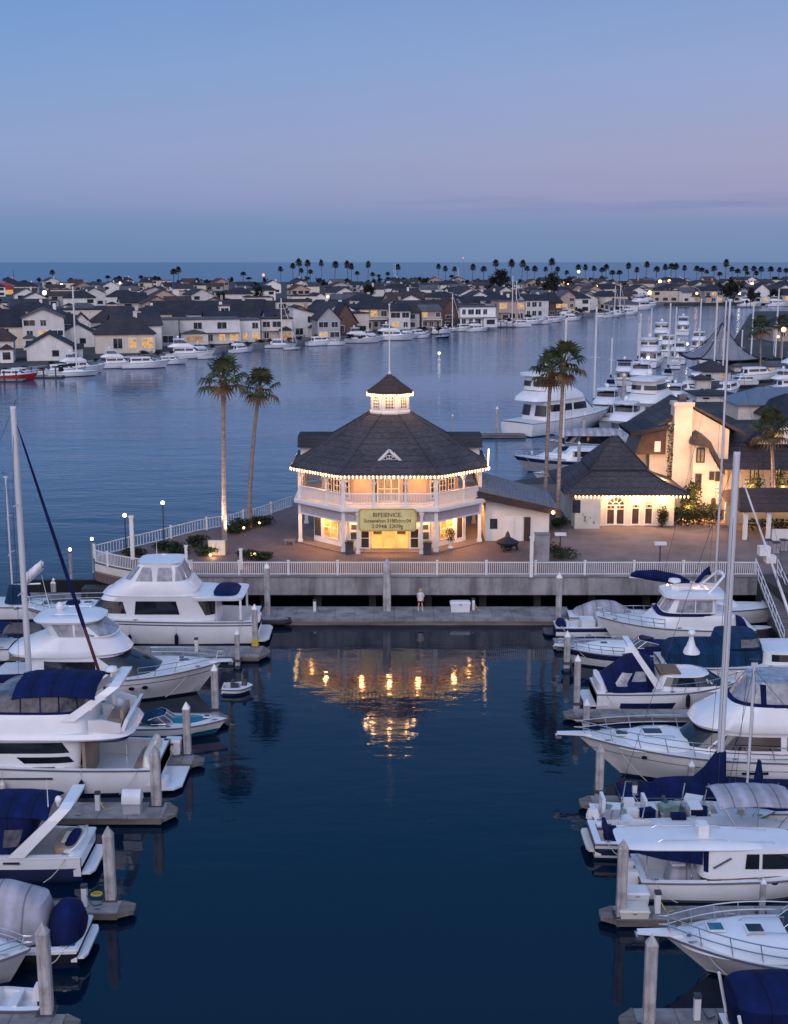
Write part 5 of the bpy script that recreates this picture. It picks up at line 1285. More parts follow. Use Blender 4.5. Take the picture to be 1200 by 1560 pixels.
h = b.house('deckhouse', 'gelcoat', [(1.2, X_(985), X_(1125), 1.45), (1.55, X_(998), X_(1110), 1.4), (2.15, X_(1010), X_(1085), 1.2)], n=3.4, tp=.25); b.win(h, X_(1012), X_(1096), 1.55, 2.08, 'tinted_glass', .25, -.35); b.winf(h, 1.0, 1.5, 2.1)
h = b.house('canvas_top', 'navy_canvas', [(1.15, X_(920), X_(1004), 1.5), (1.8, X_(922), X_(1004), 1.45), (2.9, X_(958), X_(1000), 1.2)], n=3.6, crown=.1); b.win(h, X_(940), X_(956), 1.6, 2.4, 'clear_vinyl', .35, .3); b.win(h, X_(962), X_(984), 1.9, 2.5, 'clear_vinyl', .25, .0)
b.arch(X_(1008), X_(962), 1.5, 4.1, 1.55, 1.25, .28); b.platform(.7, .4); b.house('stern_quarter', 'gelcoat', [(.4, .0, 1.2, 1.55), (1.2, .05, .8, 1.5), (1.75, .1, .5, 1.4)], n=3); b.rail(.5, .98, .5, mid=False); fender(b, X_(1047), -1, 'black ball fender on the express cruiser with navy canvas', 'black_canvas', .4)
b.box('grill_hatch', 'teak', X_(1008), -.9, 2.15, X_(1040), .9, 2.28)
b = Boat('flybridge_yacht', 'large white yacht with long bow rail and dark windscreen on the right', 'motor yacht', 1348, 883, 1205, 4.6, 1.5, 2.35, group=GR, full=2.1, rake=2.6, boot='navy_paint')
X_ = lambda px: b.px(px, 2.5)
h = b.house('deckhouse', 'gelcoat', [(1.75, 1.5, X_(1024), 2.0), (2.05, 1.6, X_(1038), 1.98), (3.1, 2.0, X_(1080), 1.8)], n=3.6, tp=.3)
b.winf(h, 1.02, 2.12, 3.05, split=1); b.win(h, X_(1190), X_(1084), 2.15, 2.85, s1=-.9); b.win(h, X_(1225), X_(1200), 2.15, 2.85)
h2 = b.house('flybridge', 'gelcoat', [(3.1, 1.5, X_(1066), 2.05), (3.25, 1.4, X_(1062), 2.1), (3.7, 1.8, X_(1070), 1.95), (4.4, 2.4, X_(1110), 1.7)], n=3.4, tp=.15); b.house('bridge_skirt', 'navy_canvas', [(4.3, 2.6, X_(1118), 1.72), (4.55, 2.6, X_(1122), 1.68)], n=3.4)
h3 = b.house('bridge_enclosure', 'clear_vinyl', [(4.5, 2.6, X_(1125), 1.65), (5.6, 3.0, X_(1148), 1.4)], n=3.4); b.win(h3, X_(1168), X_(1160), 4.5, 5.5, 'navy_canvas', name='curtain_post')
tk = b.house('foredeck_trunk', 'gelcoat', [(1.95, X_(1075), X_(930), 1.7), (2.35, X_(1060), X_(965), 1.25)], n=3, tp=.45); b.hatch(X_(1005), 0, 2.45, .95, .7); b.hatch(X_(957), 0, 2.36, .6, .5)
b.rail(.3, .985, .75, n=9); b.pulpit(1.0); b.band('knuckle_line', 'rub_strip', lambda t: b.sheer(t) * .68, lambda t: b.sheer(t) * .7); b.win(dict(lv=[(0, 0, b.L, b.B / 2), (2, 0, b.L, b.B / 2)], n=20, tp=0), X_(1170), X_(1130), 1.0, 1.12, name='hull_vent'); b.ports((X_(985),), .78, .09)
fender(b, X_(1052), 1, 'grey cylindrical fender on the large right-hand yacht with bow rail', 'gelcoat_grey')
b = Boat('sailing_yacht', 'navy sailing yacht with thick white mast and furled white jib on the right', 'sailboat', 945, 1300, 1238, 2.1, .8, 1.2, hull='navy_paint', group=GR, full=1.9, rub='navy_paint', deckm='navy_canvas')
b.house('coach_roof', 'navy_canvas', [(.85, 1.5, 8, .85), (1.25, 1.8, 7, .7)], n=3); b.mast(b.px(1104.5, 3), PY(1112, 692, b.loc.y).z - 1.2, 1.2, .19, boom=None, jib='white_canvas', jr=.07, back=True, spread=())
MB().rings([[(b.px(1104) - d0_, -w_, z), (b.px(1104) + .15, -w_, z), (b.px(1104) + .15, w_, z), (b.px(1104) - d0_, w_, z)] for d0_, w_, z in ((1.7, .5, .9), (.8, .35, 1.9), (.2, .2, 2.9))]).build('mast_cover', 'navy_canvas', b.t, 50)
b = Boat('workboat', 'open workboat full of loose gear, crates and seats on the right', 'workboat', 908, 1190, 1283, 3.0, .75, .95, tc=6.0, zf=.3, group=GR, hull='gelcoat', stripe=('rub_strip', .8, .97))
rn = random.Random(3)
b.seat(.8, .6, .3, .9, .5, .5, .7); b.seat(2.9, .7, .3, .9, .6, .6, .5); b.seat(3.9, .7, .3, .8, .6, .5, .5, 'dark_gear'); b.box('console', 'gelcoat', 4.6, -.4, .3, 5.2, .5, 1.3); b.outboard(.2, 0, .4, .9); b.box('side_locker', 'gelcoat', 2.6, -1.3, .3, 5.8, -.9, .8)
for k in range(22):
    x, y = rn.uniform(.7, 5.8), rn.uniform(-1.1, 1.1); s_ = rn.uniform(.18, .42); z0 = .3 + rn.choice((0, 0, .35))
    p = Matrix.Translation(b.loc) @ Vector((x, y, z0)); col = ('white_plastic', 'dark_gear', 'white_plastic', 'navy_canvas', 'green_gear', 'grey_canvas')[k % 6]
    t = thing('gear_crate', f'{dict(white_plastic="white", dark_gear="black", navy_canvas="navy", green_gear="green", grey_canvas="grey")[col]} gear box heaped in the open workboat, {nth(k)} packed', 'crate', p, rn.uniform(-.5, .5), 'gear heaped in the workboat')
    MB().box(-s_, -s_ * .8, 0, s_, s_ * .8, s_ * 1.3).build('body', col, t); MB().box(-s_ * 1.06, -s_ * .86, s_ * 1.3, s_ * 1.06, s_ * .86, s_ * 1.45).build('lid', col, t)
for k, (x, y, h_) in enumerate(((1.1, -.9, 1.4), (1.5, .9, 1.7), (2.2, -.6, 1.3), (4.4, .9, 1.6), (5.4, .6, 1.4))): MB().tube([(x, y, .4), (x + .2, y, .4 + h_)], .035, 5).build('rod', 'steel', b.t)
b = Boat('canopy_boat', 'boat with navy tonneau and short mast behind the open workboat', 'motorboat', 1108, 1330, 1262, 2.6, .8, 1.0, group=GR, lite=True); b.house('tonneau', 'navy_canvas', [(.85, .4, 5.0, 1.1), (1.3, .7, 4.4, .9)], n=3); b.mast(b.px(1150, 3), 6.9, 1.0, .07, boom=None, spread=(.9,)); MB().rings([[(b.px(1163) + .28 * k * math.cos(2 * PI * j / 8), .2 * math.sin(2 * PI * j / 8), z) for j in range(8)] for z, k in ((.9, 1), (2.2, .8), (3.0, .3))]).build('furled_sail', 'navy_canvas', b.t, 60)
b = Boat('bimini_boat', 'cream-sterned boat with wide grey bimini partly hidden by the white sedan', 'motorboat', 905, 1240, 1312, 2.8, .85, 1.15, tc=3, zf=.3, group=GR, hull='gelcoat_cream', stripe=('navy_paint', .3, .7)); b.platform(.35, .5, 'gelcoat_cream'); b.bimini(b.px(1096, 3), b.px(1215, 3), 1.3, 3.0, 'grey_canvas', .3, 1.0); b.seat(1.0, 0, .3, 1.6, .6, .5, .4, 'navy_canvas')
b = Boat('sedan_boat', 'white hardtop fishing sedan with outboards, stern to the basin on the right', 'fishing boat', 975, 1335, 1376, 3.0, .95, 1.45, tc=3.4, zf=.3, group=GR, boot='rub_strip')
X_ = lambda px: b.px(px, 2)
h = b.house('cabin', 'gelcoat', [(1.0, X_(1070), X_(1270), 1.22), (2.35, X_(1074), X_(1225), 1.1)], n=6); b.win(h, X_(1137), X_(1158), 1.5, 2.15, 'tinted_glass', .05, .0); b.win(h, X_(1163), X_(1215), 1.5, 2.15, 'tinted_glass', .0, -.2); b.winf(h, .9, 1.6, 2.3); b.win(h, X_(1076), X_(1082), 1.3, 2.3, 'navy_canvas')
b.house('hard_top', 'gelcoat', [(2.3, X_(950), X_(1168), 1.15), (2.36, X_(944), X_(1170), 1.2), (2.44, X_(952), X_(1168), 1.12)], n=6, tp=0, crown=.09)
for y in (-1.05, 1.05):
    for x in (.25, 2.2): MB().tube([(x, y, .95), (x, y, 2.32)], .035, 6).build('top_post', 'steel', b.t)
MB().add([(X_(958), -1.12, 2.3), (X_(1072), -1.12, 2.3), (X_(1072), -1.12, 1.65), (X_(1010), -1.12, 1.9), (X_(958), -1.09, 2.3), (X_(1072), -1.09, 2.3), (X_(1072), -1.09, 1.65), (X_(1010), -1.09, 1.9)], [(0, 1, 2, 3), (7, 6, 5, 4), (0, 3, 7, 4), (3, 2, 6, 7), (2, 1, 5, 6), (1, 0, 4, 5)]).build('side_curtain', 'navy_canvas', b.t)
b.box('exhaust_box', 'gelcoat', X_(1071), -.3, 2.5, X_(1087), .3, 3.05); b.outboard(-.05, -.55, .25, 1.15); b.outboard(-.05, .45, .25, 1.15); b.box('bracket', 'gelcoat', -.5, -1.2, .25, .02, 1.2, .5); b.house('fish_box', 'grey_canvas', [(.35, 1.3, 3.0, .7), (1.15, 1.5, 2.7, .6)], n=4); b.box('cushion', 'white_plastic', 1.5, -.35, 1.2, 2.1, .2, 1.3)
b.band('sheer_stripe', 'teak', lambda t: b.sheer(t) * .985, lambda t: b.sheer(t) * 1.04, .25, .98); MB().tube([(X_(1088), -1.22, 1.55), (X_(1115), -1.2, 2.0)], .04, 6).build('gaff_hook', 'dark_gear', b.t); b.ports((X_(1180),), .9, .09)
b = Boat('express_yacht', 'white express yacht with two deck hatches, bow to the basin at the lower right', 'motor yacht', 1455, 1018, 1524, 3.9, 1.15, 1.75, group=GR, full=2.15, rake=2.0, boot='black_paint')
X_ = lambda px: b.px(px, 1.8)
b.house('foredeck_trunk', 'gelcoat', [(1.45, 2.5, X_(1048), 1.75), (1.85, 3.0, X_(1082), 1.2), (1.9, 3.2, X_(1090), 1.0)], n=2.6, tp=.3); b.hatch(X_(1106), .05, 2.0, .55, .5, 'teal_paint'); b.hatch(X_(1166), .2, 2.02, .6, .55)
b.rail(.3, .985, .7, n=8); b.pulpit(.9); b.band('boot_line', 'gelcoat', lambda t: .17, lambda t: .2); MB().cbox((X_(1040), -.15, 1.78), (.3, .25, .14)).build('windlass', 'steel', b.t); MB().cbox((X_(1060), .5, 1.9), (.16, .12, .12)).build('vent', 'steel', b.t); b.windshield(X_(1215), 1.9, 1.5, .8, 2.5, .9, 'tinted_glass')
b = Boat('motorboat', 'motorboat with navy canopy cut by the bottom right corner', 'motorboat', 1122, 1412, 1652, 3.0, .9, 1.2, tc=3, zf=.3, group=GR); X_ = lambda px: b.px(px, 2)
b.house('canopy', 'navy_canvas', [(1.2, X_(1132), 6.5, 1.25), (2.55, X_(1124), 5.6, 1.3), (2.75, X_(1130), 5.4, 1.1)], n=5, tp=0, crown=.1)
for y in (-1.3, 1.3): MB().tube([(X_(1140), y, .9), (X_(1124), y, 2.5)], .06, 6).build('canopy_post', 'gelcoat', b.t)
# ------------------------------------------------------------------ finger docks
def finger(x0, x1, py0, py1, label, z=.42, side='L', tri=True):
    a, b2 = P(x0, py1, z), P(x1, py1, z); c = P(x1, py0, z); wd = c.y - a.y
    t = thing('dock_finger', label, 'dock', (a.x, a.y, 0), 0, 'finger docks between the berths'); L = b2.x - a.x
    MB().box(0, 0, z - .12, L, wd, z).build('deck', 'dock_concrete', t); MB().box(.03, -.05, .1, L - .03, .08, z - .05).box(.03, wd - .08, .1, L - .03, wd + .05, z - .05).build('waler', 'dock_timber', t); MB().box(.15, .12, -.4, L - .15, wd - .12, z - .13).build('float', 'wet_timber_and_shade', t)
    e = L if side == 'L' else 0; d = 1 if side == 'L' else -1
    if tri: MB().prism([(e + d * .0, -.12), (e + d * .02, -.12), (e + d * .6, wd * .5 - .3), (e + d * .6, wd * .5 + .3), (e + d * .02, wd + .1), (e, wd + .1)][::d], z - .2, z - .03).build('end_plate', 'dock_timber', t)
    for k in range(3):
        xx_ = L * (.25 + .3 * k); o = MB().box(xx_ - .16, .2, z + .06, xx_ + .16, .26, z + .1).box(xx_ - .06, .2, z, xx_ - .02, .26, z + .07).box(xx_ + .02, .2, z, xx_ + .06, .26, z + .07).build('cleat', 'steel', t)
    return t
finger(-20, 396, 984, 1000, 'grey finger dock in front of the pilothouse yacht, ending near a yellow-based piling')
finger(-20, 330, 1086, 1100, 'finger dock between the raked-windscreen yacht and the teal runabout'); finger(-20, 292, 1150, 1163, 'finger dock with white box between the runabout and the navy-bimini yacht')
finger(-40, 247, 1222, 1246, 'wide finger dock with white dock box below the large left yacht'); finger(-40, 180, 1372, 1390, 'finger dock beneath the dark-hulled cruiser on the left'); finger(-60, 88, 1545, 1575, 'finger dock in the bottom left corner')
finger(30, 150, 900, 912, 'pale finger dock behind the pilothouse yacht bow', tri=False)
finger(875, 1230, 1080, 1092, 'finger dock between the two upper right cruisers', side='R'); finger(846, 1230, 972, 984, 'short-ended finger dock beside the white ski boat, yellow at its tip', side='R', tri=False); finger(903, 1240, 1212, 1228, 'finger dock under the bow of the large right yacht', side='R'); finger(938, 1260, 1380, 1400, 'finger dock between the fishing sedan and the express yacht', side='R'); finger(975, 1300, 1536, 1575, 'finger dock with steel cleat in the bottom right corner', side='R')
wk = thing('right_walkway', 'concrete walkway dock along the right edge below the gangway', 'dock', (XY(1180, P(0, 960).y, .5), P(0, 1010).y, 0)); MB().box(0, 0, .3, 9, 14, .48).build('deck', 'dock_concrete', wk); MB().box(-.06, 0, 0, .1, 14, .34).build('waler', 'dock_timber', wk)
# ------------------------------------------------------------------ pilings
PG = 'square concrete pilings of the marina'
def piling(px, pyb, pyt, wpx, label, zb=.3, cap=True, yellow=False):
    p = P(px, pyb, zb); dpt = p.y * cp + (CAM_H - zb) * sp; wd = wpx / FPX * dpt; ht = PY(px, pyt, p.y).z - zb
    t = thing('piling', label, 'piling', (p.x, p.y + wd / 2, zb), 0, PG)
    w2 = wd / 2 * .92; cz = wd * .95; ch_ = w2 * .28
    def sq(k, z): return [(x * k, y * k, z) for x, y in ((-w2, -w2 + ch_), (-w2 + ch_, -w2), (w2 - ch_, -w2), (w2, -w2 + ch_), (w2, w2 - ch_), (w2 - ch_, w2), (-w2 + ch_, w2), (-w2, w2 - ch_))]
    MB().rings([sq(1, -1.6), sq(1, ht - cz)]).build('shaft', 'piling_concrete', t)
    MB().rings([sq(1.04, ht - cz), sq(1.04, ht - cz + .05), sq(.04, ht)]).build('pointed_cap', 'white_plastic' if wpx < 13 else 'piling_concrete', t)
    cl = MB().box(-w2 - .12, -w2 - .12, .02, w2 + .12, -w2 - .03, .16).box(-w2 - .12, w2 + .03, .02, w2 + .12, w2 + .12, .16).box(-w2 - .12, -w2 - .03, .02, -w2 - .03, w2 + .03, .16).box(w2 + .03, -w2 - .03, .02, w2 + .12, w2 + .03, .16); cl.build('guide_collar', 'dark_gear', t)
    if yellow: MB().cbox((0, 0, -.1), (wd + .03, wd + .03, .75)).build('yellow_band', 'yellow_plastic', t)
for a in ((70, 1552, 1410, 20, 'large square concrete piling in the bottom left corner'), (168, 1377, 1262, 17, 'concrete piling right of the dark-hulled cruiser stern'), (238, 1232, 1138, 16, 'concrete piling behind the stern of the navy-bimini yacht'),
          (285.5, 1153, 1071, 12, 'concrete piling beside the white and teal runabout'), (328, 1083, 1013, 11, 'concrete piling in front of the raked-windscreen yacht bow'), (362, 1008, 960, 8, 'slim piling between the tender and the pilothouse yacht'),
          (408, 941, 858, 9, 'tall piling at the left end of the main dock'), (590, 935, 852, 13, 'thick pointed piling at the middle of the main dock'), (850, 950, 873, 9, 'white-capped piling at the right end of the main dock'), (863, 1012, 962, 10, 'short piling beside the cuddy boat bow'),
          (878, 1074, 999, 10, 'pointed piling left of the express cruiser with navy canvas'), (893, 1100, 1066, 11, 'low piling below the express cruiser stern'), (912.5, 1208, 1136, 13, 'concrete piling in front of the large right yacht bow'), (946, 1402, 1282, 16, 'concrete piling at the fishing sedan stern'),
          (988, 1578, 1428, 19, 'large concrete piling in the bottom right corner'), (82, 905, 881, 9, 'white-capped piling standing behind the moored pilothouse yacht bow'), (1052, 1205, 1160, 10, 'slim piling against the hull of the large right yacht'), (1160, 1400, 1340, 9, 'slim white piling behind the express yacht deck'), (1128, 1262, 1225, 10, 'short piling among the gear of the workboat')):
    piling(*a)
piling(389, 988, 921, 9, 'piling with yellow base at the stern of the pilothouse yacht', yellow=True)
# dock boxes, person, small dock things
def dockbox(px, py, w_, d_, h_, label, z=.5, m='white_plastic', lid=True):
    t = thing('dock_box', label, 'dock box', P(px, py, z), 0, 'dock boxes')
    MB().rings([[(x * s_, y * s_, zz) for x, y in ((-w_ / 2, -d_ / 2), (w_ / 2, -d_ / 2), (w_ / 2, d_ / 2), (-w_ / 2, d_ / 2))] for s_, zz in ((.94, 0), (1, h_ * .78))]).build('body', m, t)
    MB().rings([[(x * s_, y * s_, zz) for x, y in ((-w_ / 2, -d_ / 2), (w_ / 2, -d_ / 2), (w_ / 2, d_ / 2), (-w_ / 2, d_ / 2))] for s_, zz in ((1.06, h_ * .78), (1.06, h_ * .9), (.9, h_))]).build('lid', m, t)
    MB().box(-.08, -d_ / 2 * 1.08 - .02, h_ * .7, .08, -d_ / 2 * 1.06, h_ * .82).build('latch', 'steel', t)
    return t
dockbox(700, 931, 1.5, .7, .8, 'wide white dock box on the main dock right of the two people'); dockbox(265, 1147, .85, .7, .85, 'white dock box on the finger beside the teal runabout', .42); dockbox(967, 1372, 1.0, .8, .55, 'white dock box under the fishing sedan stern', .42); dockbox(963, 1392, 1.2, .9, .35, 'low cream dock box at the finger tip by the express yacht bow', .42, 'gelcoat_cream')
dockbox(1166, 930, .6, .55, .75, 'small white dock box at the foot of the gangway', .5)
t = thing('dock_box', 'white round-topped dock cabinet on the finger below the large left yacht', 'dock box', P(203, 1236, .42), 0, 'dock boxes'); MB().cbox((0, 0, 0), (.85, .7, .55)).build('body', 'gelcoat_grey', t); MB().rings([[(x, .42 * math.cos(PI * k / 10), .55 + .62 * math.sin(PI * k / 10)) for k in range(11)] for x in (-.46, .46)]).build('round_lid', 'white_plastic', t, 40)
for k, (px, py, rz, lb) in enumerate(((1143, 958, .1, 'white paddleboard lying nearest on the right dock'), (1118, 940, .25, 'white paddleboard lying behind the first on the right dock'))):
    t = thing('paddleboard', lb, 'paddleboard', P(px, py, .55), rz, 'paddleboards on the right dock'); MB().rings([[(1.6 * math.cos(2 * PI * j / 20) * s_, .42 * math.sin(2 * PI * j / 20) * s_, z) for j in range(20)] for s_, z in ((.9, 0), (1, .08), (.95, .14))]).build('board', 'gelcoat', t, 40); MB().cbox((.1, 0, .14), (.5, .3, .02)).build('deck_pad', 'grey_canvas', t)
t = thing('rope_coil', 'yellow hose coil on the finger by the dark-hulled cruiser', 'hose', P(148, 1365, .42)); MB().tube([(.24 * math.cos(k * .7), .13 * math.sin(k * .7), .04 + .004 * k) for k in range(22)], .035, 5).build('coil', 'yellow_plastic', t)
p = P(402, 950, .5); t = thing('inflatable_dinghy', 'dark inflatable dinghy at the left end of the main dock', 'dinghy', P(416, 950, .1)); MB().tube([(-1.3, -.5, .2), (.8, -.5, .2), (1.3, -.2, .25), (1.3, .2, .25), (.8, .5, .2), (-1.3, .5, .2)], .2, 8).build('tube', 'black_rubber', t, 60); MB().box(-1.2, -.4, .08, .9, .4, .14).build('floor', 'dark_gear', t)

# power pedestals and small dock gear
for k, (px, py, lb) in enumerate(((255, 1152, 'left of the dock box by the teal runabout'), (150, 1234, 'on the wide finger below the large left yacht'), (130, 1380, 'on the finger by the dark-hulled cruiser'), (300, 992, 'on the finger in front of the pilothouse yacht'), (965, 1219, 'on the finger under the large right yacht bow'), (1000, 1390, 'on the finger beside the fishing sedan'), (1060, 1552, 'on the bottom right finger'), (720, 930, 'on the main dock right of the wide box'), (480, 932, 'on the main dock left of centre'))):
    t = thing('power_pedestal', 'slim white power pedestal ' + lb, 'power pedestal', P(px, py, .45), 0, 'dock power pedestals'); MB().cbox((0, 0, 0), (.22, .22, .85)).build('body', 'white_plastic', t); MB().cbox((0, 0, .85), (.26, .26, .12)).build('cap', 'dark_gear', t); MB().tube([(.12, -.05, .5), (.3, -.15, .2), (.4, -.1, .05), (.7, .1, .04)], .025, 5).build('power_cable', 'yellow_plastic' if k % 2 else 'dark_gear', t)
# ------------------------------------------------------------------ far shore: waterfront houses
GZ = 1.55
WNAME = dict(wall_white='white', wall_cream='cream', wall_grey='grey', wall_tan='tan', wall_pink='pinkish', wall_brown='brown', wall_blue='blue-grey')
def house_at(name, label, loc, rz, w, d, he, hr, kind, wm, rm, floors=2, cols=3, lit=(), balcony=False, chimney=False, group=None, trim=True, sides=True):
    t = thing(name, label, 'house', loc, rz, group)
    wl_ = MB().box(-w / 2, 0, -.3, w / 2, d, he)
    ov = .55; rf = MB()
    if kind == 'gable':                     # gable towards the water
        wl_.rings([[(-w / 2, y, he), (w / 2, y, he), (0, y, hr)] for y in (.02, d - .02)])
        for q in (-1, 1): rf.rings([[(q * (w / 2 + ov), y, he - .25), (0, y, hr + .05), (0, y, hr + .3), (q * (w / 2 + ov), y, he)] for y in (-ov, d + ov)])
    elif kind == 'ridge':
        wl_.rings([[(x, .02, he), (x, d - .02, he), (x, d / 2, hr)] for x in (-w / 2, w / 2)])
        for q in (-1, 1): rf.rings([[(x, d / 2 + q * (d / 2 + ov), he - .25), (x, d / 2, hr + .05), (x, d / 2, hr + .3), (x, d / 2 + q * (d / 2 + ov), he)] for x in (-w / 2 - ov, w / 2 + ov)])
    elif kind == 'hip':
        rf.rings([rect(-w / 2 - ov, w / 2 + ov, -ov, d + ov, he - .1), rect(-w / 2 - ov, w / 2 + ov, -ov, d + ov, he + .12), rect(-w * .2, w * .2, d * .4, d * .6, hr)])
    elif kind == 'shed':
        wl_.rings([[(-w / 2, y, he), (w / 2, y, he), (-w / 2, y, hr)] for y in (.02, d - .02)]); rf.rings([[(w / 2 + ov, y, he - .05), (-w / 2 - ov, y, hr + .05), (-w / 2 - ov, y, hr + .3), (w / 2 + ov, y, he + .2)] for y in (-ov, d + ov)])
    else: rf.rings([rect(-w / 2 - .3, w / 2 + .3, -.3, d + .3, he), rect(-w / 2 - .3, w / 2 + .3, -.3, d + .3, he + .35)])
    wl_.build('wall', wm, t); ro = rf.build('roof', rm, t)
    if chimney: MB().box(w * .2, d * .45, he, w * .2 + 1.0, d * .45 + 1.0, hr + .9).build('chimney', wm, ro)
    fh = he / floors; k = 0
    if w > 8 and RN.random() < .65:           # lower wing towards the water
        ww, q = w * RN.uniform(.3, .45), RN.choice((-1, 1)); x = q * (w / 2 - ww / 2 - .1); hh = min(he * .62, 3.4)
        MB().box(x - ww / 2, -2.6, -.3, x + ww / 2, -.003, hh).build('wing', wm, t)
        if RN.random() < .6: MB().rings([[(x + q2 * (ww / 2 + .4), y, hh) for q2 in (-1, 1)] + [(x, y, hh + 1.3)] for y in (-3.0, .3)]).build('wing_roof', rm, t)
        else: MB().box(x - ww / 2 - .3, -2.9, hh, x + ww / 2 + .3, -.004, hh + .22).build('wing_roof', 'roof_grey', t)
        MB().box(x - ww * .3, -2.68, hh * .25, x + ww * .3, -2.59, hh * .8).build('wing_window', 'lit_faint' if RN.random() < .25 else 'pane', t)
    for f in range(floors):
        for c in range(cols):
            k += 1
            if trim is not None and k - 1 not in lit and RN.random() < .28: continue
            k -= 1
            x = -w / 2 + w * (c + .5) / cols; hw2 = min(1.6, w / cols * RN.uniform(.2, .42)); z0, z1 = f * fh + fh * .25, f * fh + fh * .78
            g = 'lit_window' if k in lit else 'pane'; k += 1
            if trim:
                o = MB().box(x - hw2 - .12, -.06, z0 - .12, x + hw2 + .12, -.002, z1 + .12).build('window', 'white_trim', t); MB().box(x - hw2, -.1, z0, x - .05, -.05, z1).box(x + .05, -.1, z0, x + hw2, -.05, z1).build('pane', g, o)
            else: MB().box(x - hw2, -.08, z0, x + hw2, -.002, z1).build('window', g, t)
    if sides:
        for q in (-1, 1): MB().box(q * w / 2 - .08, d * .3, fh * (floors - 1) + fh * .3, q * w / 2 + .08, d * .45, fh * (floors - 1) + fh * .75).build('side_window', 'pane', t)
    if balcony:
        o = MB().box(-w / 2, -1.5, fh - .2, w / 2, -.002, fh).build('balcony', 'white_trim', t); r_ = MB().box(-w / 2, -1.5, fh + .9, w / 2, -1.42, fh + 1.0)
        n_ = int(w / .45)
        for j in range(n_ + 1): r_.box(-w / 2 + w * j / n_ - .03, -1.5, fh, -w / 2 + w * j / n_ + .03, -1.44, fh + .95)
        r_.build('rail', 'white_rail', o)
        for x in (-w / 2 + .15, w / 2 - .15): MB().box(x - .1, -1.45, -.3, x + .1, -1.25, fh - .2).build('post', 'white_trim', t)
    return t
def front(label, px0, px1, yb, ye, yr, kind, wm, rm, floors=2, cols=3, lit=(), balcony=False, chimney=False, d=11, rz=14):
    a = P((px0 + px1) / 2, yb, GZ); k = FPX / (a.y * cp + (CAM_H - GZ) * sp); w = (px1 - px0) / k
    he = PY(600, ye, a.y).z - GZ; hr = PY(600, yr, a.y + (0 if kind in ('gable', 'shed') else d / 2)).z - GZ
    return house_at('waterfront_house', label, a, rad(rz), w * .97, d, he, max(hr, he + .4), kind, wm, rm, floors, cols, lit, balcony, chimney, 'waterfront houses across the channel')
front('white cottage with brown hip roof at the left edge of the far waterfront', -28, 22, 552, 519, 500, 'hip', 'wall_white', 'roof_brown', 1, 3)
front('cream house with long dark roof at the far left, behind the brown-roofed cottage', -34, 38, 531, 497, 472, 'ridge', 'wall_cream', 'roof_dark', 2, 4)
front('tall white three-storey modern house with slanted roof on the left far shore', 37, 100, 532, 484, 471, 'gable', 'wall_white', 'roof_grey', 3, 3, (4,), True)
front('beige house with reddish brown roof right of the three-storey white house', 84, 128, 512, 494, 481, 'ridge', 'wall_tan', 'roof_brown', 2, 3)
front('white narrow house with balcony behind the far catamaran mast', 116, 136, 520, 489, 478, 'gable', 'wall_white', 'roof_slate', 2, 2, (1,), True)
front('cream single-storey house with large dark hip roof and big lit window', 146, 238, 538, 509, 483, 'hip', 'wall_cream', 'roof_slate', 1, 4, (2, 3))
front('grey house with broad dark roof above the cream hip-roofed house', 140, 232, 512, 490, 466, 'hip', 'wall_grey', 'roof_slate', 1, 2)
front('plain grey flat-roofed block between the lit hip-roofed house and white modern house', 240, 274, 527, 487, 484, 'flat', 'wall_grey', 'roof_grey', 2, 1)
front('long white flat-roofed modern house on pillars with strip windows', 274, 368, 524, 487, 484, 'flat', 'wall_white', 'roof_grey', 2, 5, (3, 4), True, d=14)
front('white square roof tower of the modern house seen against dark roofs', 336, 352, 512, 466, 463, 'flat', 'wall_white', 'roof_grey', 3, 1, d=4)
front('wide house with huge dark roof behind the white modern house', 226, 420, 506, 492, 459, 'ridge', 'wall_grey', 'roof_dark', 1, 2, rz=4, d=18)
front('white house with dark glass corner and glowing lower windows', 366, 398, 521, 488, 484, 'flat', 'wall_white', 'roof_grey', 2, 2, (0, 1), d=12)
front('cream house with two balconies and lit french doors', 398, 447, 519, 486, 479, 'flat', 'wall_cream', 'roof_slate', 2, 3, (2,), True)
front('white modern house with curved front wall beside the dark roof', 447, 484, 514, 478, 468, 'shed', 'wall_white', 'roof_dark', 2, 2)
front('grey shed-roofed house with small white lookout', 484, 520, 518, 487, 468, 'gable', 'wall_grey', 'roof_slate', 2, 2, (0,))
front('dark steep-roofed house beside the tan balcony house', 508, 546, 510, 492, 462, 'gable', 'wall_brown', 'roof_dark', 1, 2)
front('tan house with balcony and two yellow windows under a dark hip roof', 547, 594, 502, 470, 454, 'hip', 'wall_tan', 'roof_dark', 2, 3, (3, 4), True)
front('white house with bright yellow ground-floor window', 594, 625, 502, 473, 463, 'ridge', 'wall_white', 'roof_dark', 2, 2, (0,))
front('tan house with glowing orange eave above its porch', 640, 672, 500, 473, 465, 'ridge', 'wall_tan', 'roof_grey', 2, 3, (3,), True)
front('brown barn-like house with dark roof by the orange-eaved house', 668, 700, 497, 478, 455, 'gable', 'wall_brown', 'roof_brown', 2, 1)
front('white house with two white balconies on the middle of the far shore', 698, 756, 497, 468, 462, 'flat', 'wall_white', 'roof_grey', 2, 5, (), True)
front('tan house with orange-lit upper rooms behind two masts', 757, 800, 489, 459, 452, 'flat', 'wall_pink', 'roof_grey', 2, 3, (3, 5))
front('white house with long upper window row left of the dark tree', 798, 836, 484, 457, 450, 'ridge', 'wall_white', 'roof_dark', 2, 4)
front('dark house under a black roof beside the pink gabled house', 834, 856, 482, 461, 447, 'hip', 'wall_brown', 'roof_dark', 2, 2, (3,))
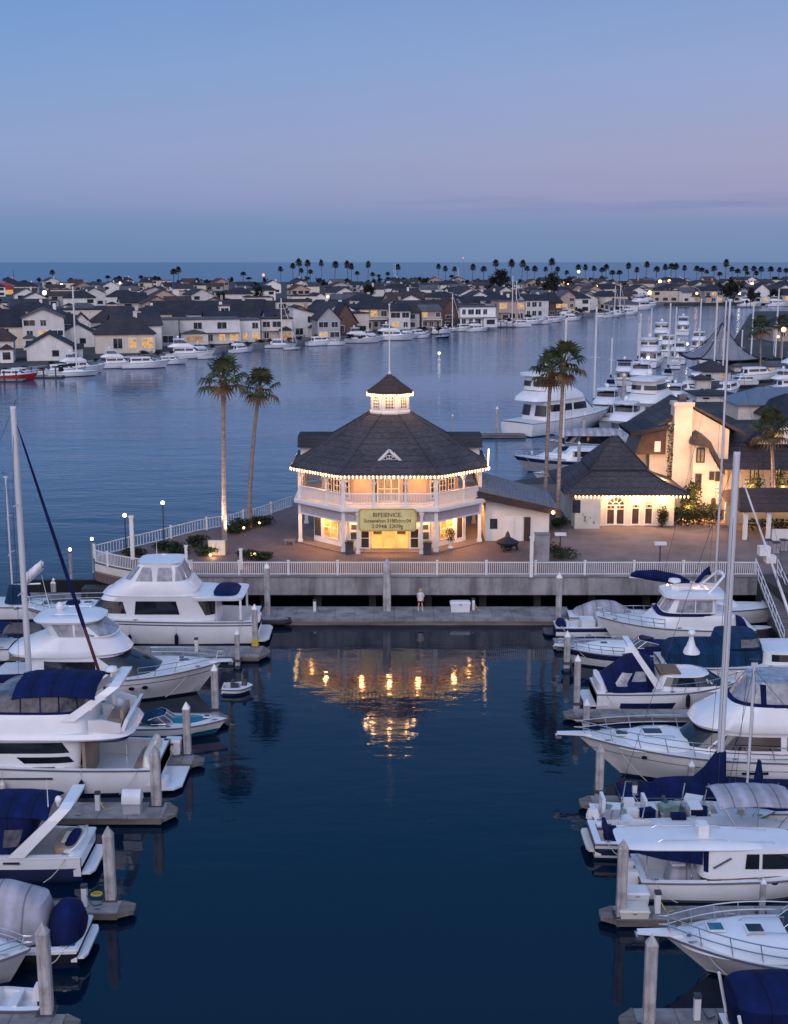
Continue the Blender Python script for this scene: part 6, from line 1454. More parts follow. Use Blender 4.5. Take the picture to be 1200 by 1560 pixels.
front('pink gabled three-storey house with orange lights', 852, 876, 479, 452, 443, 'gable', 'wall_pink', 'roof_grey', 3, 2, (1, 2))
front('dark hedge-fronted house with low roof right of the pink gabled house', 876, 898, 475, 463, 453, 'hip', 'wall_grey', 'roof_dark', 1, 2)
front('flat-roofed tan house with lit end lamp near the far bend', 890, 930, 467, 450, 446, 'flat', 'wall_tan', 'roof_grey', 1, 5, (4,))
front('red-brown flat house at the far bend of the channel', 930, 958, 467, 452, 447, 'flat', 'wall_brown', 'roof_brown', 1, 3, (2,))
front('long low brightly lit yellow building at the end of the channel', 984, 1013, 459, 449, 445, 'flat', 'wall_cream', 'roof_dark', 1, 5, (0, 1, 2, 3, 4), rz=0)
front('dark low building with a few lights at the end of the channel', 1016, 1064, 460, 451, 441, 'ridge', 'wall_grey', 'roof_dark', 1, 5, (1, 3), rz=0)
front('grey house with scattered lights right of the channel end', 1072, 1100, 461, 443, 434, 'hip', 'wall_grey', 'roof_dark', 2, 3, (2, 4), rz=0)
front('white gabled house among the lights beyond the big round tree', 1146, 1172, 461, 444, 433, 'gable', 'wall_white', 'roof_dark', 2, 2, (1,), rz=0)
front('low house with pink-lit windows at the far right end of the channel', 1180, 1230, 461, 449, 440, 'ridge', 'wall_grey', 'roof_dark', 1, 4, (1, 2), rz=0)
# ------------------------------------------------------------------ houses behind the waterfront, in rows
protos = []
kinds = ['hip', 'gable', 'ridge', 'hip', 'ridge', 'flat', 'gable', 'ridge']
wms = ['wall_cream', 'wall_white', 'wall_grey', 'wall_white', 'wall_white', 'wall_cream', 'wall_white', 'wall_white', 'wall_blue', 'wall_tan', 'wall_grey', 'wall_white']
rms = ['roof_dark', 'roof_slate', 'roof_brown', 'roof_dark', 'roof_grey', 'roof_dark', 'roof_slate']
KW = dict(hip='hipped', gable='gabled', ridge='ridged', flat='flat')
RW = dict(roof_dark='dark', roof_slate='slate', roof_brown='brown', roof_grey='grey')
HG = 'houses in the rows behind the far waterfront'
rn = random.Random(21)
for k in range(12):
    kd = kinds[k % 8]; w_ = rn.uniform(11, 16.5); he = rn.choice((3.6, 6.2, 6.6, 7.2)); rm = rms[k % 7]
    protos.append((dict(w=w_, d=rn.uniform(11, 15), he=he, hr=he + rn.uniform(2.0, 3.6), kind=kd, wm=wms[k], rm=rm, floors=1 if he < 4 else 2, cols=2 + k % 2, lit=[(), (1,), (), (), (), (), (), (), (0,), (), (), ()][k], chimney=k % 3 == 0), f'{WNAME[wms[k]]} house with {RW[rm]} {KW[kd]} roof'))
built = {}
OFFS = [22, 44, 68, 95, 128, 168, 215, 270, 335, 420, 520, 640, 780, 900]
for r_i, off in enumerate(OFFS):
    px = -25 + rn.uniform(0, 20); n_ = 0; nh = globals().get('nh', 0)
    while px < 1215:
        ys = P(px, shore_y(min(px, 1005)), 0).y
        Y = ys + off * (1 if px < 985 else .8) + rn.uniform(-5, 5)
        k = FPX / (Y * cp + 26 * sp)
        if Y > 1290 or (off < 40 and px > 960): px += 20; continue
        if rn.random() < .88:
            i = rn.randrange(12); spec, lab = protos[i]
            x = XY(px, Y, GZ); loc = (x, Y, GZ); rz = rad(rn.choice((14, 14, 20, -70, 104, 5, 30)))
            label = f'{lab}, {nth(n_)} from left in {NTH[r_i]} row behind the waterfront'
            if i not in built: built[i] = house_at('house', label, loc, rz, **spec, group=HG, trim=False)
            else: dup(built[i], loc, rz, label)
            n_ += 1; nh += 1
        px += (16.5 + rn.uniform(-1, 4)) * k * (1.0 if off < 200 else 1.22)
# ------------------------------------------------------------------ trees and palms
def tree_proto(name, label, loc, r, h, n, leaf, seed, group, m='far_tree_leaf'):
    rn_ = random.Random(seed); t = thing(name, label, 'tree', loc, 0, group)
    cs = [(rn_.gauss(0, .45) * r, rn_.gauss(0, .45) * r, h * rn_.uniform(.25, .85), r * rn_.uniform(.32, .55)) for _ in range(18)]
    leaves(MB(), n, blob(rn_, cs, .75), leaf, rn_).build('crown', m, t)
    tk = MB().tube([(0, 0, -.3), (.1, 0, h * .3), (.05, .1, h * .62)], [.32, .24, .12], 7)
    for k in range(5): c = cs[k]; tk.tube([(.08, 0, h * .3), (c[0] * .6, c[1] * .6, c[2] * .85), c[:3]], [.15, .09, .04], 5)
    tk.build('trunk', 'far_bark', t)
    return t
TG = 'broad dark trees on the far shore'
TR = [(758, 452, 408, 17, 'largest dark tree mass above the twin masts on the far shore'), (838, 466, 411, 15, 'second large dark tree above the black-roofed house'), (865, 446, 418, 9, 'dark round tree right of the second large tree'), (338, 478, 442, 9, 'dark tree above the roof tower of the white modern house'), (560, 458, 431, 14, 'brownish tree behind the tan balcony house'), (606, 470, 440, 15, 'brown-green tree behind the white house with yellow window'),
      (1112, 468, 418, 16, 'big round dark tree at the right end of the channel'), (1142, 470, 436, 10, 'smaller dark tree right of the big round tree'), (1178, 462, 438, 10, 'dark tree among lights near the right edge of the far shore'), (394, 460, 434, 8, 'dark tree behind the pale curved-roof row'), (1092, 455, 428, 8, 'dark tree left of the big round tree'), (120, 470, 440, 8, 'dark tree beside the far white mast'), (155, 455, 437, 8, 'dark tree above the brown roof at left'), (283, 440, 424, 9, 'cone-shaped dark tree on the left skyline')]
tp_ = [tree_proto('broad_tree', TR[0][4], P(758, 452, GZ), 5.2, 13, 1700, .55, 1, TG), tree_proto('broad_tree', TR[1][4], P(838, 466, GZ), 4.6, 13, 1500, .55, 2, TG), tree_proto('broad_tree', TR[6][4], P(1112, 468, GZ), 5, 12, 1500, .55, 3, TG)]
def put_tree(px, yb, yt, hw, label, i):
    p = P(px, yb, GZ); k = FPX / (p.y * cp + 26 * sp); h = PY(600, yt, p.y).z - GZ
    src = tp_[i % 3]; o = dup(src, p, RN.uniform(0, 6), label); o.scale = (hw / k / 5.6, hw / k / 5.6, h / 12.6)
    return o
for j, i in ((0, 0), (1, 1), (6, 2)):
    px, yb, yt, hw, lb = TR[j]; p = P(px, yb, GZ); k = FPX / (p.y * cp + 26 * sp); h = PY(600, yt, p.y).z - GZ; tp_[i].scale = (hw / k / 5.6, hw / k / 5.6, h / 12.6)
for j, q in enumerate(TR):
    if j not in (0, 1, 6): put_tree(*q, j)
rn = random.Random(8); cnt = 0
for px in range(-5, 1210, 9):
    p_ = px + rn.uniform(-7, 7); yb = rn.choice((432, 433, 434, 437, 441)) if rn.random() < .75 else rn.uniform(444, shore_y(min(p_, 1005)) - 12)
    put_tree(p_, yb, yb - rn.uniform(7, 13) * (1 if yb < 442 else 1.5), rn.uniform(4, 8), f'low dark tree between far roofs, {nth(cnt)} scattered one from left', cnt); cnt += 1
def fan_palm(name, label, loc, h, r, n, leafn, seed, m, mt, mb_, group, cat='palm tree', lean=(0, 0), tr=.22, skirt=True, cz=0):
    rn_ = random.Random(seed); t = thing(name, label, cat, loc, 0, group)
    pts = [(lean[0] * f ** 1.6, lean[1] * f ** 1.6, h * f - .2 * (f == 0)) for f in (0, .12, .3, .5, .7, .88, 1)]
    MB().tube(pts, [tr * 1.7, tr * 1.25, tr * 1.05, tr, tr * .95, tr * .95, tr * 1.05], 9).build('trunk', mb_, t, 60)
    cx, cy = lean; cr = MB(); dd = MB()
    for k in range(n):
        az = k * 2.39996 + rn_.uniform(-.25, .25); f = (k + .5) / n
        el_ = rad(84 - 128 * f + rn_.uniform(-9, 9)); dead = skirt and f > .84
        d = Vector((math.cos(az) * math.cos(el_), math.sin(az) * math.cos(el_), math.sin(el_)))
        pl_ = r * rn_.uniform(.48, .62); o = Vector((cx, cy, h)); side = d.cross(Vector((0, 0, 1))); side = side.normalized() if side.length > .01 else Vector((1, 0, 0)); up = side.cross(d)
        hub = o + d * pl_ + Vector((0, 0, -.12 * r * math.cos(el_)))
        mb = dd if dead else cr
        mb.tube([o - Vector((0, 0, .2)), o + d * pl_ * .55 + Vector((0, 0, .03 * r)), hub], [.05 * r / 2, .03 * r / 2, .02 * r / 2], 4)
        fl = r * rn_.uniform(.42, .56)
        for j in range(leafn):
            a = rad(-118 + 236 * j / (leafn - 1)) if leafn > 1 else 0
            dl = (d * math.cos(a) + side * math.sin(a)).normalized(); wv = (side * math.cos(a) - d * math.sin(a)) * (fl * 2.2 / leafn) * .62
            q1 = hub + dl * fl * .55 + up * .06 * r * math.cos(a); q2 = hub + dl * fl * rn_.uniform(.9, 1.05) + Vector((0, 0, -.20 * r * (1.15 - max(0, d.z))))
            mb.add([hub, q1 - wv, q2, q1 + wv], [(0, 1, 2, 3)])
    cr.build('crown', m, t); 
    if dd.v:
        for k in range(60):
            a = rn_.uniform(0, 6.28); z = h - rn_.uniform(.05, .42) * r; q = Vector((cx + math.cos(a) * tr * 1.1, cy + math.sin(a) * tr * 1.1, z)); e_ = Vector((math.cos(a), math.sin(a), 0)); s_ = Vector((-math.sin(a), math.cos(a), 0)) * .12
            dd.add([q - s_, q + s_, q + e_ * .22 * r * .5 + Vector((0, 0, -.3 * r * .7))], [(0, 1, 2)])
        dd.build('dead_fronds', mt, t)
    return t
PALMS = [(82, 411), (165, 418), (183, 419), (215, 418), (237, 419), (265, 410), (272, 407), (371, 413), (380, 420), (429, 406), (447, 401), (457, 396), (460, 408), (468, 397), (473, 410), (491, 397), (510, 399), (531, 399), (536, 402), (545, 412), (561, 399), (568, 414), (577, 416), (591, 413), (605, 403),
         (667, 402), (678, 405), (690, 406), (687, 417), (718, 403), (735, 406), (754, 397), (776, 397), (793, 398), (802, 405), (813, 405), (831, 406), (839, 395), (849, 406), (862, 411), (879, 403), (891, 403), (903, 405), (915, 407), (921, 403), (932, 411), (943, 411), (956, 401), (968, 407), (982, 399), (998, 406), (1012, 403),
         (1020, 402), (1028, 402), (1041, 404), (1060, 405), (1068, 407), (1076, 410), (1087, 405), (1095, 413), (1103, 397), (1114, 406), (1122, 409), (1134, 405), (1137, 412), (1146, 405), (1150, 412), (1158, 406), (1171, 406), (1184, 407), (1196, 408)]
fp = []; FG = 'tall fan palms along the far skyline'; rn = random.Random(4)
for k, (px, yt) in enumerate(PALMS):
    yb = 432 + rn.uniform(0, 4) + (4 if px < 300 else 0); p = P(px, yb, GZ); hh = PY(600, yt + 4, p.y).z - GZ
    lb = f'{"tall" if yt < 404 else "short" if yt > 410 else "middling"} dark fan palm on the far skyline, {nth(k)} palm from the left'
    if k < 3: fp.append(fan_palm('skyline_palm', lb, p, 20, 4.2, 26, 7, k + 3, 'far_palm_leaf', 'far_palm_leaf', 'far_bark', FG, tr=.3)); o = fp[-1]
    else: o = dup(fp[k % 3], p, rn.uniform(0, 6), lb)
    s_ = rn.uniform(.8, 1.12); o.scale = (s_, s_, hh / 20); o.rotation_euler.x = rn.uniform(-.05, .05); o.rotation_euler.y = rn.uniform(-.05, .05)
PLG = 'tall fan palms around the plaza'
def near_palm(px, pyb, pxc, pyc, r, label, seed, z=ZD, n=16, tr=.18, m='palm_leaf'):
    p = P(px, pyb, z); h = PY(600, pyc, p.y).z - z; lx = XY(pxc, p.y, z + h) - p.x
    return fan_palm('fan_palm', label, p, h, r, n, 13, seed, m, 'palm_leaf_dead', 'palm_bark', PLG, lean=(lx, 0), tr=tr)
q1 = near_palm(343, 841, 341, 575, 2.3, 'uplit tall palm with straight pale trunk left of the pavilion', 1)
near_palm(380, 803, 396, 588, 2.2, 'tall palm with slightly curved dark trunk nearer the pavilion on its left', 2)
near_palm(829, 786, 838, 564, 2.3, 'left palm of the pair in front of the big white yacht', 3); near_palm(848, 800, 858, 551, 2.5, 'right and taller of the two palms beside the arched hall', 4)
near_palm(1176, 787, 1174, 652, 2.3, 'palm in front of the cream building dormer at the right', 5); near_palm(1157, 572, 1157, 498, 3.0, 'palm standing among masts right of the grey tent roof', 6)
near_palm(1188, 555, 1190, 492, 2.6, 'palm beside the round lamp at the right edge', 7)
l0 = W(338, 846); tb = W(343, 841); spot('palm_uplight', (tb.x - 1.1, tb.y - .7, ZD + .9), (tb.x, tb.y, ZD + 7), 6000, (1, .74, .54), 42); spot('palm_uplight', (tb.x + 1.0, tb.y - .7, ZD + .6), (tb.x, tb.y, ZD + 5), 3500, (1, .74, .54), 46); l1 = W(852, 806); spot('palm_uplight', (l1.x, l1.y - 1.6, ZD + .3), (l1.x, l1.y + .4, ZD + 5), 500, (1, .66, .36), 50)
# planting along the plaza edge
for px, py, r, h, lb in ((250, 838, 1.1, .8, 'low dark shrub by the left lamp post'), (275, 842, 1.2, .9, 'dark shrub left of the uplit palm'), (300, 834, 1.2, 1.1, 'dark shrub behind the glowing low wall'), (318, 845, 1.0, .9, 'shrub just left of the uplit palm base'), (352, 812, 1.0, .8, 'warm-lit shrub behind the uplit palm'), (372, 806, 1.3, 1.0, 'dark shrub at the foot of the curved palm'), (398, 800, 1.2, .9, 'shrub along the channel railing near the pavilion'), (380, 851, 1.1, .7, 'low shrub behind the railing with two small lights'), (402, 852, .8, .6, 'smallest shrub behind the front railing'), (852, 851, 1.5, 1.1, 'rounded green shrub by the small post lamp near the cabinet'), (205, 846, 1.0, .6, 'low shrub by the tall white corner post')):
    bush('shrub', lb, W(px, py), r * 1.15, h * 1.0, 700, .13)
t = thing('garden_wall', 'glowing low garden wall at the foot of the uplit palm', 'garden wall', W(331, 846)); MB().box(-.7, 0, 0, .7, .25, 1.25).build('wall', 'stucco', t); MB().ball((-.5, -.35, .12), .12).build('uplight', 'fixture_warm', t); lamp('garden_lamp', tuple(W(326, 849) + Vector((0, -.2, .35))), 35, (1, .62, .25), .1)
for k, (px, py) in enumerate(((384, 853), (389, 853), (372, 812), (396, 804))):
    t = thing('garden_light', ['left of the twin small garden lights behind the railing', 'right of the twin small garden lights behind the railing', 'small garden light beside the curved palm', 'garden light beyond the curved palm near the channel'][k], 'garden light', W(px, py), 0, 'small garden lights'); MB().tube([(0, 0, 0), (0, 0, .4)], .03, 5).build('stake', 'dark_gear', t); MB().ball((0, 0, .48), .11).build('globe', 'fixture_warm', t)
# ------------------------------------------------------------------ lamps
def lamppost(px, pyb, pyt, label, m='lamp_white', z=ZD, r=.22, pole='dark_gear', pr=.07, group=None, box=False):
    p = P(px, pyb, z); h = PY(600, pyt, p.y).z - z; t = thing('lamp_post', label, 'lamp post', p, 0, group)
    MB().tube([(0, 0, -.1), (0, 0, .3), (0, 0, h - r)], [pr * 1.8, pr, pr * .8], 7).build('pole', pole, t)
    if box: MB().box(-.45, -.25, h - .2, .45, .25, h).build('lamp_head', 'white_trim', t); MB().box(-.35, -.2, h - .24, .35, .2, h - .2).build('diffuser', 'tinted_glass', t)
    else: MB().ball((0, 0, h), r).build('globe', m, t); MB().lathe([(pr * 1.2, 0), (r * .8, .1), (r * .5, .16)], 8, (0, 0, h - r - .12)).build('fitter', 'dark_gear', t)
    return t
LG = 'lamp posts at the left of the plaza'
lamppost(251, 838, 766, 'tallest dark lamp post on the left of the plaza', r=.16, group=LG); lamppost(193, 845, 785, 'dark lamp post beside the tall white corner post', r=.16, group=LG)
lamppost(143, 872, 821, 'lamp on a pale post out on the water at the plaza corner', r=.14, z=0, pole='piling_concrete', group=LG); lamppost(110, 892, 837, 'leftmost lamp on a white piling beyond the yachts', r=.14, z=0, pole='piling_concrete', pr=.16, group=LG)
lamppost(1003, 876, 826, 'dark shoebox lamp post behind the railing at right', box=True); lamppost(852, 850, 812, 'short dark post lamp by the rounded shrub', box=True, r=.1)
lamppost(1189, 565, 502, 'round amber lamp on a pale pole near the right edge', 'lamp_amber', r=.55, pole='alloy'); lamppost(1184, 520, 513, 'low warm lamp by the far right shore house', 'lamp_amber', r=.4)
for px, pyb, pyt, wd, lb in ((203, 852, 788, .3, 'tall white square post at the left corner of the plaza'), (808, 879, 820, .26, 'tall white post in the promenade railing right of centre'), (285, 872, 833, .2, 'warm-lit white post in the railing left of the yacht roof'), (368, 868, 838, .22, 'warm-lit white post with crossbar behind the railing')):
    p = W(px, pyb); h = PY(600, pyt, p.y).z - ZD; t = thing('white_post', lb, 'post', p); MB().cbox((0, 0, 0), (wd, wd, h)).build('shaft', 'white_trim', t); MB().cbox((0, 0, h), (wd * 1.4, wd * 1.4, .12)).build('cap', 'white_trim', t)
for px, py, lb in ((284, 846, 'small wall lamp washing the left railing post'), (366, 848, 'small wall lamp washing the second railing post')): lamp('post_lamp', tuple(W(px, py + 16) + Vector((.5, -.3, .5))), 14, (1, .6, .25), .1)
LF = 'lights scattered over the far shore'
for k, (px, py, m, r, lb) in enumerate(((69, 446, 'lamp_white', 2.6, 'bright white street light above the left houses'), (95, 435, 'lamp_white', 2.3, 'bright street light higher and right of the first'), (184, 431, 'lamp_white', 1.1, 'small white street light on the left skyline'), (402, 419, 'lamp_red', 1.6, 'red light on the skyline left of centre'), (446, 434, 'lamp_red', 1.2, 'smaller red light below the skyline palms'), (500, 452, 'lamp_amber', 1.7, 'amber street light behind the grey shed-roofed house'), (445, 459, 'lamp_amber', 1.3, 'amber light on the pale gable wall'), (880, 414, 'lamp_white', 1.6, 'white light on the skyline between palms'), (858, 430, 'lamp_amber', 1.4, 'amber light right of the second large tree'), (864, 433, 'lamp_amber', 1.0, 'small light just below the amber one'), (907, 436, 'lamp_amber', 1.7, 'amber light on dark roofs near the bend'), (833, 452, 'lamp_amber', 1.8, 'orange light on the black roof'), (926, 446, 'lamp_amber', 2.0, 'amber lamp at the end of the flat tan house'), (1004, 429, 'lamp_amber', 2.2, 'amber light left of the tall lit sign'), (1018, 428, 'lamp_amber', 1.8, 'amber light beside the lit sign'), (1034, 438, 'lamp_amber', 4, 'largest amber glow at the channel end'), (1050, 439, 'lamp_amber', 1.4, 'amber light right of the largest glow'), (1060, 447, 'lamp_amber', 1.6, 'low amber light by the channel end jetty'), (1144, 432, 'lamp_amber', 1.7, 'amber light above the small dark tree'), (1177, 437, 'lamp_amber', 2.2, 'amber light near the far right roofs'), (1187, 432, 'lamp_white', 1.4, 'white light above the far right roofs'), (1194, 439, 'lamp_amber', 2.2, 'amber light at the far right edge'), (988, 446, 'lamp_amber', 2.6, 'amber glare at the left end of the lit yellow building'), (970, 451, 'lamp_amber', 1.5, 'amber light left of the lit yellow building'), (1125, 447, 'lamp_white', 1.5, 'white light below the big round tree'), (704, 393, 'lamp_red', .5, 'tiny red light just above the horizon'))):
    yb = min(py + 14, shore_y(min(px, 1005)) - 4) if py > 400 else 431
    p = P(px, max(432, yb), GZ); h = PY(600, py, p.y).z - GZ; rr_ = r * 1.2 * p.y / FPX
    t = thing('street_light', lb, 'street light', p, 0, LF); MB().tube([(0, 0, 0), (0, 0, h)], .08, 5).build('pole', 'far_bark', t); MB().ball((0, 0, h), rr_).build('globe', m, t)
for k, (px, yb, yt, lb) in enumerate(((22, 436, 412, 'dark bare pole on the left skyline'), (601, 436, 402, 'white flagpole by the pale building on the skyline'), (697, 434, 408, 'thin white pole right of centre on the skyline'))):
    p = P(px, yb, GZ); MB().tube([(0, 0, 0), (0, 0, PY(600, yt, p.y).z - GZ)], .25, 6).build('flagpole', 'far_bark' if k == 0 else 'white_trim'); o = bpy.context.scene.objects[-1] if False else [q for q in C.objects if q.name.startswith('flagpole') and not q.parent][-1]; o.location = p; tag(o, lb, 'pole')
house_at('pale_building', 'pale low building beside the white flagpole on the skyline', P(617, 437, GZ), 0, 18, 10, 4.2, 5, 'flat', 'wall_white', 'roof_grey', 1, 3)
p = P(4, 448, GZ); t = thing('red_pavilion', 'red glowing domed pavilion roof at the left edge of the skyline', 'pavilion', p); MB().lathe([(11, 3.5), (10.5, 5), (8, 7.4), (4, 8.8), (.2, 9.3)], 18).build('dome', 'red_paint', t, 40); MB().lathe([(10, 0), (10, 3.5), (9.6, 3.5), (9.6, 0)], 18).build('wall', 'lit_window', t)
# ------------------------------------------------------------------ moored boats further off
def yacht(name, label, px, py, L, rz, B=None, decks=2, hull='gelcoat', cat='motor yacht', group=None, top='gelcoat', arch=True, z0=0):
    k = L / 12; B = B or L * .29; n = P(px, py); b = Boat(name, label, cat, 0, 0, 0, B, 1.3 * k ** .7, 2.0 * k ** .7, hull=hull, loc=(n.x, n.y + B * .3, 0), rz=rad(rz), L=L, lite=True, group=group)
    f = b.fs; w_ = B * .42
    h = b.house('cabin', 'gelcoat', [(f - .1, L * .14, L * .74, w_), (f + .5 * k, L * .15, L * .7, w_ * .98), (f + 1.55 * k, L * .17, L * .58, w_ * .9)]); b.win(h, L * .2, L * .4, f + .7 * k, f + 1.22 * k); b.win(h, L * .42, L * .56, f + .7 * k, f + 1.22 * k); b.winf(h, .95, f + .6 * k, f + 1.35 * k, split=3); b.winf(h, .6, f + .35 * k, f + 1.15 * k, aft=True, name='saloon_door', split=2)
    if decks > 1:
        h = b.house('flybridge', 'gelcoat', [(f + 1.55 * k, L * .06, L * .6, w_ * 1.02), (f + 1.8 * k, L * .07, L * .58, w_), (f + 2.4 * k, L * .18, L * .48, w_ * .86)], n=4)
        if decks > 2:
            h = b.house('upper_saloon', 'gelcoat', [(f + 2.3 * k, L * .14, L * .5, w_ * .84), (f + 3.4 * k, L * .15, L * .4, w_ * .75)], n=4); b.win(h, L * .18, L * .42, f + 2.6 * k, f + 3.1 * k); b.winf(h, .9, f + 2.6 * k, f + 3.1 * k); b.winf(h, .9, f + 2.6 * k, f + 3.0 * k, aft=True, name='aft_window', split=2)
            b.house('top_deck', 'gelcoat', [(f + 3.4 * k, L * .1, L * .44, w_ * .85), (f + 3.6 * k, L * .1, L * .44, w_ * .85)], n=4)
        else:
            e_ = b.house('bridge_screen', 'smoked_vinyl', [(f + 2.4 * k, L * .2, L * .46, w_ * .82), (f + 2.9 * k, L * .2, L * .4, w_ * .76)], n=4, cap=False); b.house('hard_top', top, [(f + 3.3 * k, L * .17, L * .42, w_ * .85), (f + 3.45 * k, L * .17, L * .42, w_ * .85)], n=4)
            for q in (-1, 1): MB().tube([(L * .2, q * w_ * .75, f + 2.3 * k), (L * .19, q * w_ * .78, f + 3.35 * k)], .06, 5).build('top_post', 'gelcoat', b.t)
        b.dome(L * .27, f + (3.8 if decks > 2 else 3.65) * k, 0, .3 * k)
    b.rail(.6, .97, .6, mid=False, n=4)
    return b
def sailer(label, px, py, yt, rz, group, L=None, cover='navy_canvas', hull='gelcoat', r=.11, house=True):
    p = P(px, py); h = PY(600, yt, p.y).z - 1.4; L = L or max(8, h * .72); B = L * .29; c = Vector((math.cos(rad(rz)), math.sin(rad(rz)), 0)) * L * .55
    b = Boat('sailing_boat', label, 'sailboat', 0, 0, 0, B, 1.0, 1.3, hull=hull, loc=(p.x - c.x, p.y - c.y, 0), rz=rad(rz), L=L, lite=True, group=group, full=1.9)
    if house: b.house('coach_roof', 'gelcoat', [(1.05, L * .22, L * .72, B * .33), (1.55, L * .25, L * .66, B * .27)], tp=.4); b.house('dodger', cover, [(1.4, L * .2, L * .32, B * .32), (2.2, L * .22, L * .29, B * .26)], n=3)
    b.mast(L * .55, h, 1.4, r, m='white_trim', boom=L * .36, cover=cover, jib='white_canvas' if cover == 'white_canvas' else None, spread=(.5,)); return b
FB = 'boats moored along the far shore'
sailer('white catamaran-like sailboat with tall mast on the left far shore', 118, 573, 437, 20, FB, 12.5, 'black_canvas', r=.2)
for a in (('far_motorboat', 'white cabin boat right of the far left sailboat', 185, 562, 9.5, 15, 1), ('far_motorboat', 'small white cruiser with cabin before the lit hip-roofed house', 236, 556, 7, 20, 1), ('far_motorboat', 'white boat with long wheelhouse by the grey block', 250, 547, 11, 8, 2), ('far_motorboat', 'white flybridge boat below the grey shed-roofed house', 524, 523, 10, 10, 2), ('far_motorboat', 'white cruiser left of the flagpole tip', 572, 519, 11, 12, 2), ('far_motorboat', 'small white motorboat moored before the orange-eaved house', 650, 509, 8, 20, 1), ('far_motorboat', 'white boat near the brown barn house', 690, 505, 9, 24, 1), ('far_motorboat', 'white boat below the twin masts on the far shore', 792, 495, 10, 30, 1), ('far_motorboat', 'white cruiser before the dark house on the far shore', 826, 492, 9, 30, 1), ('far_motorboat', 'white motorboat left of the pink gabled house', 806, 498, 9, 200, 1), ('far_motorboat', 'white boat by the hedge beneath the pink house', 842, 487, 8, 35, 1), ('far_motorboat', 'bigger white yacht at the bend of the far shore', 962, 473, 17, 40, 3), ('far_motorboat', 'white yacht beside the bend, left of the lit building', 976, 468, 15, 50, 2), ('far_motorboat', 'white boat across the water end at right', 1125, 467, 12, 10, 2), ('far_motorboat', 'second white boat across the water end, nearer the right edge', 1168, 467, 12, 5, 2), ('far_motorboat', 'white boat half hidden below the far left fence', 64, 572, 8, 20, 1)):
    yacht(a[0], a[1], a[2], a[3], a[4] * 1.3, a[5], B=a[4] * .4, decks=a[6], group=FB, cat='motorboat')
yacht('far_motorboat', 'red motorboat at the left edge of the far shore', -10, 580, 10, 8, decks=1, hull='red_paint', group=FB, cat='motorboat')
for a in (('sailboat with mast rising before the white balcony house', 688, 505, 448, 30), ('taller of the twin-masted pair under the large dark tree', 779, 495, 421, 30), ('shorter of the twin masts under the large dark tree', 785, 494, 428, 30), ('sailboat with taller mast at the flat tan house', 943, 481, 432, 35), ('sailboat with shorter mast at the flat tan house', 935, 483, 436, 35), ('sailboat moored by the cream balcony house', 430, 530, 455, 10)): sailer(a[0], a[1], a[2], a[3], a[4], FB, 11, 'white_canvas', r=.2)
for k, (px, py, lb) in enumerate(((301, 547, 'small white dinghy on the float by the pillared white house'), (432, 533, 'small white dinghy with white engine cover below the cream balcony house'), (662, 515, 'dark small boat moored at mid far shore'))):
    p = P(px, py); b = Boat('dinghy', lb, 'dinghy', 0, 0, 0, 2, .6, .8, loc=p, rz=rad(12), L=5.5, lite=True, group=FB, tc=2.5, zf=.2, hull='navy_paint' if k == 2 else 'gelcoat'); b.seat(1.6, 0, .2, 1.2, .4, .4, .3)
def jetty(x0, x1, y, wd, label, n=3, z=.5):
    a, b2 = P(x0, y), P(x1, y); t = thing('jetty', label, 'jetty', a, 0, 'jetties along the far shore'); L = b2.x - a.x; MB().box(0, 0, z - .25, L, wd, z).build('deck', 'quay', t); MB().box(.1, .1, -.4, L - .1, wd - .1, z - .26).build('float', 'wet_timber_and_shade', t)
    for k in range(n): MB().tube([(L * (k + .5) / n, -.1, -.8), (L * (k + .5) / n, -.1, 2.6)], .17, 6).build('pile', 'far_bark', t)
for a in ((40, 95, 576, 3, 'grey jetty left of the far sailboat'), (-20, 35, 582, 3, 'jetty behind the red motorboat'), (262, 318, 542, 2.5, 'low jetty with white cabin near the pillared house'), (395, 440, 529, 3, 'dark jetty below the cream balcony house'), (455, 510, 522, 2.5, 'pale jetty below the curved white house'), (690, 725, 504, 2.5, 'jetty left of the large dark tree'), (757, 785, 499, 2.5, 'jetty beneath the twin masts'), (868, 890, 484, 2.5, 'jetty by the pink gabled house'), (1015, 1050, 469, 4, 'lit jetty at the end of the channel'), (1112, 1160, 469, 4, 'dark jetty across the water end at right'), (640, 672, 510, 2.5, 'jetty by the dark small boat')): jetty(*a)
t = thing('channel_marker', 'white lit channel marker alone in the middle of the channel', 'marker', P(668, 549)); MB().lathe([(.5, -.3), (.5, .3), (.15, .5), (.13, 1.6)], 10).build('float', 'white_plastic', t, 40); MB().ball((0, 0, 2.0), .4).build('lantern', 'lamp_soft', t)
print('HOUSES', nh)
rn = random.Random(31)
fb0 = [o for o in C.objects if o.name.startswith('far_motorboat') and not o.parent][:4]
for k, px in enumerate((12, 52, 88, 150, 168, 214, 292, 352, 468, 498, 552, 610, 622, 636, 712, 735, 770, 815, 858, 872, 905, 920, 948)):
    p = P(px, shore_y(px) + rn.uniform(1.5, 5)); s_ = rn.uniform(.6, .95)
    o = dup(fb0[k % 4], p, rad(rn.choice((20, 30, 200, 45, 15))), f'small white boat tied along the far shore, {nth(k)} of the scattered small ones from left'); o.scale = (s_, s_, s_ * 1.1)
for k in range(44):
    px = -10 + k * 22.5 + rn.uniform(-7, 7); yb = shore_y(px) - rn.uniform(3, 9) * (1 if px < 500 else .6)
    put_tree(px, yb, yb - rn.uniform(5, 10), rn.uniform(4, 9), f'dark garden shrub by the far water edge, {nth(k)} shrub from left', k)
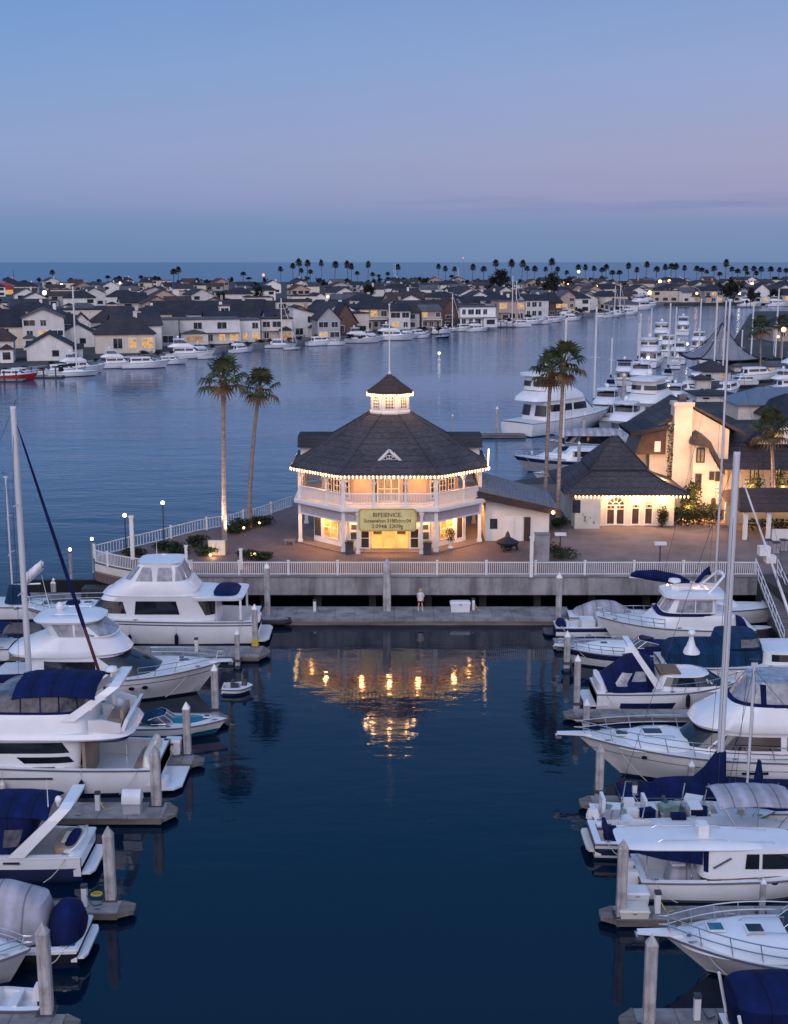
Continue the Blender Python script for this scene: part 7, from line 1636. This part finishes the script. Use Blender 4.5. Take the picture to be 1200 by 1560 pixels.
# right bank marina
RB = 'boats moored along the right bank'
for a in (('large white three-deck yacht nearest the channel, stern towards us', 788, 667, 25, 44, 3, 'gelcoat', 7.6), ('white flybridge yacht seen from astern left of the cream gable', 915, 650, 15, 66, 2, 'gelcoat', 5.0), ('big white yacht with dark window band behind the chimney', 968, 664, 22, 58, 3, 'gelcoat', 7.0), ('white flybridge yacht beyond the big yacht with dark windows', 972, 600, 16, 70, 2, 'gelcoat', 5.4), ('tall white yacht farther along among the masts', 985, 562, 19, 70, 3, 'gelcoat', 6.2), ('white cruiser with navy canopy left of the masts', 950, 590, 14, 78, 2, 'gelcoat', 4.6), ('white motorboat under the thin far masts', 1032, 556, 15, 74, 2, 'gelcoat', 5), ('white yacht with dark top at the head of the marina', 1006, 528, 19, 74, 3, 'gelcoat', 6), ('white cruiser right of the tall far masts', 1046, 606, 12, 64, 1, 'gelcoat', 4.2), ('white boat between chimney and dark roofs', 1020, 632, 13, 62, 2, 'gelcoat', 4.4), ('white boat beside the grey tent roof', 1062, 538, 16, 70, 2, 'gelcoat', 5),
    ('white sport yacht left of the chimney, half behind the big yacht', 938, 682, 16, 60, 2, 'gelcoat', 4.8), ('white yacht just behind the tall far yacht', 1016, 545, 16, 74, 2, 'gelcoat', 5), ('white boat at the foot of the tent roof mast', 1078, 556, 13, 68, 1, 'gelcoat', 4.6), ('small white motorboat between the two marina walkways', 1010, 600, 11, 70, 1, 'gelcoat', 4), ('white yacht farthest up the right bank marina', 1040, 512, 18, 76, 2, 'gelcoat', 5.4)):
    yacht('moored_yacht', a[0], a[1], a[2], a[3], a[4], a[7], a[5], a[6], group=RB, top='navy_canvas' if 'navy' in a[0] or 'dark top' in a[0] else 'gelcoat')
b = Boat('moored_cruiser', 'navy-hulled cruiser with cream topsides below the twin palms, bow to the left', 'cruiser', 935, 782, 722, 3.9, 1.5, 2.2, hull='gelcoat_grey', stripe=('navy_paint', .72, .99), group=RB, full=2.2, rake=2); b.house('cuddy', 'gelcoat', [(1.9, 2, 10.5, 1.5), (2.5, 2.4, 9, 1.2)], tp=.4); h = b.house('cabin', 'gelcoat', [(1.7, .5, 7, 1.7), (3.2, 1, 5.6, 1.5)]); b.win(h, 1.5, 5.4, 2.2, 2.9); b.rail(.55, .98, .6, n=5); b.hatch(8.2, 0, 2.6); b.dome(10.6, 2.5, .4, .15)
b = Boat('moored_cruiser', 'white cruiser half hidden behind the arched hall roof', 'cruiser', 960, 812, 742, 3.4, 1.2, 1.6, group=RB); b.house('foredeck', 'gelcoat', [(1.4, 3, 8, 1.3), (1.9, 3.3, 7, 1.0)], tp=.4); b.windshield(5.4, 1.8, 1.2, .6, 2.0, .7, 'tinted_glass')
b = Boat('moored_cruiser', 'motor yacht under broad grey canopy behind the palms', 'cruiser', 960, 832, 693, 4.4, 1.4, 1.9, group=RB, hull='gelcoat_grey'); b.house('saloon', 'tinted_glass', [(1.5, 1, 9.5, 1.8), (2.7, 1.2, 8.5, 1.7)]); b.house('grey_canopy', 'grey_canvas', [(2.7, .3, 10.8, 2.1), (3.1, .5, 10, 1.9), (3.4, 1.5, 8.5, 1.2)], n=4, crown=.15)
for px, py, yt, rz, cov, lb in ((903, 632, 468, 80, 'navy_canvas', 'sailboat with the tallest left mast and dark stay, right of the palms'), (929, 592, 515, 80, 'navy_canvas', 'sailboat with short mast left of the marina'), (972, 572, 478, 80, 'navy_canvas', 'sailboat with mast at the left of the far cluster'), (989, 552, 470, 80, 'white_canvas', 'sailboat with second mast of the far cluster'), (1016, 575, 462, 78, 'navy_canvas', 'sailboat with third mast of the far cluster'), (1026, 560, 468, 80, 'white_canvas', 'sailboat with fourth mast just right of the third'), (1062, 572, 455, 80, 'navy_canvas', 'sailboat with mast left of the tent roof peak'), (1085, 594, 452, 78, 'black_canvas', 'sailboat with thick mast crossing the tent roof'), (1099, 585, 458, 82, 'white_canvas', 'sailboat with mast just right of the thick one'), (1127, 565, 503, 80, 'navy_canvas', 'sailboat with short mast right of the tent roof'), (1141, 578, 464, 80, 'navy_canvas', 'sailboat with tall mast left of the far palm'), (1179, 560, 440, 80, 'white_canvas', 'sailboat with mast nearest the right edge of the bank'), (970, 560, 492, 80, 'navy_canvas', 'sailboat with lowest mast beside the first of the far cluster'), (856, 700, 486, 85, 'navy_canvas', 'sailboat with thin mast rising behind the twin palms')):
    sailer(lb, px, py, yt, rz, RB, 10, cov, r=.19)
pr_ = thing('breakwater_dock', 'dark floating dock running left from the big yacht to a lone piling', 'dock', P(712, 668)); L = P(800, 668).x - P(712, 668).x
MB().box(0, 0, .1, L, 2.4, .55).build('deck', 'dock_timber', pr_); MB().box(.2, .2, -.4, L - .2, 2.2, .09).build('float', 'wet_timber_and_shade', pr_)
for px, yb, yt, wd, lb in ((756, 664, 619, 4.5, 'dark lone piling with white cap left of the big yacht'), (688, 668, 631, 3, 'thin white marker post behind the pavilion roof'), (888, 690, 628, 5, 'pale dock piling in front of the moored yachts'), (948, 640, 568, 5, 'pale piling with light cap beside the flybridge yacht'), (880, 735, 672, 5, 'grey piling behind the arched hall roof')): piling(px, yb, yt, wd, lb, 0)
for px, py, w_, d_, lb in ((985, 585, 6, 40, 'pale concrete walkway between the moored yachts on the right bank'), (935, 668, 4, 22, 'narrow dock beside the flybridge yacht')):
    p = P(px, py, .4); t = thing('marina_walkway', lb, 'dock', p, rad(-8)); MB().box(-w_ / 2, 0, .1, w_ / 2, d_, .4).build('deck', 'dock_concrete', t); MB().box(-w_ / 2 + .1, .1, -.5, w_ / 2 - .1, d_ - .1, .09).build('float', 'wet_timber_and_shade', t)
for px, py, lb in ((1016, 588, 'small amber dock light among the white yachts'), (1080, 545, 'bright lamp in front of the tent roof'), (1092, 549, 'second bright lamp before the tent roof'), (1108, 548, 'third bright lamp before the tent roof'), (1046, 524, 'white dock lamp left of the tent roof'), (963, 692, 'warm wall lamp at the cream bay'), (986, 545, 'white lamp among far mast bases')):
    t = thing('dock_lamp', lb, 'lamp', P(px, py + 8, ZD), 0, 'lamps on the right bank'); h = PY(600, py, P(px, py + 8, ZD).y).z - ZD; MB().tube([(0, 0, 0), (0, 0, h)], .06, 5).build('pole', 'dark_gear', t); MB().ball((0, 0, h), .3).build('globe', 'lamp_amber' if 'amber' in lb or 'warm' in lb else 'lamp_white', t)
bush('hedge', 'long pale-lit hedge below the far palm on the right bank', P(1160, 560, ZD), 1, 2.2, 1500, .3, box=(16, 4), cat='hedge', m='tree_leaf'); bush('tree_shrub', 'leafy tree against the cream wall left of the shed', W(1146, 786), 1.3, 4.6, 900, .16, cat='bush'); bush('tree_shrub', 'leafy tree beside the palm at the right edge', W(1190, 786), 1.5, 4.8, 1000, .16, cat='bush')
# ------------------------------------------------------------------ people
def person(px, py, label, top, flip):
    p = P(px, py, .5); t = thing('person', label, 'person', p, 0, None); f = flip
    J = {'pel': (0, 0, .92), 'waist': (0, .01, 1.08), 'chest': (0, 0, 1.3), 'neck': (0, 0, 1.47), 'head': (0, -.02, 1.56), 'crown': (0, -.01, 1.68)}
    E = [('pel', 'waist'), ('waist', 'chest'), ('chest', 'neck'), ('neck', 'head'), ('head', 'crown')]; R_ = {'pel': .14, 'waist': .12, 'chest': .14, 'neck': .05, 'head': .088, 'crown': .075}
    for s, q in ((-1, 'l'), (1, 'r')):
        J.update({q + 'hip': (s * .09, 0, .86), q + 'kn': (s * (.11 + .02 * f), -.02, .48), q + 'an': (s * (.13 + .03 * f), .02, .08), q + 'toe': (s * (.15 + .03 * f), -.13, .04), q + 'sh': (s * .18, 0, 1.38), q + 'el': (s * .25, .03, 1.12), q + 'wr': (s * .2, -.1, .94), q + 'pm': (s * .18, -.15, .88)})
        E += [('pel', q + 'hip'), (q + 'hip', q + 'kn'), (q + 'kn', q + 'an'), (q + 'an', q + 'toe'), ('chest', q + 'sh'), (q + 'sh', q + 'el'), (q + 'el', q + 'wr'), (q + 'wr', q + 'pm')]
        R_.update({q + 'hip': .09, q + 'kn': .06, q + 'an': .042, q + 'toe': .035, q + 'sh': .055, q + 'el': .042, q + 'wr': .028, q + 'pm': .032})
        for k in range(4): J[f'{q}f{k}'] = (s * (.15 + .022 * k), -.18 - .006 * k, .80 + .008 * abs(k - 1.5)); E.append((q + 'pm', f'{q}f{k}')); R_[f'{q}f{k}'] = .009
        J[q + 'th'] = (s * .13, -.17, .87); E.append((q + 'pm', q + 'th')); R_[q + 'th'] = .01
    names = list(J); me = bpy.data.meshes.new('body'); me.from_pydata([J[n] for n in names], [(names.index(a), names.index(b2)) for a, b2 in E], [])
    o = bpy.data.objects.new('body', me); C.objects.link(o); o.parent = t; o.modifiers.new('Skin', 'SKIN'); o.modifiers.new('Sub', 'SUBSURF').levels = 2
    o.modifiers['Sub'].render_levels = 2
    if not me.skin_vertices: me.attributes.new if False else None
    bm = bmesh.new(); bm.from_mesh(me); sl = bm.verts.layers.skin.verify(); bm.verts.ensure_lookup_table()
    for k, n in enumerate(names): bm.verts[k][sl].radius = (R_[n],) * 2; bm.verts[k][sl].use_root = n == 'pel'
    bm.to_mesh(me); bm.free(); me.materials.append(M['skin'])
    def garment(nm, m, rows): MB().rings([[(x + a * math.cos(2 * PI * j / 14), y + b2 * math.sin(2 * PI * j / 14), z) for j in range(14)] for x, y, z, a, b2 in rows], True, False, False).build(nm, m, t, 60)
    garment('shirt', top, [(0, 0, .8, .22, .17), (0, 0, .95, .2, .16), (0, .005, 1.1, .18, .145), (0, 0, 1.32, .21, .15), (0, 0, 1.43, .16, .1), (0, 0, 1.48, .07, .07)])
    for s, q in ((-1, 'l'), (1, 'r')):
        mb = MB().tube([Vector(J[q + 'sh']) - Vector((s * .04, 0, 0)), Vector(J[q + 'sh']).lerp(Vector(J[q + 'el']), .5), J[q + 'el']], [.085, .075, .065], 8, False); mb.build('sleeve', top, t, 60)
        MB().tube([Vector(J[q + 'hip']) + Vector((0, 0, .08)), Vector(J[q + 'hip']).lerp(Vector(J[q + 'kn']), .6)], [.125, .105], 8, False).build('shorts_leg', 'maroon_cloth', t, 60)
        MB().tube([J[q + 'an'], Vector(J[q + 'an']) + Vector((0, .01, .2))], [.055, .058], 8).merge(MB().tube([Vector(J[q + 'an']) + Vector((0, .03, -.04)), Vector(J[q + 'toe']) + Vector((0, 0, -.005))], [.055, .042], 8)).build('shoe', 'white_cloth', t, 60)
    MB().lathe([(.02, .14), (.08, .12), (.115, .06), (.12, -.02), (.12, -.1), (.1, -.2), (.05, -.22)], 12, (0, .025, 1.6)).build('hair', 'blond_hair', t, 60)
    fc = MB()
    for s in (-1, 1): fc.ball((s * .032, -.098, 1.6), .012, 6, 4)
    fc.build('eyes', 'dark_gear', t); MB().rings([[(.012 * math.cos(k), -.1 - .0 + (0 if z > 1.58 else -.02), z + .01 * math.sin(k)) for k in (0, 2.1, 4.2)] for z in (1.595, 1.565)]).build('nose', 'skin', t); MB().box(-.025, -.1, 1.525, .025, -.088, 1.533).build('mouth', 'maroon_cloth', t)
    return t
person(639.5, 930, 'blond person in white top and maroon shorts standing on the main dock', 'white_cloth', 1)

for k, (px, py, rz, sc, lb) in enumerate(((1120, 580, 20, .9, 'white boat stored ashore below the tent roof'), (1150, 586, 200, .8, 'white boat stored ashore right of the first stored one'), (1185, 578, 15, 1.0, 'white boat stored ashore near the amber lamp'), (1172, 598, 25, .8, 'white boat stored ashore nearest the dark hipped roof'), (1098, 604, 60, .8, 'white boat stored ashore behind the low grey roof'), (1056, 586, 70, .9, 'white boat on the bank edge by the cream shed'))):
    o = dup(fb0[k % 4], P(px, py, ZD + .6), rad(rz), lb, 'boats stored ashore on the right bank'); o.scale = (sc,) * 3
bldg('storage_shed', 'long low grey-roofed storage shed behind the boats stored ashore', 1118, 1230, 566, 558, 550, 'stucco_white', 'roof_grey', 8, wins=3, hip=.1)
bldg('storage_shed', 'low dark-roofed shed between the tent roof and the cream chimney', 1060, 1118, 612, 602, 594, 'stucco_white', 'roof_slate', 7, wins=2, hip=.2)
